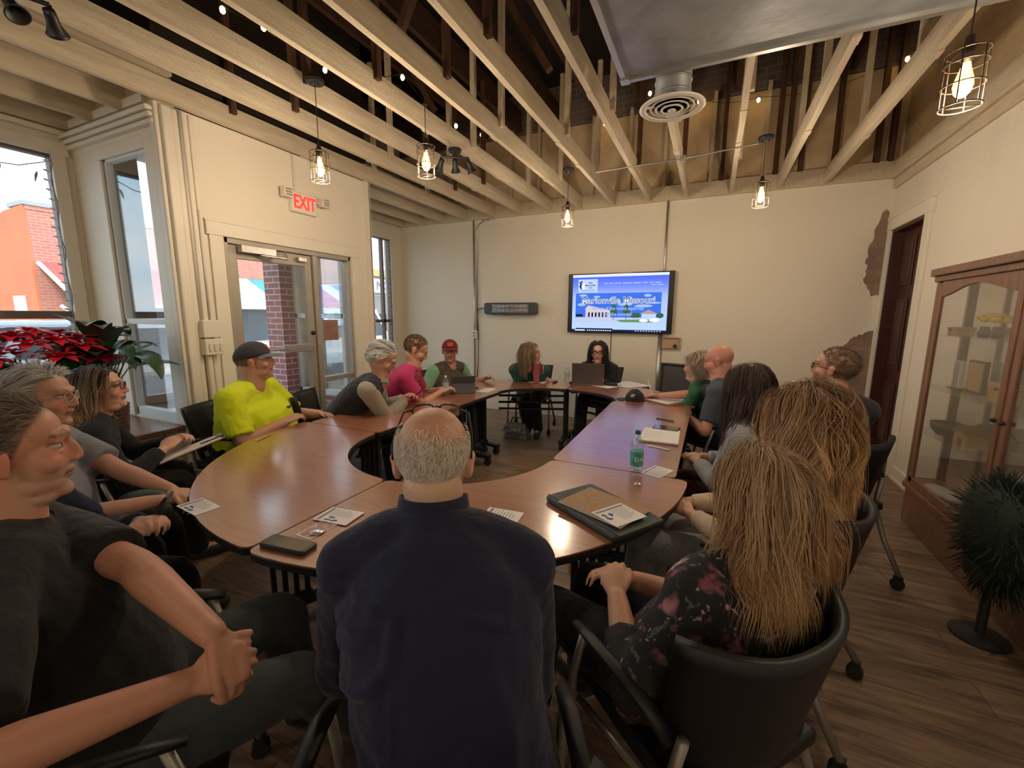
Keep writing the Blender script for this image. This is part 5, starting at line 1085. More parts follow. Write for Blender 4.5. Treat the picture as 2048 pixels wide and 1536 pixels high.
back_folds(A,[([(858,1110),(856,1180),(805,1240),(740,1275),(680,1290)],.008,.009),([(690,1190),(750,1150),(810,1140)],.006,.010),([(680,1235),(740,1190),(800,1165)],.006,.010),([(868,1095),(868,1330)],.004,.006),([(690,1125),(760,1098),(868,1092),(980,1096),(1070,1130)],.005,.006),([(1040,1200),(1075,1290),(1080,1380)],.006,.012),([(690,1400),(725,1440),(700,1500)],.007,.012),([(1000,1330),(960,1400),(980,1480)],.005,.012),([(690,1330),(760,1345),(820,1400)],.005,.012)])
collar_on(A,.062,.070,'f_navy',0)
# --- woman with long blond hair, floral top
B=person('woman with long blond hair in black floral top seated in the right foreground',atD(1512,992,1.14),(-.80,.60,-.05),(-.88,.47),(-.02,1.21),0,fem=True,s=.98,hs=.98,shw=.195,girth=1.16,armg=1.2,skin=(.52,.28,.18),sleeve=1.6,shirt='f_floral',legcol='f_darkpants',vox=.0065,voxc=.009,collar=False,sh_ax=(.62,.78),hands=[V((-.20,1.20,.70)),V((-.17,1.33,.69))],slscale=1.3,wr=.02)
do_hair(B,long=True,n=6200,length=.31,region=wom,colors=((.20,.115,.055),(.62,.43,.26)),tipcol=(.60,.38,.19),flow=part_flow(.05,.55),gravity=.16,curl=.015,freq=15,vol=.014,width=.0011,clump=.62,seed=11,guides=130,jit=.10,steps=28,wjit=.5)
# --- woman with wavy hair and sunglasses
C=person('woman with long wavy light brown hair and sunglasses on her head in speckled trousers',atD(1608,836,1.6),(-.62,.78,-.03),(-.95,.2),(.25,1.93),0,fem=True,s=.97,hs=.98,shw=.17,skin=(.55,.30,.20),sleeve=1.9,shirt='f_cream',legcol='f_speckle',collar=False,hands=[V((-.02,1.9,.70)),V((-.05,2.02,.70))],knee_up=[V((-.8,.1,.8)),V((-.8,.1,.8))])
do_hair(C,long=True,n=5000,length=.44,region=wom,colors=((.13,.065,.03),(.34,.19,.09)),tipcol=(.95,.62,.32),flow=part_flow(-.1,.45),gravity=.15,curl=.024,freq=21,vol=.016,width=.0013,clump=.72,seed=21,guides=80,jit=.10,steps=30,wjit=.45)
glasses(C['body'],C['H'],C['R'],C['s'],rot=math.radians(44),dy=-.022,dz=.048,name='sunglasses',m='glasses_tan',lens='lens_dark',w=.028,h=.024,r=.003)
# --- woman with long dark hair, grey cardigan
D=person('woman with long straight dark brown hair in light grey cardigan and burgundy trousers',atD(1494,775,2.25),(-.75,.62,0),(-.95,.3),(.27,2.55),0,fem=True,s=.98,hs=1.0,shw=.175,skin=(.58,.33,.23),sleeve=1.85,shirt='f_cardigan',legcol='f_burgundy',collar=False,hands=[V((-.02,2.66,.70)),V((.0,2.76,.70))],slscale=1.2)
do_hair(D,long=True,n=3600,length=.42,region=wom2,colors=((.028,.012,.008),(.07,.032,.02)),tipcol=(.085,.04,.025),flow=part_flow(0,.5),gravity=.2,curl=.004,freq=10,vol=.010,width=.0014,clump=.4,seed=31,guides=60,jit=.06)
b=MB(); 
for i in(0,1):
    a=D['sp'](.97); e=D['SH'][i]; b.tube([a+UP*.055,a.lerp(e,.5)+UP*.078,e+UP*.068],[.03,.034,.026],10,flat=.5)
lc=b.build('lace_yoke','f_lace',D['body'],smooth=True)
# --- man far right with glasses
E_=person('man with short grey brown hair and black glasses in dark shirt before the brick patch',atD(1668,738,2.55),(-.86,.50,.10),(-.48,.88),(.70,3.08),0,s=1.03,hs=1.05,skin=(.52,.27,.18),scalp=(.10,.065,.04),scalp_fn=hl(.8),sleeve=.8,shirt='f_dkshirt',legcol='f_darkpants',brow=(.08,.05,.03),beard=(.13,.08,.05),beard_amt=.25)
do_hair(E_,n=1500,length=.016,region=man,colors=((.075,.045,.028),(.16,.11,.075)),flow=back_flow,gravity=.03,vol=.006,width=.0016,clump=.1,seed=41,steps=4,jit=.3,cap=False)
glasses(E_['body'],E_['H'],E_['R'],E_['s'])
# --- bald man in blue grey polo
F_=person('bald man in blue grey polo reaching his arm onto the table',atD(1438,722,3.55),(-.80,.20,-.22),(-.9,.25),(.24,3.92),0,s=1.06,hs=1.1,shw=.21,girth=1.15,belly=.05,fat=.5,skin=(.60,.28,.20),sleeve=.75,shirt='f_polo',legcol='f_darkpants',hands=[V((-.12,3.85,.70)),V((-.40,4.30,.785))],scalp=(.25,.15,.10),scalp_fn=lambda x,y,z: np.clip((.055-z)*20,0,1)*np.clip((.015-y)*30,0,1)*np.clip((z+.07)*30,0,1)*.4,brow=(.25,.14,.09))
# --- woman in green sweatshirt, grey bob
G_=person('older woman with grey blond bob in green sweatshirt beside the bald man',atD(1392,735,4.0),(-.85,.42,-.02),(-.9,.15),(.05,4.50),0,fem=True,s=.96,hs=1.06,shw=.175,girth=1.1,skin=(.58,.33,.23),sleeve=1.9,shirt='f_green',legcol='f_darkpants',collar=True,fat=.2,lapz=.70)
do_hair(G_,long=True,n=1200,length=.14,region=wom,colors=((.30,.22,.14),(.60,.50,.37)),flow=part_flow(.1,.5),gravity=.12,curl=.011,freq=38,vol=.018,width=.0030,clump=.5,seed=51,jit=.2)
# --- presenter with laptop
Hh=person('woman with long black hair and glasses in black blazer behind the laptop',atD(1196,705,5.25),(.20,-1,-.02),(.05,-1),(-1.27,5.45),0,fem=True,s=1.0,hs=1.08,shw=.19,girth=1.2,fat=.35,skin=(.62,.36,.26),lip=(.45,.15,.13),brow=(.04,.02,.015),sleeve=1.95,shirt='f_black',legcol='f_darkpants',collar=False,hands=[V((-1.15,5.05,.775)),V((-1.35,5.03,.775))],slscale=1.3)
do_hair(Hh,long=True,n=900,length=.32,region=wom2,colors=((.010,.006,.005),(.03,.016,.012)),flow=part_flow(.1,.4),gravity=.25,curl=.005,freq=12,vol=.016,width=.0035,clump=.3,seed=61,jit=.08)
glasses(Hh['body'],Hh['H'],Hh['R'],Hh['s'],w=.027,h=.017,r=.003)
b=MB(); q=Hh['sp'](.80); fv=Hh['f']; sv=Hh['side']; b.add([q+fv*.145-sv*.055+UP*.07,q+fv*.145+sv*.055+UP*.07,q+fv*.165+sv*.03-UP*.07,q+fv*.17-UP*.15,q+fv*.165-sv*.03-UP*.07],[(0,1,2,3,4)]); mat('skin_chest',(.60,.36,.27),.5); mat('blouse',(.52,.33,.26),.6); b.build('blouse','blouse',Hh['body'])
# --- woman leaning on crossed arms
I_=person('woman with wavy light brown hair in dark green top leaning on crossed arms',atD(1062,708,5.15),(.92,.30,.12),(.20,-.98),(-2.12,5.22),0,fem=True,s=1.0,hs=1.08,shw=.19,girth=1.15,skin=(.60,.34,.24),sleeve=.55,shirt='f_dkgreen',legcol='f_black',collar=False,hands=[V((-2.12,4.93,.785)),V((-1.90,4.90,.785))],hd=[V((-1,-.1,0)),V((1,-.1,0))],hint=[V((.6,-.6,-.6)),V((-.8,-.4,-.6))],feet=[V((-1.95,5.0,.10)),V((-2.10,5.02,.10))])
do_hair(I_,long=True,n=1100,length=.30,region=wom2,colors=((.14,.085,.05),(.30,.20,.12)),flow=part_flow(.1,.3),gravity=.2,curl=.012,freq=26,vol=.016,width=.0032,clump=.6,seed=71,jit=.12)
glasses(I_['body'],I_['H'],I_['R'],I_['s'],m='glasses_tan')
# --- red cap man
J_=person('bearded man in red cap with brown vest over mint shirt leaning back',atD(900,702,4.95),(.55,-.80,-.05),(.93,-.30),(-2.95,4.22),0,s=1.03,hs=1.08,shw=.20,girth=1.25,belly=.10,fat=.4,skin=(.56,.30,.21),beard=(.22,.15,.11),beard_amt=.7,sleeve=.85,shirt='f_brownvest',sleeve_mat='f_mint',legcol='f_jeans',hands=[V((-2.50,4.58,.775)),V((-2.70,4.0,.70))],slscale=1.3)
# --- pink polo man
K_=person('man with short brown hair in pink polo with white chest stripes using a tablet',atD(832,700,4.1),(.62,.45,-.42),(.85,.45),(-2.98,3.33),0,s=1.04,hs=1.12,shw=.20,girth=1.12,fat=.2,skin=(.58,.31,.22),brow=(.15,.08,.05),scalp=(.09,.045,.025),scalp_fn=hl(.85),sleeve=.75,shirt='f_pink',legcol='f_jeans',hands=[V((-2.50,3.66,.785)),V((-2.42,3.50,.785))],slscale=1.35)
do_hair(K_,n=1200,length=.015,region=man,colors=((.075,.038,.02),(.16,.09,.05)),flow=back_flow,gravity=.02,vol=.006,width=.003,clump=.1,seed=81,steps=4,jit=.3,cap=False)
# --- white haired man in vest
L_=person('white haired man in black quilted vest looking down at his phone',atD(765,718,3.5),(.70,.45,-.50),(.82,.55),(-2.98,2.66),0,s=1.03,hs=1.12,shw=.20,girth=1.10,belly=.03,fat=.2,skin=(.56,.30,.21),brow=(.45,.40,.35),scalp=(.50,.49,.46),scalp_fn=hl(.9),sleeve=1.92,shirt='f_vest',sleeve_mat='f_stripe',legcol='f_darkpants',hands=[V((-2.48,3.02,.80)),V((-2.42,2.95,.80))],slscale=1.1,lip=(.45,.2,.16))
do_hair(L_,long=True,n=1300,length=.075,region=man,colors=((.50,.50,.48),(.80,.80,.78)),flow=lambda x,y,z:(x*.4,-1,-.1-.6*(z<.4)),gravity=.08,vol=.008,width=.0026,clump=.4,seed=91,jit=.12,cap=False)
# --- yellow shirt man
N_=person('heavy man in bright yellow shirt and dark cap seated by the entrance door',atD(510,722,3.15),(.62,.72,.08),(.86,.42),(-3.24,2.0),0,s=1.08,hs=1.14,shw=.225,girth=1.32,belly=.20,fat=1.0,armg=1.25,skin=(.50,.26,.18),brow=(.10,.06,.04),sleeve=.82,shirt='f_hiviz',legcol='f_black',hands=[V((-2.86,2.42,.74)),V((-2.80,2.04,.76))],slscale=1.4,hipz=.57,voxc=.009,wr=.02)
# --- woman with dark hair and clipboard
O_=person('woman with long dark hair and glasses in black sweater holding a clipboard on her lap',atD(202,778,2.45),(.55,.80,.10),(.42,.91),(-3.20,1.03),0,fem=True,s=1.0,hs=1.05,shw=.19,girth=1.2,fat=.2,skin=(.62,.34,.25),brow=(.05,.03,.02),sleeve=1.9,shirt='f_darksweater',legcol='f_black',hands=[V((-3.12,1.48,.74)),V((-2.98,1.36,.73))],slscale=1.3,vox=.0065)
do_hair(O_,long=True,n=1700,length=.30,region=wom,colors=((.025,.015,.010),(.065,.038,.025)),tipcol=(.42,.27,.15),flow=part_flow(.1,.5),gravity=.2,curl=.008,freq=16,vol=.012,width=.0024,clump=.5,seed=101,jit=.08)
glasses(O_['body'],O_['H'],O_['R'],O_['s'])
# --- grey shirt person with glasses
Q_=person('person with short grey hair and thin glasses in grey t-shirt with folded hands',atD(82,795,1.80),(.66,.72,-.06),(.67,.74),(-2.62,.62),0,s=1.02,hs=1.05,shw=.20,girth=1.22,belly=.10,fat=.3,skin=(.50,.27,.19),lip=(.40,.18,.14),brow=(.25,.20,.16),sleeve=.70,shirt='f_grey_tee',legcol='f_black',hands=[V((-2.20,1.02,.745)),V((-2.17,.96,.73))],slscale=1.35,vox=.0055,voxc=.0085,collar=False,curls=(.9,.9))
do_hair(Q_,long=True,n=2200,length=.085,region=wom,colors=((.28,.27,.25),(.52,.50,.47)),flow=part_flow(.25,.6),gravity=.10,curl=.006,freq=40,vol=.012,width=.0016,clump=.45,seed=111,jit=.15)
glasses(Q_['body'],Q_['H'],Q_['R'],Q_['s'],m='steel',r=.0014)
# --- navy jacket person holding a phone, mostly hidden
R_=person('person in dark navy jacket holding a phone, face hidden behind the nearest man',atD(2,880,1.42),(.5,.85,-.05),(.70,.71),(-2.10,.42),0,s=1.0,hs=1.0,shw=.19,girth=1.2,belly=.05,skin=(.52,.28,.20),sleeve=1.92,shirt='f_navy',legcol='f_black',hands=[V((-1.97,.80,.74)),V((-1.87,.70,.74))],slscale=1.35,wr=.022,curls=(.9,1.0),vox=.006)
do_hair(R_,n=600,length=.05,region=man,colors=((.10,.06,.04),(.2,.14,.1)),flow=back_flow,gravity=.05,vol=.01,width=.003,seed=121,cap=False)
# --- nearest man on the left
rt=atD(372,1368,.82); lf=atD(424,1268,.87)
S_=person('nearest man in charcoal polo with short grey beard at the left edge holding his wrist',atD(18,905,.98),(.32,.94,-.02),(.45,.89),(-1.30,.34),0,s=1.05,hs=1.06,shw=.20,girth=1.12,belly=.10,fat=.3,nose=.6,armg=.98,handscale=.93,skin=(.55,.27,.18),lip=(.42,.18,.14),brow=(.20,.12,.08),beard=(.42,.33,.24),beard_amt=.5,scalp=(.10,.075,.055),scalp_fn=hl(.9),sleeve=.80,shirt='f_charcoal',legcol='f_slate',
   hands=[lf,rt],hd=[V((.55,.20,-.70)),V((.45,.75,.05))],palm=[V((-.45,-.35,-.75)),V((-.6,.3,-.6))],curls=(1.25,1.9),hint=[V((-.7,.5,.1)),V((.5,-.9,-.2))],slscale=1.4,vox=.0040,voxc=.008,wr=.016,fold=.2,feet=[V((-1.32,.95,.10)),V((-.98,.98,.10))])
do_hair(S_,n=2600,length=.042,region=man,colors=((.10,.075,.055),(.26,.21,.17)),flow=back_flow,gravity=.07,vol=.007,width=.0012,clump=.35,seed=131,jit=.16,cap=False)
# ---- caps, vests and other worn pieces
def cap(I,col,brimcol,patch=None):
    H,R,s=I['H'],I['R'],I['s']; P=lambda x,y,z: H+R@(V((x,y,z))*s); b=MB(); nu,nv=32,10
    vs=[];fs=[]
    for i in range(nv+1):
        th=PI/2*i/nv*1.06
        for k in range(nu): a=2*PI*k/nu; vs.append(P(.087*math.sin(th)*math.cos(a),-.012+.108*math.sin(th)*math.sin(a),.036+.092*math.cos(th)+.012*math.sin(th)*math.sin(a)))
    for i in range(nv):
        for k in range(nu): fs.append((i*nu+k,(i+1)*nu+k,(i+1)*nu+(k+1)%nu,i*nu+(k+1)%nu))
    b.add(vs,fs); c=b.build('cap',col,I['body'],smooth=True)
    sm=c.modifiers.new('t','SOLIDIFY'); sm.thickness=.003
    b=MB(); top=[];n=14
    for k in range(n+1):
        a=PI*.10+PI*.80*k/n; ca,sa=math.cos(a),math.sin(a); top.append((P(.084*ca,-.012+.105*sa,.038),P(.080*ca,-.012+.105*sa+.070*sa**1.2,.026-.012*abs(ca)**2)))
    for h in(0,.004):
        for a_,e_ in top: b.v.append(a_+R@V((0,0,h))*s); b.v.append(e_+R@V((0,0,h))*s)
    m_=2*(n+1)
    for k in range(n): b.f+=[(2*k,2*k+1,2*k+3,2*k+2),(m_+2*k,m_+2*k+2,m_+2*k+3,m_+2*k+1),(2*k+1,m_+2*k+1,m_+2*k+3,2*k+3)]; b.m+=[0]*3
    b.build('brim',brimcol,c,smooth=True)
    if patch:
        b=MB(); g=[]
        for zz in(.062,.102):
            for xx in(-.030,0,.030): g.append(P(xx,-.010+.112*math.sqrt(max(0,1-(xx/.087)**2-((zz-.05)/.088)**2)),zz))
        b.add(g,[(0,1,4,3),(1,2,5,4)]); b.build('patch',patch,c)
fabric('cap_grey',(.045,.045,.05)); fabric('cap_brim',(.16,.17,.20)); fabric('cap_red',(.20,.015,.02)); fabric('cap_patch',(.40,.10,.07))
cap(N_,'cap_grey','cap_brim','cap_patch'); cap(J_,'cap_red','cap_red','cap_patch')
def side_hair(I,seed,c0,c1): do_hair(I,name='side_hair',n=420,length=.02,region=lambda x,y,z: z<.2 and z>-.55 and y<.2 and not(abs(x)>.85 and y>-.2 and z<-.1),colors=(c0,c1),flow=down_flow,gravity=.1,vol=.003,width=.002,clump=.1,seed=seed,cap=False,jit=.4,steps=4)
side_hair(N_,7,(.10,.08,.06),(.2,.16,.13)); side_hair(J_,8,(.12,.07,.05),(.2,.13,.1))
glasses(J_['body'],J_['H'],J_['R'],J_['s'])
def vest(I,m,infl=.030,open_=.05,top=.93):
    sp,sv,f=I['sp'],I['side'],I['f']; b=MB(); g=I['girth_']; 
def shell_from(I,name,m,infl,keep):
    # garment over the shirt: a copy of the shirt's surface pushed out and trimmed to a region
    src=I['shirt'].data; bm=bmesh.new(); bm.from_mesh(src); bm.normal_update(); off=V(I['body'].location)
    dead=[v for v in bm.verts if not keep(v.co+off)]
    for v in bm.verts: v.co+=v.normal*infl
    bmesh.ops.delete(bm,geom=dead,context='VERTS'); me=bpy.data.meshes.new(name); bm.to_mesh(me); bm.free(); me.materials.clear(); me.materials.append(M[m])
    o=bpy.data.objects.new(name,me); COL.objects.link(o); o.parent=I['body']; me.polygons.foreach_set('use_smooth',[True]*len(me.polygons)); s=o.modifiers.new('t','SOLIDIFY'); s.thickness=.012; s.offset=-1; return o
def torso_region(I,open_w=.05,arm=.16,neck=.99):
    h,n=I['hip'],I['N']; ax=(n-h); L=ax.length; ax.normalize(); sv=I['side']; f=I['f']
    def keep(p):
        d=p-h; t=d.dot(ax)/L; x=d.dot(sv); y=d.dot(f)-ax.dot(f)*d.dot(ax)
        if abs(x)>arm+.0 : 
            return abs(x)<arm+.03 and t>.8 
        for i in(0,1):
            e=I['EL'][i]; s=I['W'][i]; ab=e-s; u=max(0,min(1,(p-s).dot(ab)/ab.dot(ab)))
            if (p-(s+ab*u)).length<.10 and (abs(x)>.12 or y>.16): return False
            s=I['SH'][i]; ab=e-s; u=max(0,min(1,(p-s).dot(ab)/ab.dot(ab))); 
            if (p-(s+ab*u)).length<.082 and u>.12 and (x/.188)**2+(y/.15)**2>1.0: return False
        return t<neck and not(y>.03 and abs(x)<open_w*(.4+.9*max(t,0)))
    return keep
# the vests of these two are their outer garment; the shirt sleeves are separate
# white chest stripes on the pink polo
def band_on(I,name,m,t0,t1,x0,x1,infl=.003):
    h,n=I['hip'],I['N']; ax=(n-h); L=ax.length; ax.normalize(); sv=I['side']; f=I['f']
    from mathutils.bvhtree import BVHTree
    off=V(I['body'].location); bt=BVHTree.FromObject(I['shirt'],bpy.context.evaluated_depsgraph_get()) ; b=MB(); nx=16; P=[]
    fd=(f-ax*f.dot(ax)).normalized()
    for j in (0,1):
        for i in range(nx+1):
            x=x0+(x1-x0)*i/nx; o=h+ax*L*(t0 if j==0 else t1)+sv*x+fd*.6; r=bt.ray_cast(o-off,-fd); P.append((r[0]+off+fd*infl) if r[0] else o-fd*.45)
    b.add(P,[(i,i+1,nx+2+i,nx+1+i) for i in range(nx)]); return b.build(name,m,I['body'],smooth=True)
mat('print_white',(.80,.78,.76),.7); mat('print_red',(.5,.08,.10),.7)
band_on(K_,'stripe','print_white',.66,.675,-.17,-.02); band_on(K_,'stripe','print_white',.66,.675,.02,.15); band_on(K_,'stripe','print_white',.70,.715,-.16,-.02); band_on(K_,'stripe','print_white',.70,.715,.02,.14)
band_on(N_,'chest_print','f_dkshirt',.74,.765,-.13,-.05); band_on(Q_,'chest_print','print_red',.72,.76,-.13,-.06); band_on(F_,'chest_emblem','print_white',.73,.775,-.10,-.055)
collar_on(K_,.034,.070,'f_pink',.35); collar_on(F_,.030,.074,'f_polo',.3); collar_on(L_,.036,.070,'f_stripe',.4); collar_on(S_,.036,.076,'f_charcoal',.45); collar_on(E_,.034,.070,'f_dkshirt',.2); collar_on(R_,.045,.070,'f_navy',.3)
# ---- chairs under everybody
chair(-.41,.57,(-.48,.877),'black chair under the bald man in the navy shirt'); chair(.03,1.17,(-.75,.66),'black chair with grey tube legs in the right foreground under the blond woman')
chair(.30,1.93,(-.95,.31),'black chair with grey legs on casters under the wavy haired woman with sunglasses'); chair(.32,2.54,(-.95,.3),'black chair under the woman with long dark hair')
chair(.69,3.10,(-.48,.88),'black chair under the man with black glasses by the brick patch'); chair(.30,3.91,(-.9,.25),'black chair under the bald man in the blue grey polo'); chair(.12,4.50,(-.9,.15),'black chair under the woman in green sweatshirt')
chair(-1.27,5.50,(.05,-1),'black chair behind the table under the woman with the laptop'); chair(-2.16,5.28,(.2,-.98),'black chair under the woman leaning on crossed arms'); chair(-3.0,4.23,(.93,-.3),'black chair under the man in red cap')
chair(-3.03,3.30,(.85,.45),'black chair under the man in pink polo'); chair(-3.03,2.63,(.82,.55),'black chair under the white haired man'); chair(-3.30,1.98,(.86,.42),'black chair under the man in bright yellow shirt')
chair(-3.22,1.0,(.42,.91),'black chair under the woman holding the clipboard'); chair(-2.66,.58,(.67,.74),'black chair under the person in grey t-shirt'); chair(-2.14,.38,(.7,.71),'black chair under the person in navy jacket'); chair(-1.28,.42,(.62,.78),'black chair with visible curved armrest under the nearest man')
chair(-.60,.02,(-.35,.94),'empty black chair at the bottom edge with only its armrest showing')
mesh_chair(-.42,5.05,(-.45,-.9))
# ================================================================== THINGS ON THE TABLES
T0=TZ+.0008
def flat(corners,z=T0,th=.0012): return [V((p.x,p.y,z)) for p in [onz(x,y,z) for x,y in corners]],th
def slab(b,P,th,inset=0):
    c=sum(P,V((0,0,0)))/len(P); Q=[p.lerp(c,inset) for p in P]; n=len(Q)
    b.add([*Q,*[q+V((0,0,th)) for q in Q]],[tuple(range(n-1,-1,-1)),tuple(range(n,2*n))]+[(i,(i+1)%n,n+(i+1)%n,n+i) for i in range(n)])
def quadpt(P,u,v): return P[0].lerp(P[1],u).lerp(P[3].lerp(P[2],u),v)
def lines(b,P,rows,u0,u1,h,z):
    for k,v in enumerate(rows):
        e=u1 if not isinstance(u1,list) else u1[k]; q=[quadpt(P,u0,v),quadpt(P,e,v),quadpt(P,e,v+h),quadpt(P,u0,v+h)]; b.add([p+V((0,0,z)) for p in q],[(0,1,2,3)])
def square(P,asp):
    # keep a card rectangular: rebuild it from its centre, first edge direction and size
    c=sum(P,V((0,0,0)))/4; e=((P[1]-P[0])+(P[2]-P[3]))/2; g=((P[3]-P[0])+(P[2]-P[1]))/2; u=e.normalized(); w=V((-u.y,u.x,0)); 
    if w.dot(g)<0: w=-w
    a=e.length/2; d=abs(g.dot(w))/2
    if asp: d=a*asp
    return [c-u*a-w*d,c+u*a-w*d,c+u*a+w*d,c-u*a+w*d]
def card(corners,label,logo=True,z=T0,name='handout_card',asp=None,group='white handout cards on the tables'):
    P=square([onz(x,y,z) for x,y in corners],asp); c=sum(P,V((0,0,0)))/4
    T=thing(name,label,'card',(c.x,c.y,z),group=group); b=MB(); slab(b,P,.0008); b.build('sheet','paper',T)
    b=MB(); lines(b,P,[.08],.05,.95,.09,.0012); 
    if logo: lines(b,P,[.24,.33,.42,.51,.60,.69,.78],.42,[.92,.88,.94,.80,.92,.85,.7],.022,.0012)
    else: lines(b,P,[.28,.38,.48,.58,.68,.78,.88],.08,[.92,.85,.94,.80,.9,.85,.7],.025,.0012)
    b.build('print','print_ink',T)
    if logo:
        b=MB(); q=[quadpt(P,u,v)+V((0,0,.0012)) for u,v in((.08,.30),(.16,.26),(.20,.36),(.15,.48),(.24,.60),(.14,.66),(.08,.55),(.12,.42))]; b.add(q,[tuple(range(8))]); q=[quadpt(P,u,v)+V((0,0,.0013)) for u,v in((.26,.34),(.36,.30),(.38,.44),(.28,.52))]; b.add(q,[tuple(range(4))]); b.build('logo','print_blue',T)
    return T
card([(350,1012),(402,997),(445,1012),(392,1032)],'white handout card hanging over the near left edge of the table')
Z2=T0+.004
card([(624,1037),(667,1015),(728,1024),(692,1053)],'white handout card lying on the glossy photo card near the black phone',z=Z2)
card([(958,1038),(980,1014),(1048,1026),(1030,1052)],'white handout card right of the bald man in the navy shirt')
card([(1283,945),(1313,930),(1346,942),(1318,958)],'white handout card right of the green capped bottle',logo=False)
mat('photo_red',(.38,.10,.09),.25,noise_amt=.9,noise_scale=40,col2=(.55,.50,.46)); mat('silver_disc',(.65,.66,.66),.2,metal=.7)
P=square([onz(x,y,T0) for x,y in((583,1066),(640,1040),(684,1050),(628,1084))],.62); c=sum(P,V((0,0,0)))/4
T=thing('photo_card','glossy red and white photo card partly under the white handout card','card',(c.x,c.y,T0)); b=MB(); slab(b,P,.001); b.build('sheet','paper',T); b=MB(); slab(b,[p+V((0,0,.001)) for p in P],.0006,.12); b.build('picture','photo_red',T)
q=onz(634,1062,T0+.006); tag(MB().lathe([(0,0),(.026,0),(.028,.003),(.024,.006),(0,.008)],(q.x,q.y,T0+.002),24).build('round_badge','silver_disc',smooth=True),'round silver button badge lying on the glossy photo card','badge')
def phone(corners,label,cover='black_plastic',z=T0,th=.013,asp=None,name='smartphone'):
    P=square([onz(x,y,z) for x,y in corners],asp); c=sum(P,V((0,0,0)))/4; T=thing(name,label,'phone',(c.x,c.y,z))
    rp=roundc([(p.x,p.y) for p in P],[0,1,2,3],.016); b=MB(); b.prism(rp,z,z+th); b.build('case',cover,T,bevel=.004)
    ri=[(V((x,y,0)).lerp(V((c.x,c.y,0)),.11)) for x,y in rp]; b=MB(); b.prism([(p.x,p.y) for p in ri],z+th-.001,z+th+.0008); b.build('screen','phone_glass',T); return T
mat('phone_glass',(.075,.06,.035),.10,spec=.8)
phone([(527,1088),(560,1068),(628,1100),(595,1122)],'large phone in black rugged case on the near table end',th=.016)
phone([(1303,858),(1312,851),(1360,858),(1356,868)],'black phone behind the spiral notebook on the right table',th=.012)
# portfolio with notebook and card
mat('green_leather',(.018,.032,.024),.4,bump=.25,bump_scale=120,noise_amt=.2); pattern('f_notebook',(.40,.26,.15),[((.30,.08,.05),40,.1,.45),((.13,.12,.06),70,.1,.4),((.55,.42,.28),55,.1,.4)],30,.3)
P=square([onz(x,y,T0) for x,y in((1103,1000),(1190,972),(1322,1058),(1215,1092))],None); c=sum(P,V((0,0,0)))/4
T=thing('leather_portfolio','dark green zipped leather portfolio on the near right table','folder',(c.x,c.y,T0)); b=MB(); b.prism(roundc([(p.x,p.y) for p in P],[0,1,2,3],.02),T0,T0+.028); b.build('cover','green_leather',T,bevel=.010)
b=MB(); e=[P[0].lerp(P[1],.06)+V((0,0,.0295)),P[3].lerp(P[2],.06)+V((0,0,.0295))]; b.tube(e,.0012,5); b.build('stitching','black_plastic',T)
Pn=square([onz(x,y,T0+.03) for x,y in((1128,1003),(1190,970),(1292,1032),(1228,1060))],None); c=sum(Pn,V((0,0,0)))/4
T=thing('patterned_notebook','notebook with orange and brown floral cover on the green portfolio','notebook',(c.x,c.y,T0+.029)); b=MB(); slab(b,[V((p.x,p.y,T0+.029)) for p in Pn],.009); b.build('cover','f_notebook',T,bevel=.001); b=MB(); slab(b,[V((p.x,p.y,T0+.0305)) for p in Pn],.006,-.004); b.build('pages','paper',T)
card([(1188,1022),(1245,1006),(1290,1033),(1228,1058)],'white handout card on top of the floral notebook',z=T0+.039)
# bottles
glassm('water_plastic',.10,(.93,.97,.97),.04,.06,(.8,.9,.95)); mat('green_cap',(.015,.13,.07),.4); mat('teal_label',(.10,.42,.42),.4,noise_amt=.9,noise_scale=35,col2=(.03,.25,.16)); mat('clear_label',(.55,.60,.66),.4,alpha=.6); mat('white_cap',(.75,.75,.75),.4)
def bottle(x,y,h,label,r,capm='white_cap',labm='clear_label',lh=(.30,.55),word=None,grp=None):
    T=thing('water_bottle',label,'bottle',(x,y,T0),group=grp); z=T0
    pr=[(0,0),(r*.75,0),(r*.98,.008),(r*.85,.018),(r,.03)]
    for k in range(7): pr+= [(r*(.955 if k%2 else 1),.03+(h*.62-.03)*(k+.5)/7)]
    pr+=[(r,h*.64),(r*.92,h*.72),(r*.62,h*.82),(r*.36,h*.89),(r*.34,h*.93),(0,h*.93)]
    MB().lathe(pr,(x,y,z),28).build('bottle_body','water_plastic',T,smooth=True)
    MB().lathe([(0,h*.91),(r*.42,h*.91),(r*.42,h),(0,h)],(x,y,z),24).build('cap',capm,T,bevel=.002)
    L=MB().lathe([(r*1.01,h*lh[0]),(r*1.02,h*(lh[0]+.01)),(r*1.02,h*lh[1]),(r*1.01,h*(lh[1]+.01))],(x,y,z),28).build('label',labm,T,smooth=True)
    if word:
        d=(V((0,0,0))-V((x,y,0))).normalized(); a=math.atan2(d.y,d.x)+.35; n=V((math.cos(a),math.sin(a),0)); sd=V((-n.y,n.x,0))
        R=Matrix((sd,V((0,0,1)),n)).transposed().to_4x4(); text_mesh('lettering',word,.034,'print_white',L,Matrix.Translation(V((x,y,z+h*(lh[0]+lh[1])/2))+n*(r*1.035))@R,extrude=.0006)
q=onz(1272,942,T0); bottle(q.x,q.y,.222,'clear water bottle with green cap and teal label on the right table',.034,'green_cap','teal_label',(.16,.50),'DA')
q=onz(892,790,T0); bottle(q.x,q.y,.20,'small clear water bottle with white cap left of the tablet',.031,lh=(.35,.62))
q=onz(1134,764,T0); bottle(q.x,q.y,.20,'clear water bottle with white cap left of the laptop',.031,lh=(.35,.62))
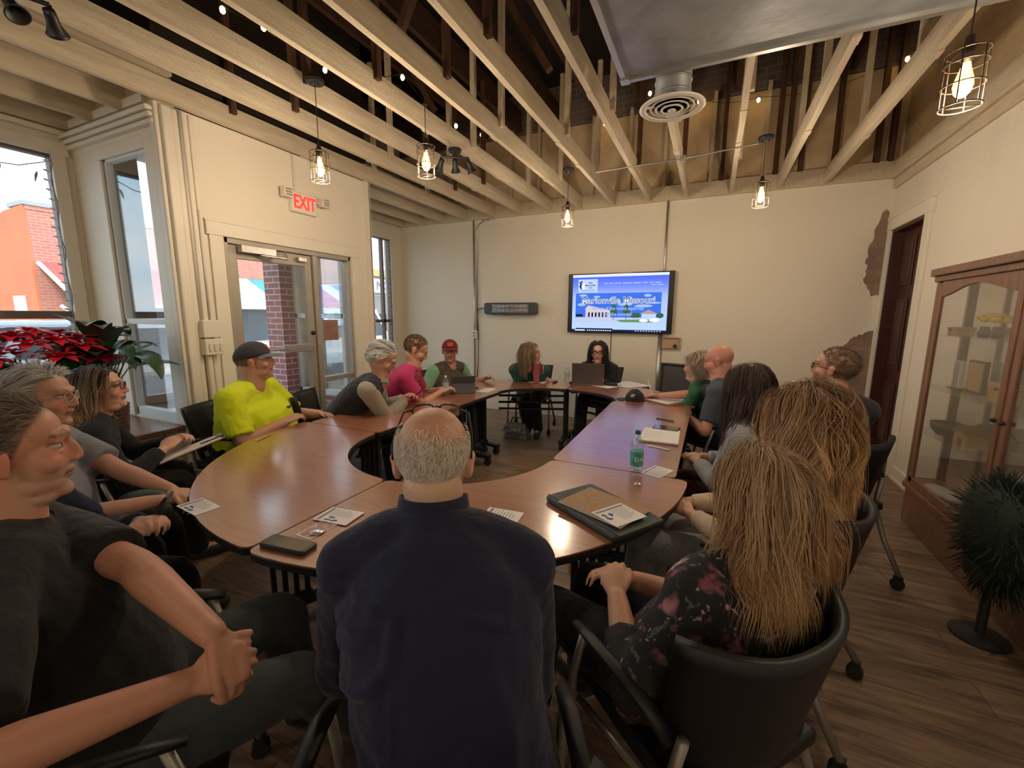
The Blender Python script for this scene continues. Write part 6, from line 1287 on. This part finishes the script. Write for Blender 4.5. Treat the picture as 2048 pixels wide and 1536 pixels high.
q=onz(1275,969,T0); tag(MB().lathe([(0,0),(.017,0),(.019,.002),(.017,.005),(.012,.006),(.010,.004),(0,.004)],(q.x,q.y,T0),24).build('metal_disc','silver_disc',smooth=True),'small round silver disc on the table in front of the green capped bottle','disc')
def pen(a,c,label,m,r=.0048,tip='steel'):
    A=onz(*a,T0+r); B=onz(*c,T0+r); d=(B-A).normalized(); L=(B-A).length; 
    if L>.17: A=A.lerp(B,(1-.15/L)/2); B=A+d*.15
    T=thing('pen',label,'pen',tuple(A)); b=MB(); b.tube([A,B-d*.016],[r,r],12); b.build('barrel',m,T,smooth=False); b=MB(); b.tube([B-d*.016,B-d*.004,B],[r,r*.5,.0008],12); b.build('tip',tip,T); b=MB(); b.tube([A+d*.004+V((0,0,r*1.25)),A+d*.045+V((0,0,r*1.25))],.0016,6); b.tube([A+d*.004,A+d*.004+V((0,0,r*1.25))],.0014,6); b.build('clip',tip,T); return T
mat('wood_pen',(.55,.38,.22),.5)
pen((545,867),(506,884),'tan pen lying at the edge of the table by the yellow shirt man','wood_pen'); pen((797,812),(765,817),'pale pen on the left table in front of the white haired man','wood_pen')
pen((1313,836),(1352,844),'black pen on the right table behind the spiral notebook','black_plastic'); pen((1340,900),(1294,890),'white pen lying beside the spiral notebook','white_cap')
q=onz(1110,764,T0+.008); tag(MB().box((q.x,q.y,T0+.009),(.035,.10,.018)).build('remote_control','black_plastic',bevel=.004),'small black remote between pink tumbler and clear bottle','remote')
# spiral notebook
P=square([onz(x,y,T0) for x,y in((1281,880),(1288,853),(1363,868),(1353,896))],None); c=sum(P,V((0,0,0)))/4
T=thing('spiral_notebook','open spiral notepad with handwriting on the right table','notebook',(c.x,c.y,T0)); b=MB(); slab(b,P,.006); b.build('back_cover','wood_pen',T); Q=[p+V((0,0,.006)) for p in P]; b=MB(); slab(b,Q,.004,.02); b.build('pages','paper',T)
b=MB(); 
for k in range(6):
    v=.15+.1*k
    for u in np.linspace(.08,.5,9):
        a=quadpt(Q,v+.08,u)+V((0,0,.0045)); e=quadpt(Q,v+.10,u+.02)+V((0,0,.0045)); b.tube([a,a.lerp(e,.5)+V((.002,0,0)),e],.0006,4)
b.build('handwriting','print_ink',T)
b=MB()
for k in range(22):
    p=Q[3].lerp(Q[0],(k+.5)/22)+V((0,0,.002)); b.tube([p+V((.006*math.cos(t),.006*math.sin(t)*.6,.006*math.sin(t))) for t in np.linspace(0,2*PI,9)],.0009,5,cap=False)
b.build('spiral_binding','black_metal',T)
# loose papers and the black cap
def sheet(corners,label,z=T0,stack=.001,name='paper_sheet',cat='paper',txt=True,group=None,asp=None):
    P=square([onz(x,y,z) for x,y in corners],asp); c=sum(P,V((0,0,0)))/4; T=thing(name,label,cat,(c.x,c.y,z),group=group); b=MB(); slab(b,P,stack); b.build('sheet','paper',T)
    if txt: b=MB(); lines(b,P,[.15+.09*k for k in range(8)],.1,[.9,.8,.88,.7,.9,.85,.9,.6],.012,stack+.0004); b.build('print','print_ink',T)
b=MB(); Pc=square([onz(x,y,T0) for x,y in((1290,795),(1340,789),(1384,806),(1318,816))],None); slab(b,Pc,.004); tag(b.build('clipboard','oak'),'brown clipboard under white papers in front of the bald man in polo','clipboard')
sheet([(1296,794),(1340,789),(1376,803),(1318,811)],'white paper stack on the clipboard at the far right table corner',z=T0+.005,stack=.004); 
sheet([(1185,768),(1225,762),(1250,771),(1205,779)],'white paper sheet right of the laptop'); sheet([(1222,764),(1268,762),(1290,772),(1240,778)],'white paper sheet behind the black cap on the far right table',z=T0+.002)
sheet([(955,782),(975,775),(992,778),(972,786)],'white paper sheet right of the tablet on the far left table'); sheet([(1058,763),(1080,757),(1104,760),(1085,768)],'small notepad under the arms of the woman in green',stack=.006,name='notepad',cat='notepad')
q=onz(1262,800,T0); fabric('cap_black',(.022,.024,.030)); T=thing('baseball_cap','black baseball cap with white marks lying on the far right table','cap',(q.x,q.y,T0))
b=MB(); vs=[];nu,nv=24,8
for i in range(nv+1):
    th=PI/2*i/nv
    for k in range(nu): a=2*PI*k/nu; vs.append((q.x+.035+.095*math.sin(th)*math.cos(a),q.y+.085*math.sin(th)*math.sin(a),T0+.004+.10*math.cos(th)*(1+.08*math.sin(3*a))))
b.add(vs,[(i*nu+k,(i+1)*nu+k,(i+1)*nu+(k+1)%nu,i*nu+(k+1)%nu) for i in range(nv) for k in range(nu)]); b.build('crown','cap_black',T,smooth=True)
b=MB(); b.prism([(q.x-.03+.08*math.cos(t)*1.0-.03,q.y+.08*math.sin(t)) for t in np.linspace(PI*.5,PI*1.5,14)],T0+.001,T0+.006); b.build('brim','cap_black',T,bevel=.001)
b=MB()
for k in range(3): b.tube([(q.x+.005+k*.012,q.y-.078,T0+.045),(q.x+.02+k*.012,q.y-.070,T0+.072)],.003,5)
b.build('logo','print_white',T)
# laptop
mat('laptop_grey',(.13,.11,.11),.4,metal=.4); q=onz(1175,771,T0); T=thing('laptop','open grey laptop seen from the back on the far table','laptop',(q.x,q.y,T0)); yw=math.radians(14)
Rz=Matrix.Rotation(yw,3,'Z'); b=MB(); b.box(V((q.x,q.y,T0+.009))+Rz@V((0,.12,0)),(.37,.25,.018),Rz); b.build('base','laptop_grey',T,bevel=.004)
Rl=Rz@Matrix.Rotation(math.radians(-12+22),3,'X'); b=MB(); b.box(V((q.x,q.y,T0+.018))+Rz@V((0,.005,0))+Rl@V((0,0,.125)),(.37,.008,.25),Rl); b.build('lid','laptop_grey',T,bevel=.003)
q2=onz(1139,771,T0); tag(MB().ell((q2.x,q2.y+.09,T0+.02),(.03,.05,.02)).build('computer_mouse','black_plastic',smooth=True),'black computer mouse left of the laptop','mouse')
q=onz(1222,769,T0+.01); T=thing('eyeglass_case','dark cable bundle and case right of the laptop','case',(q.x,q.y,T0)); MB().box((q.x,q.y,T0+.014),(.15,.06,.026),Rz).build('case','black_plastic',T,bevel=.01); b=MB(); b.tube([(q.x-.1,q.y,T0+.004),(q.x-.05,q.y-.05,T0+.004),(q.x+.05,q.y-.06,T0+.004),(q.x+.12,q.y,T0+.004)],.004,6); b.build('cable','black_plastic',T)
# tumbler
mat('pink_tumbler',(.42,.13,.13),.35,metal=.2); q=onz(1073,766,T0); T=thing('pink_tumbler','tall pink travel tumbler with handle on the far table','tumbler',(q.x,q.y,T0))
MB().lathe([(0,0),(.033,0),(.035,.005),(.037,.08),(.050,.11),(.050,.255),(.051,.26),(0,.26)],(q.x,q.y,T0),28).build('cup','pink_tumbler',T,smooth=True)
b=MB(); b.tube([(q.x+.045,q.y-.02,T0+.235),(q.x+.10,q.y-.04,T0+.235),(q.x+.10,q.y-.04,T0+.13),(q.x+.045,q.y-.02,T0+.13)],.010,8); b.build('handle','pink_tumbler',T,smooth=True)
MB().lathe([(0,.26),(.049,.26),(.048,.272),(0,.272)],(q.x,q.y,T0),24).build('lid','lens',T,smooth=True); MB().lathe([(.0505,.240),(.052,.242),(.052,.25),(.0505,.252)],(q.x,q.y,T0),24).build('rim_band','steel',T)
# tablet in a dark folding cover
q=onz(927,786,T0); T=thing('tablet','tablet in dark grey folding stand cover on the left table','tablet',(q.x,q.y,T0)); Rt=Matrix.Rotation(math.radians(38),3,'Z'); Ri=Rt@Matrix.Rotation(math.radians(22),3,'X'); mat('tablet_cover',(.06,.06,.068),.6)
b=MB(); b.box(V((q.x,q.y,T0+.09))+Rt@V((0,.03,0)),(.25,.008,.185),Rt@Matrix.Rotation(math.radians(18),3,'X')); b.build('tablet_body','tablet_cover',T,bevel=.003)
b=MB(); b.box(V((q.x,q.y,T0+.05))+Rt@V((0,-.005,0)),(.25,.005,.11),Rt@Matrix.Rotation(math.radians(-28),3,'X')); b.build('stand_flap','tablet_cover',T,bevel=.002)
q=onz(948,776,T0); tag(MB().box((q.x,q.y,T0+.006),(.09,.03,.012)).build('pen_case','black_plastic',bevel=.003),'small black object on the table right of the tablet','case')
# phone in the white haired man's hands, clipboard, phone of the hidden person, black pouch
def held(name,label,cat,c,size,R,m,kids=None):
    T=thing(name,label,cat,tuple(c)); b=MB(); b.box(c,size,R); b.build('case',m,T,bevel=.004); b=MB(); b.box(V(c)+R@V((0,0,size[2]/2+.0006)),(size[0]*.9,size[1]*.92,.001),R); b.build('screen','phone_glass',T); return T
wl=(L_['W'][0]+L_['W'][1])/2; ff=L_['f']; held('smartphone','phone held in both hands by the white haired man','phone',wl+ff*.09+UP*.035,(.075,.15,.009),Matrix.Rotation(math.radians(-56),3,'Z')@Matrix.Rotation(math.radians(35),3,'X'),'black_plastic')
wr_=R_['W'][0]; held('smartphone','dark phone held by the person in the navy jacket','phone',wr_+R_['f']*.06+UP*.045,(.07,.14,.012),Matrix.Rotation(math.radians(-45),3,'Z')@Matrix.Rotation(math.radians(55),3,'X'),'black_plastic')
wq=(Q_['W'][0]+Q_['W'][1])/2-Q_['f']*.08; T=thing('black_pouch','black glossy pouch in the lap of the grey shirt person','pouch',tuple(wq)); MB().ell(wq+UP*.0,(.10,.055,.035),Matrix.Rotation(math.radians(35),3,'Z')).build('pouch','green_leather',T,smooth=True); b=MB(); b.tube([wq+V((.05,.03,.02)),wq+V((.0,.0,.036)),wq+V((-.06,-.03,.022))],.003,5); b.build('zip','steel',T)
cc=(O_['W'][0]+O_['W'][1])/2; Rc=Matrix.Rotation(math.radians(-20),3,'Z')@Matrix.Rotation(math.radians(16),3,'X')@Matrix.Rotation(math.radians(-8),3,'Y'); cc=cc+V((.10,.08,-.035)); T=thing('clipboard','dark clipboard with white papers on the lap of the woman in black','clipboard',tuple(cc))
b=MB(); b.box(cc,(.26,.36,.006),Rc); b.build('board','oak',T,bevel=.002); b=MB(); b.box(cc+Rc@V((.005,-.005,.006)),(.235,.33,.006),Rc); b.build('papers','paper',T); b=MB(); b.box(cc+Rc@V((0,.165,.012)),(.12,.03,.012),Rc); b.build('clip','steel',T,bevel=.003)
b=MB(); a=cc+Rc@V((.06,.05,.014)); b.tube([a,a+Rc@V((.02,.13,.0))],.004,8); tag(b.build('pen','black_plastic'),'black pen lying on the clipboard of the woman in black','pen')
a=F_['W'][1]+F_['f']*.10+UP*.02; b=MB(); b.tube([a+V((.02,-.02,-.03)),a+V((-.04,.03,.12))],.0045,8); tag(b.build('pen','white_cap'),'white pen held by the bald man in the blue grey polo','pen')
# handbag under the far table
q=onz(1034,876,0); mat('bag_grey',(.16,.15,.14),.6,noise_amt=.5); mat('bag_flower',(.10,.08,.07),.7,noise_amt=.9,noise_scale=30,col2=(.40,.34,.30)); T=thing('handbag','grey and black patterned handbag on the floor under the far table','bag',(q.x,q.y,0))
b=MB(); b.v=[(q.x+x,q.y+y,z) for x,y,z in((-.17,-.09,0),(.17,-.09,0),(.17,.09,0),(-.17,.09,0),(-.11,-.04,.20),(.11,-.04,.20),(.11,.04,.20),(-.11,.04,.20))]; b.f=[(0,3,2,1),(0,1,5,4),(1,2,6,5),(2,3,7,6),(3,0,4,7),(4,5,6,7)]; b.m=[0]*6; b.build('bag_body','bag_grey',T,bevel=.02)
b=MB(); b.v=[(q.x+x,q.y+y,z) for x,y,z in((-.165,-.096,.10),(.165,-.096,.10),(.125,-.05,.205),(-.125,-.05,.205))]; b.f=[(0,1,2,3)]; b.m=[0]; b.build('flap','bag_flower',T)
b=MB(); b.tube([(q.x-.09,q.y,.19),(q.x-.06,q.y,.27),(q.x+.06,q.y,.27),(q.x+.09,q.y,.19)],.008,8); b.build('handle','black_plastic',T,smooth=True)
# door mat
mat('door_mat',(.055,.06,.065),.95,noise_amt=.8,noise_scale=30,col2=(.09,.095,.10),bump=.6,bump_scale=60)
tag(MB().bb((-3.66,2.35,.0),(-2.55,3.55,.012)).build('door_mat','door_mat',bevel=.004),'dark grey ribbed door mat on the floor by the entrance','mat')
# ================================================================== PLANTS
mat('poinsettia_red',(.80,.012,.045),.5,noise_amt=.6,noise_scale=8,col2=(.50,.006,.03)); mat('leaf_dark',(.018,.055,.020),.35,noise_amt=.5,noise_scale=9,col2=(.035,.10,.03)); mat('leaf_bright',(.10,.27,.035),.4); mat('foil',(.42,.36,.24),.35,metal=.6,bump=.8,bump_scale=40); mat('wicker',(.10,.045,.025),.7,bump=1,bump_scale=70); mat('leaf_dry',(.30,.15,.07),.7); mat('pine',(.012,.026,.014),.8)
def leaf(b,base,d,L,w,droop=.4,up=(0,0,1),n=8,cup=.25,pointy=1.0):
    d=V(d).normalized(); s=d.cross(V(up)); 
    if s.length<.1: s=V((1,0,0))
    s.normalize(); u=s.cross(d); o=len(b.v); p=V(base); ang=0
    for k in range(n+1):
        t=k/n; ww=w*math.sin(PI*min(1,t**.8*.98+.02))**.8*(1-.25*t*pointy); q=d*math.cos(ang)-u*math.sin(ang)
        nn=u*math.cos(ang)+d*math.sin(ang)
        b.v+=[tuple(p+s*ww+nn*ww*cup),tuple(p),tuple(p-s*ww+nn*ww*cup)]; p=p+q*(L/n); ang+=droop/n*1.6
    for k in range(n):
        for j in(0,1): b.f.append((o+k*3+j,o+k*3+j+1,o+k*3+3+j+1,o+k*3+3+j)); b.m.append(0)
rp=random.Random(4)
PC=V((-3.92,1.14,1.16)); T=thing('poinsettia','large red poinsettia in gold foil on the window bench','plant',(PC.x,PC.y,.65))
b=MB(); b.lathe([(0,0),(.13,0),(.16,.10),(.19,.24),(.24,.30),(.20,.27),(0,.26)],(PC.x,PC.y,.65),30); b.build('foil_pot','foil',T,smooth=False)
b=MB()
for k in range(26): a=rp.uniform(0,6.28); r=rp.uniform(.1,.42); r*=.8; b.tube([(PC.x,PC.y,.88),(PC.x+r*.5*math.cos(a),PC.y+r*.5*math.sin(a),1.05),(PC.x+r*math.cos(a),PC.y+r*math.sin(a),1.25)],.005,5)
b.build('stems','leaf_dark',T)
for k in range(26):
    a=k*2.399; r=.36*math.sqrt((k+.5)/26); c=PC+V((r*math.cos(a),r*math.sin(a),.27-1.5*r*r+rp.uniform(-.02,.03))); b=MB()
    for ring_,(nn,L,w,el) in enumerate(((7,.13,.036,.15),(6,.10,.028,.55),(4,.06,.016,.9))):
        for j in range(nn): a2=2*PI*j/nn+ring_*.4+k; leaf(b,c+V((0,0,.006*ring_)),(math.cos(a2),math.sin(a2),el),L*rp.uniform(.85,1.15),w,droop=.5,pointy=1.3)
    b.build('flower','poinsettia_red',T,smooth=True)
for k in range(30):
    a=rp.uniform(0,6.28); r=rp.uniform(.12,.32); b=MB(); leaf(b,PC+V((r*.6*math.cos(a),r*.6*math.sin(a),.02+rp.uniform(-.05,.12))),(math.cos(a),math.sin(a),.05),.17,.045,droop=.7); b.build('leaf','leaf_dark',T,smooth=True)
LC=V((-3.95,1.50,.65)); T=thing('peace_lily','dark green broad leaved peace lily in a brown wicker pot on the window bench','plant',tuple(LC))
b=MB(); b.lathe([(0,0),(.095,0)]+[(.10+.02*z/.22+(.004 if k%2 else 0),z) for k,z in enumerate(np.linspace(.01,.24,16))]+[(.115,.245),(0,.23)],LC,28); b.build('wicker_pot','wicker',T)
dirs=[]
for k in range(42):
    a=rp.uniform(0,6.28); el=rp.uniform(.25,1.5); L=rp.uniform(.20,.34); st=V((math.cos(a)*math.cos(el),math.sin(a)*math.cos(el),math.sin(el))); H_=rp.uniform(.26,.52); base=LC+V((0,0,.22)); st.y=st.y if LC.y+st.y*(.22+L)<1.84 else (1.84-LC.y)/(.22+L)*.8; tip=base+V((st.x*.22,st.y*.22,H_))
    b=MB(); b.tube([base,base.lerp(tip,.5)+V((0,0,.03)),tip],.004,5); s_=b.build('leaf_stalk','leaf_dark',T); b=MB(); leaf(b,tip,(st.x,st.y,st.z*.5+.1),L,L*.26,droop=rp.uniform(.5,1.4),cup=.3); b.build('leaf','leaf_bright' if k in(3,9,15,22) else ('leaf_dry' if k in (12,27) else 'leaf_dark'),T,smooth=True)
for (dx,dy,h,L) in((-.05,-.14,.57,.26),(.04,.02,.62,.26),(.06,.10,.52,.30),(.02,-.08,.50,.34)):
    b=MB(); base=LC+V((0,0,.22)); tip=LC+V((dx,dy,h)); b.tube([base,tip],.004,5); b.build('leaf_stalk','leaf_dark',T); b=MB(); leaf(b,tip,(dx*1.5+.12,dy*2.5,.45),L,L*.30,droop=.5,cup=.25); b.build('leaf','leaf_dark' if h>.41 else 'leaf_bright',T,smooth=True)
# ================================================================== DISPLAY CABINET
FP=[(1.69,4.235),(1.505,4.215),(1.44,4.085),(1.44,2.10),(1.50,1.98),(1.69,1.96)]; KH=1.86
T=thing('display_cabinet','tall oak curio cabinet with glass door and shelves against the right wall','cabinet',(1.6,3.5,0))
b=MB(); b.prism(FP,0,.30); b.build('base','oak',T,bevel=.006); cen=0; out=[((x-1.6)*1.10+1.6 if x<1.6 else x,(y-3.1)*1.02+3.1) for x,y in FP]
out2=[((x-1.6)*1.25+1.6 if x<1.6 else x,(y-3.1)*1.03+3.1) for x,y in FP]
b=MB(); b.prism(out,KH-.06,KH-.02); b.prism(out2,KH-.02,KH+.03); MB().prism(out,.27,.31).build('base_moulding','oak',T,bevel=.006); b.build('cornice','oak',T,bevel=.006)
def post(x,y,w=.035): return MB().bb((x-w/2,y-w/2,.30),(x+w/2,y+w/2,KH-.05)).build('post','oak',T,bevel=.004)
post(1.675,4.22,.03); post(1.505,4.20,.028); post(1.455,4.08,.035); post(1.455,2.09,.035); post(1.50,2.0,.03)
mat('mirror_back',(.75,.75,.72),.04,metal=.9); glassm('cab_glass',.08)
MB().bb((1.685,2.0,.31),(1.69,4.20,KH-.06)).build('back_panel','mirror_back',T)
MB().bb((1.51,4.205,.31),(1.67,4.209,KH-.06)).build('side_glass','cab_glass',T)
b=MB(); b.add([(1.503,4.195,.31),(1.458,4.10,.31),(1.458,4.10,KH-.06),(1.503,4.195,KH-.06)],[(0,1,2,3)]); b.build('corner_glass','cab_glass',T)
for (y0,y1) in((2.10,3.10),(3.12,4.055)):
    b=MB(); b.bb((1.437,y0,.33),(1.457,y0+.05,KH-.07)); b.bb((1.437,y1-.05,.33),(1.457,y1,KH-.07)); b.bb((1.437,y0,.31),(1.457,y1,.37))
    pl=[(y0+.04,KH-.06),(y0+.04,KH-.17)]+[(y0+.05+(y1-y0-.10)*k/12,KH-.17+.07*math.sin(PI*k/12)**1.5) for k in range(13)]+[(y1-.04,KH-.17),(y1-.04,KH-.06)]
    b.prism(pl,1.438,1.456,fn=lambda y,z,x:(x,y,z)); d=b.build('door','oak',T,bevel=.004); MB().bb((1.445,y0+.045,.36),(1.448,y1-.045,KH-.10)).build('pane','cab_glass',d)
    k_=y0+.03 if y0>3.0 else y1-.03; MB().ell((1.425,k_,1.0),(.012,.012,.012)).build('knob','bronze',d,smooth=True)
b=None
for z in(.72,1.05,1.42):
    b=MB(); b.prism([(x+(.02 if x<1.6 else -.01),y) for x,y in FP],z,z+.006); b.build('glass_shelf','cab_glass',T)
mat('yellow_flower',(.65,.42,.02),.6); mat('dark_item',(.03,.03,.033),.4); mat('white_cloth',(.55,.54,.52),.8); mat('book_tan',(.40,.24,.10),.6)
def item(nm,label,cat,b,m,**k): return tag(b.build(nm,m,**k),label,cat)
item('dark_bowl','black glossy bowl on the lowest cabinet shelf','bowl',MB().lathe([(0,0),(.05,0),(.085,.05),(.09,.09),(.08,.09),(.07,.04),(0,.02)],(1.56,3.95,.727),24),'dark_item',smooth=True)
item('folded_cloth','crumpled white cloth on the floor of the cabinet','cloth',MB().ell((1.55,3.88,.33),(.07,.14,.03)).ell((1.57,3.75,.335),(.05,.07,.035)),'white_cloth',smooth=True)
for i,(y,z,sz,mm,lab) in enumerate(((4.0,1.426,(.10,.12,.06),'book_tan','tan box on the upper glass shelf of the cabinet at its far end'),(3.98,1.056,(.09,.10,.20),'white_cloth','grey plaque on the middle glass shelf of the cabinet'),(3.75,1.056,(.08,.20,.22),'dark_item','dark framed display on the middle glass shelf of the cabinet'),(3.40,1.056,(.08,.16,.12),'book_tan','tan keepsake box at the near end of the middle glass shelf'),(3.66,.727,(.1,.16,.14),'book_tan','tan wooden house ornament on the lowest glass shelf'))):
    T=thing('keepsake' if i not in(1,2,4) else ('plaque','framed_display','ornament_house')[(1,2,4).index(i)],lab,'ornament',(1.57,y,z)); hx,hy,hz=sz[0]/2,sz[1]/2,sz[2]
    if i in(0,3): MB().bb((1.57-hx,y-hy,z),(1.57+hx,y+hy,z+hz*.7)).build('box',mm,T,bevel=.006); MB().bb((1.565-hx,y-hy-.005,z+hz*.72),(1.575+hx,y+hy+.005,z+hz)).build('lid',mm,T,bevel=.008); MB().ell((1.565-hx,y,z+hz*.7),(.006,.012,.01)).build('clasp','bronze',T)
    elif i==4: MB().bb((1.57-hx,y-hy,z),(1.57+hx,y+hy,z+hz*.6)).build('house_wall',mm,T); MB().prism([(y-hy-.015,z+hz*.6),(y+hy+.015,z+hz*.6),(y,z+hz)],1.56-hx,1.58+hx,fn=lambda a,c_,x:(x,a,c_)).build('roof','oak',T); MB().bb((1.568-hx,y-.02,z),(1.571-hx,y+.02,z+.05)).build('doorway','dark_item',T)
    else:
        MB().bb((1.575,y-hy,z+.01),(1.60,y+hy,z+hz)).build('frame',mm,T,bevel=.006); MB().bb((1.572,y-hy+.015,z+.025),(1.576,y+hy-.015,z+hz-.015)).build('face','book_tan' if i==2 else 'steel',T); MB().bb((1.55,y-hy*.6,z),(1.63,y+hy*.6,z+.012)).build('stand','oak',T)
for i,y in enumerate((3.72,3.58)):
    T=thing('yellow_flower_vase','vase of yellow flowers on the upper cabinet shelf, %s'%('nearer the doorway' if i==0 else 'nearer the wreath'),'vase',(1.57,y,1.426)); MB().lathe([(0,0),(.025,0),(.035,.03),(.02,.06),(.022,.07),(0,.07)],(1.57,y,1.426),18).build('vase','dark_item',T,smooth=True); b=MB()
    for k in range(16): a=rp.uniform(0,6.28); e=rp.uniform(0,1.2); b.ell((1.57+.04*math.cos(a)*math.cos(e),y+.05*math.sin(a)*math.cos(e),1.53+.04*math.sin(e)),(.02,.02,.015),n=8,m=6)
    b.build('blossoms','yellow_flower',T,smooth=True)
# dark pine wreath leaning on the cabinet
c=V((1.30,2.66,.55)); T=thing('pine_wreath','dark green artificial pine arrangement leaning on the cabinet at the right edge','wreath',(c.x,c.y,.0)); b=MB()
for k in range(900):
    a=rp.uniform(0,6.28); e=rp.uniform(-1.4,1.5); d=V((math.cos(a)*math.cos(e)*.6,math.sin(a)*math.cos(e),math.sin(e))); p=c+V((d.x*.10,d.y*.22,d.z*.22)); q=p+V((d.x*.12+rp.uniform(-.03,.03),d.y*.10+rp.uniform(-.05,.05),d.z*.08+rp.uniform(-.06,.02))); b.tube([p,q],[.004,.0015],4,cap=False)
b.build('needles','pine',T); MB().ell(c,(.11,.24,.25)).build('core','pine',T,smooth=True); MB().lathe([(0,0),(.11,0),(.11,.015),(.02,.03),(.018,.30),(.10,.33),(.11,.40),(0,.40)],(c.x,c.y,0),20).build('stand','dark_item',T)
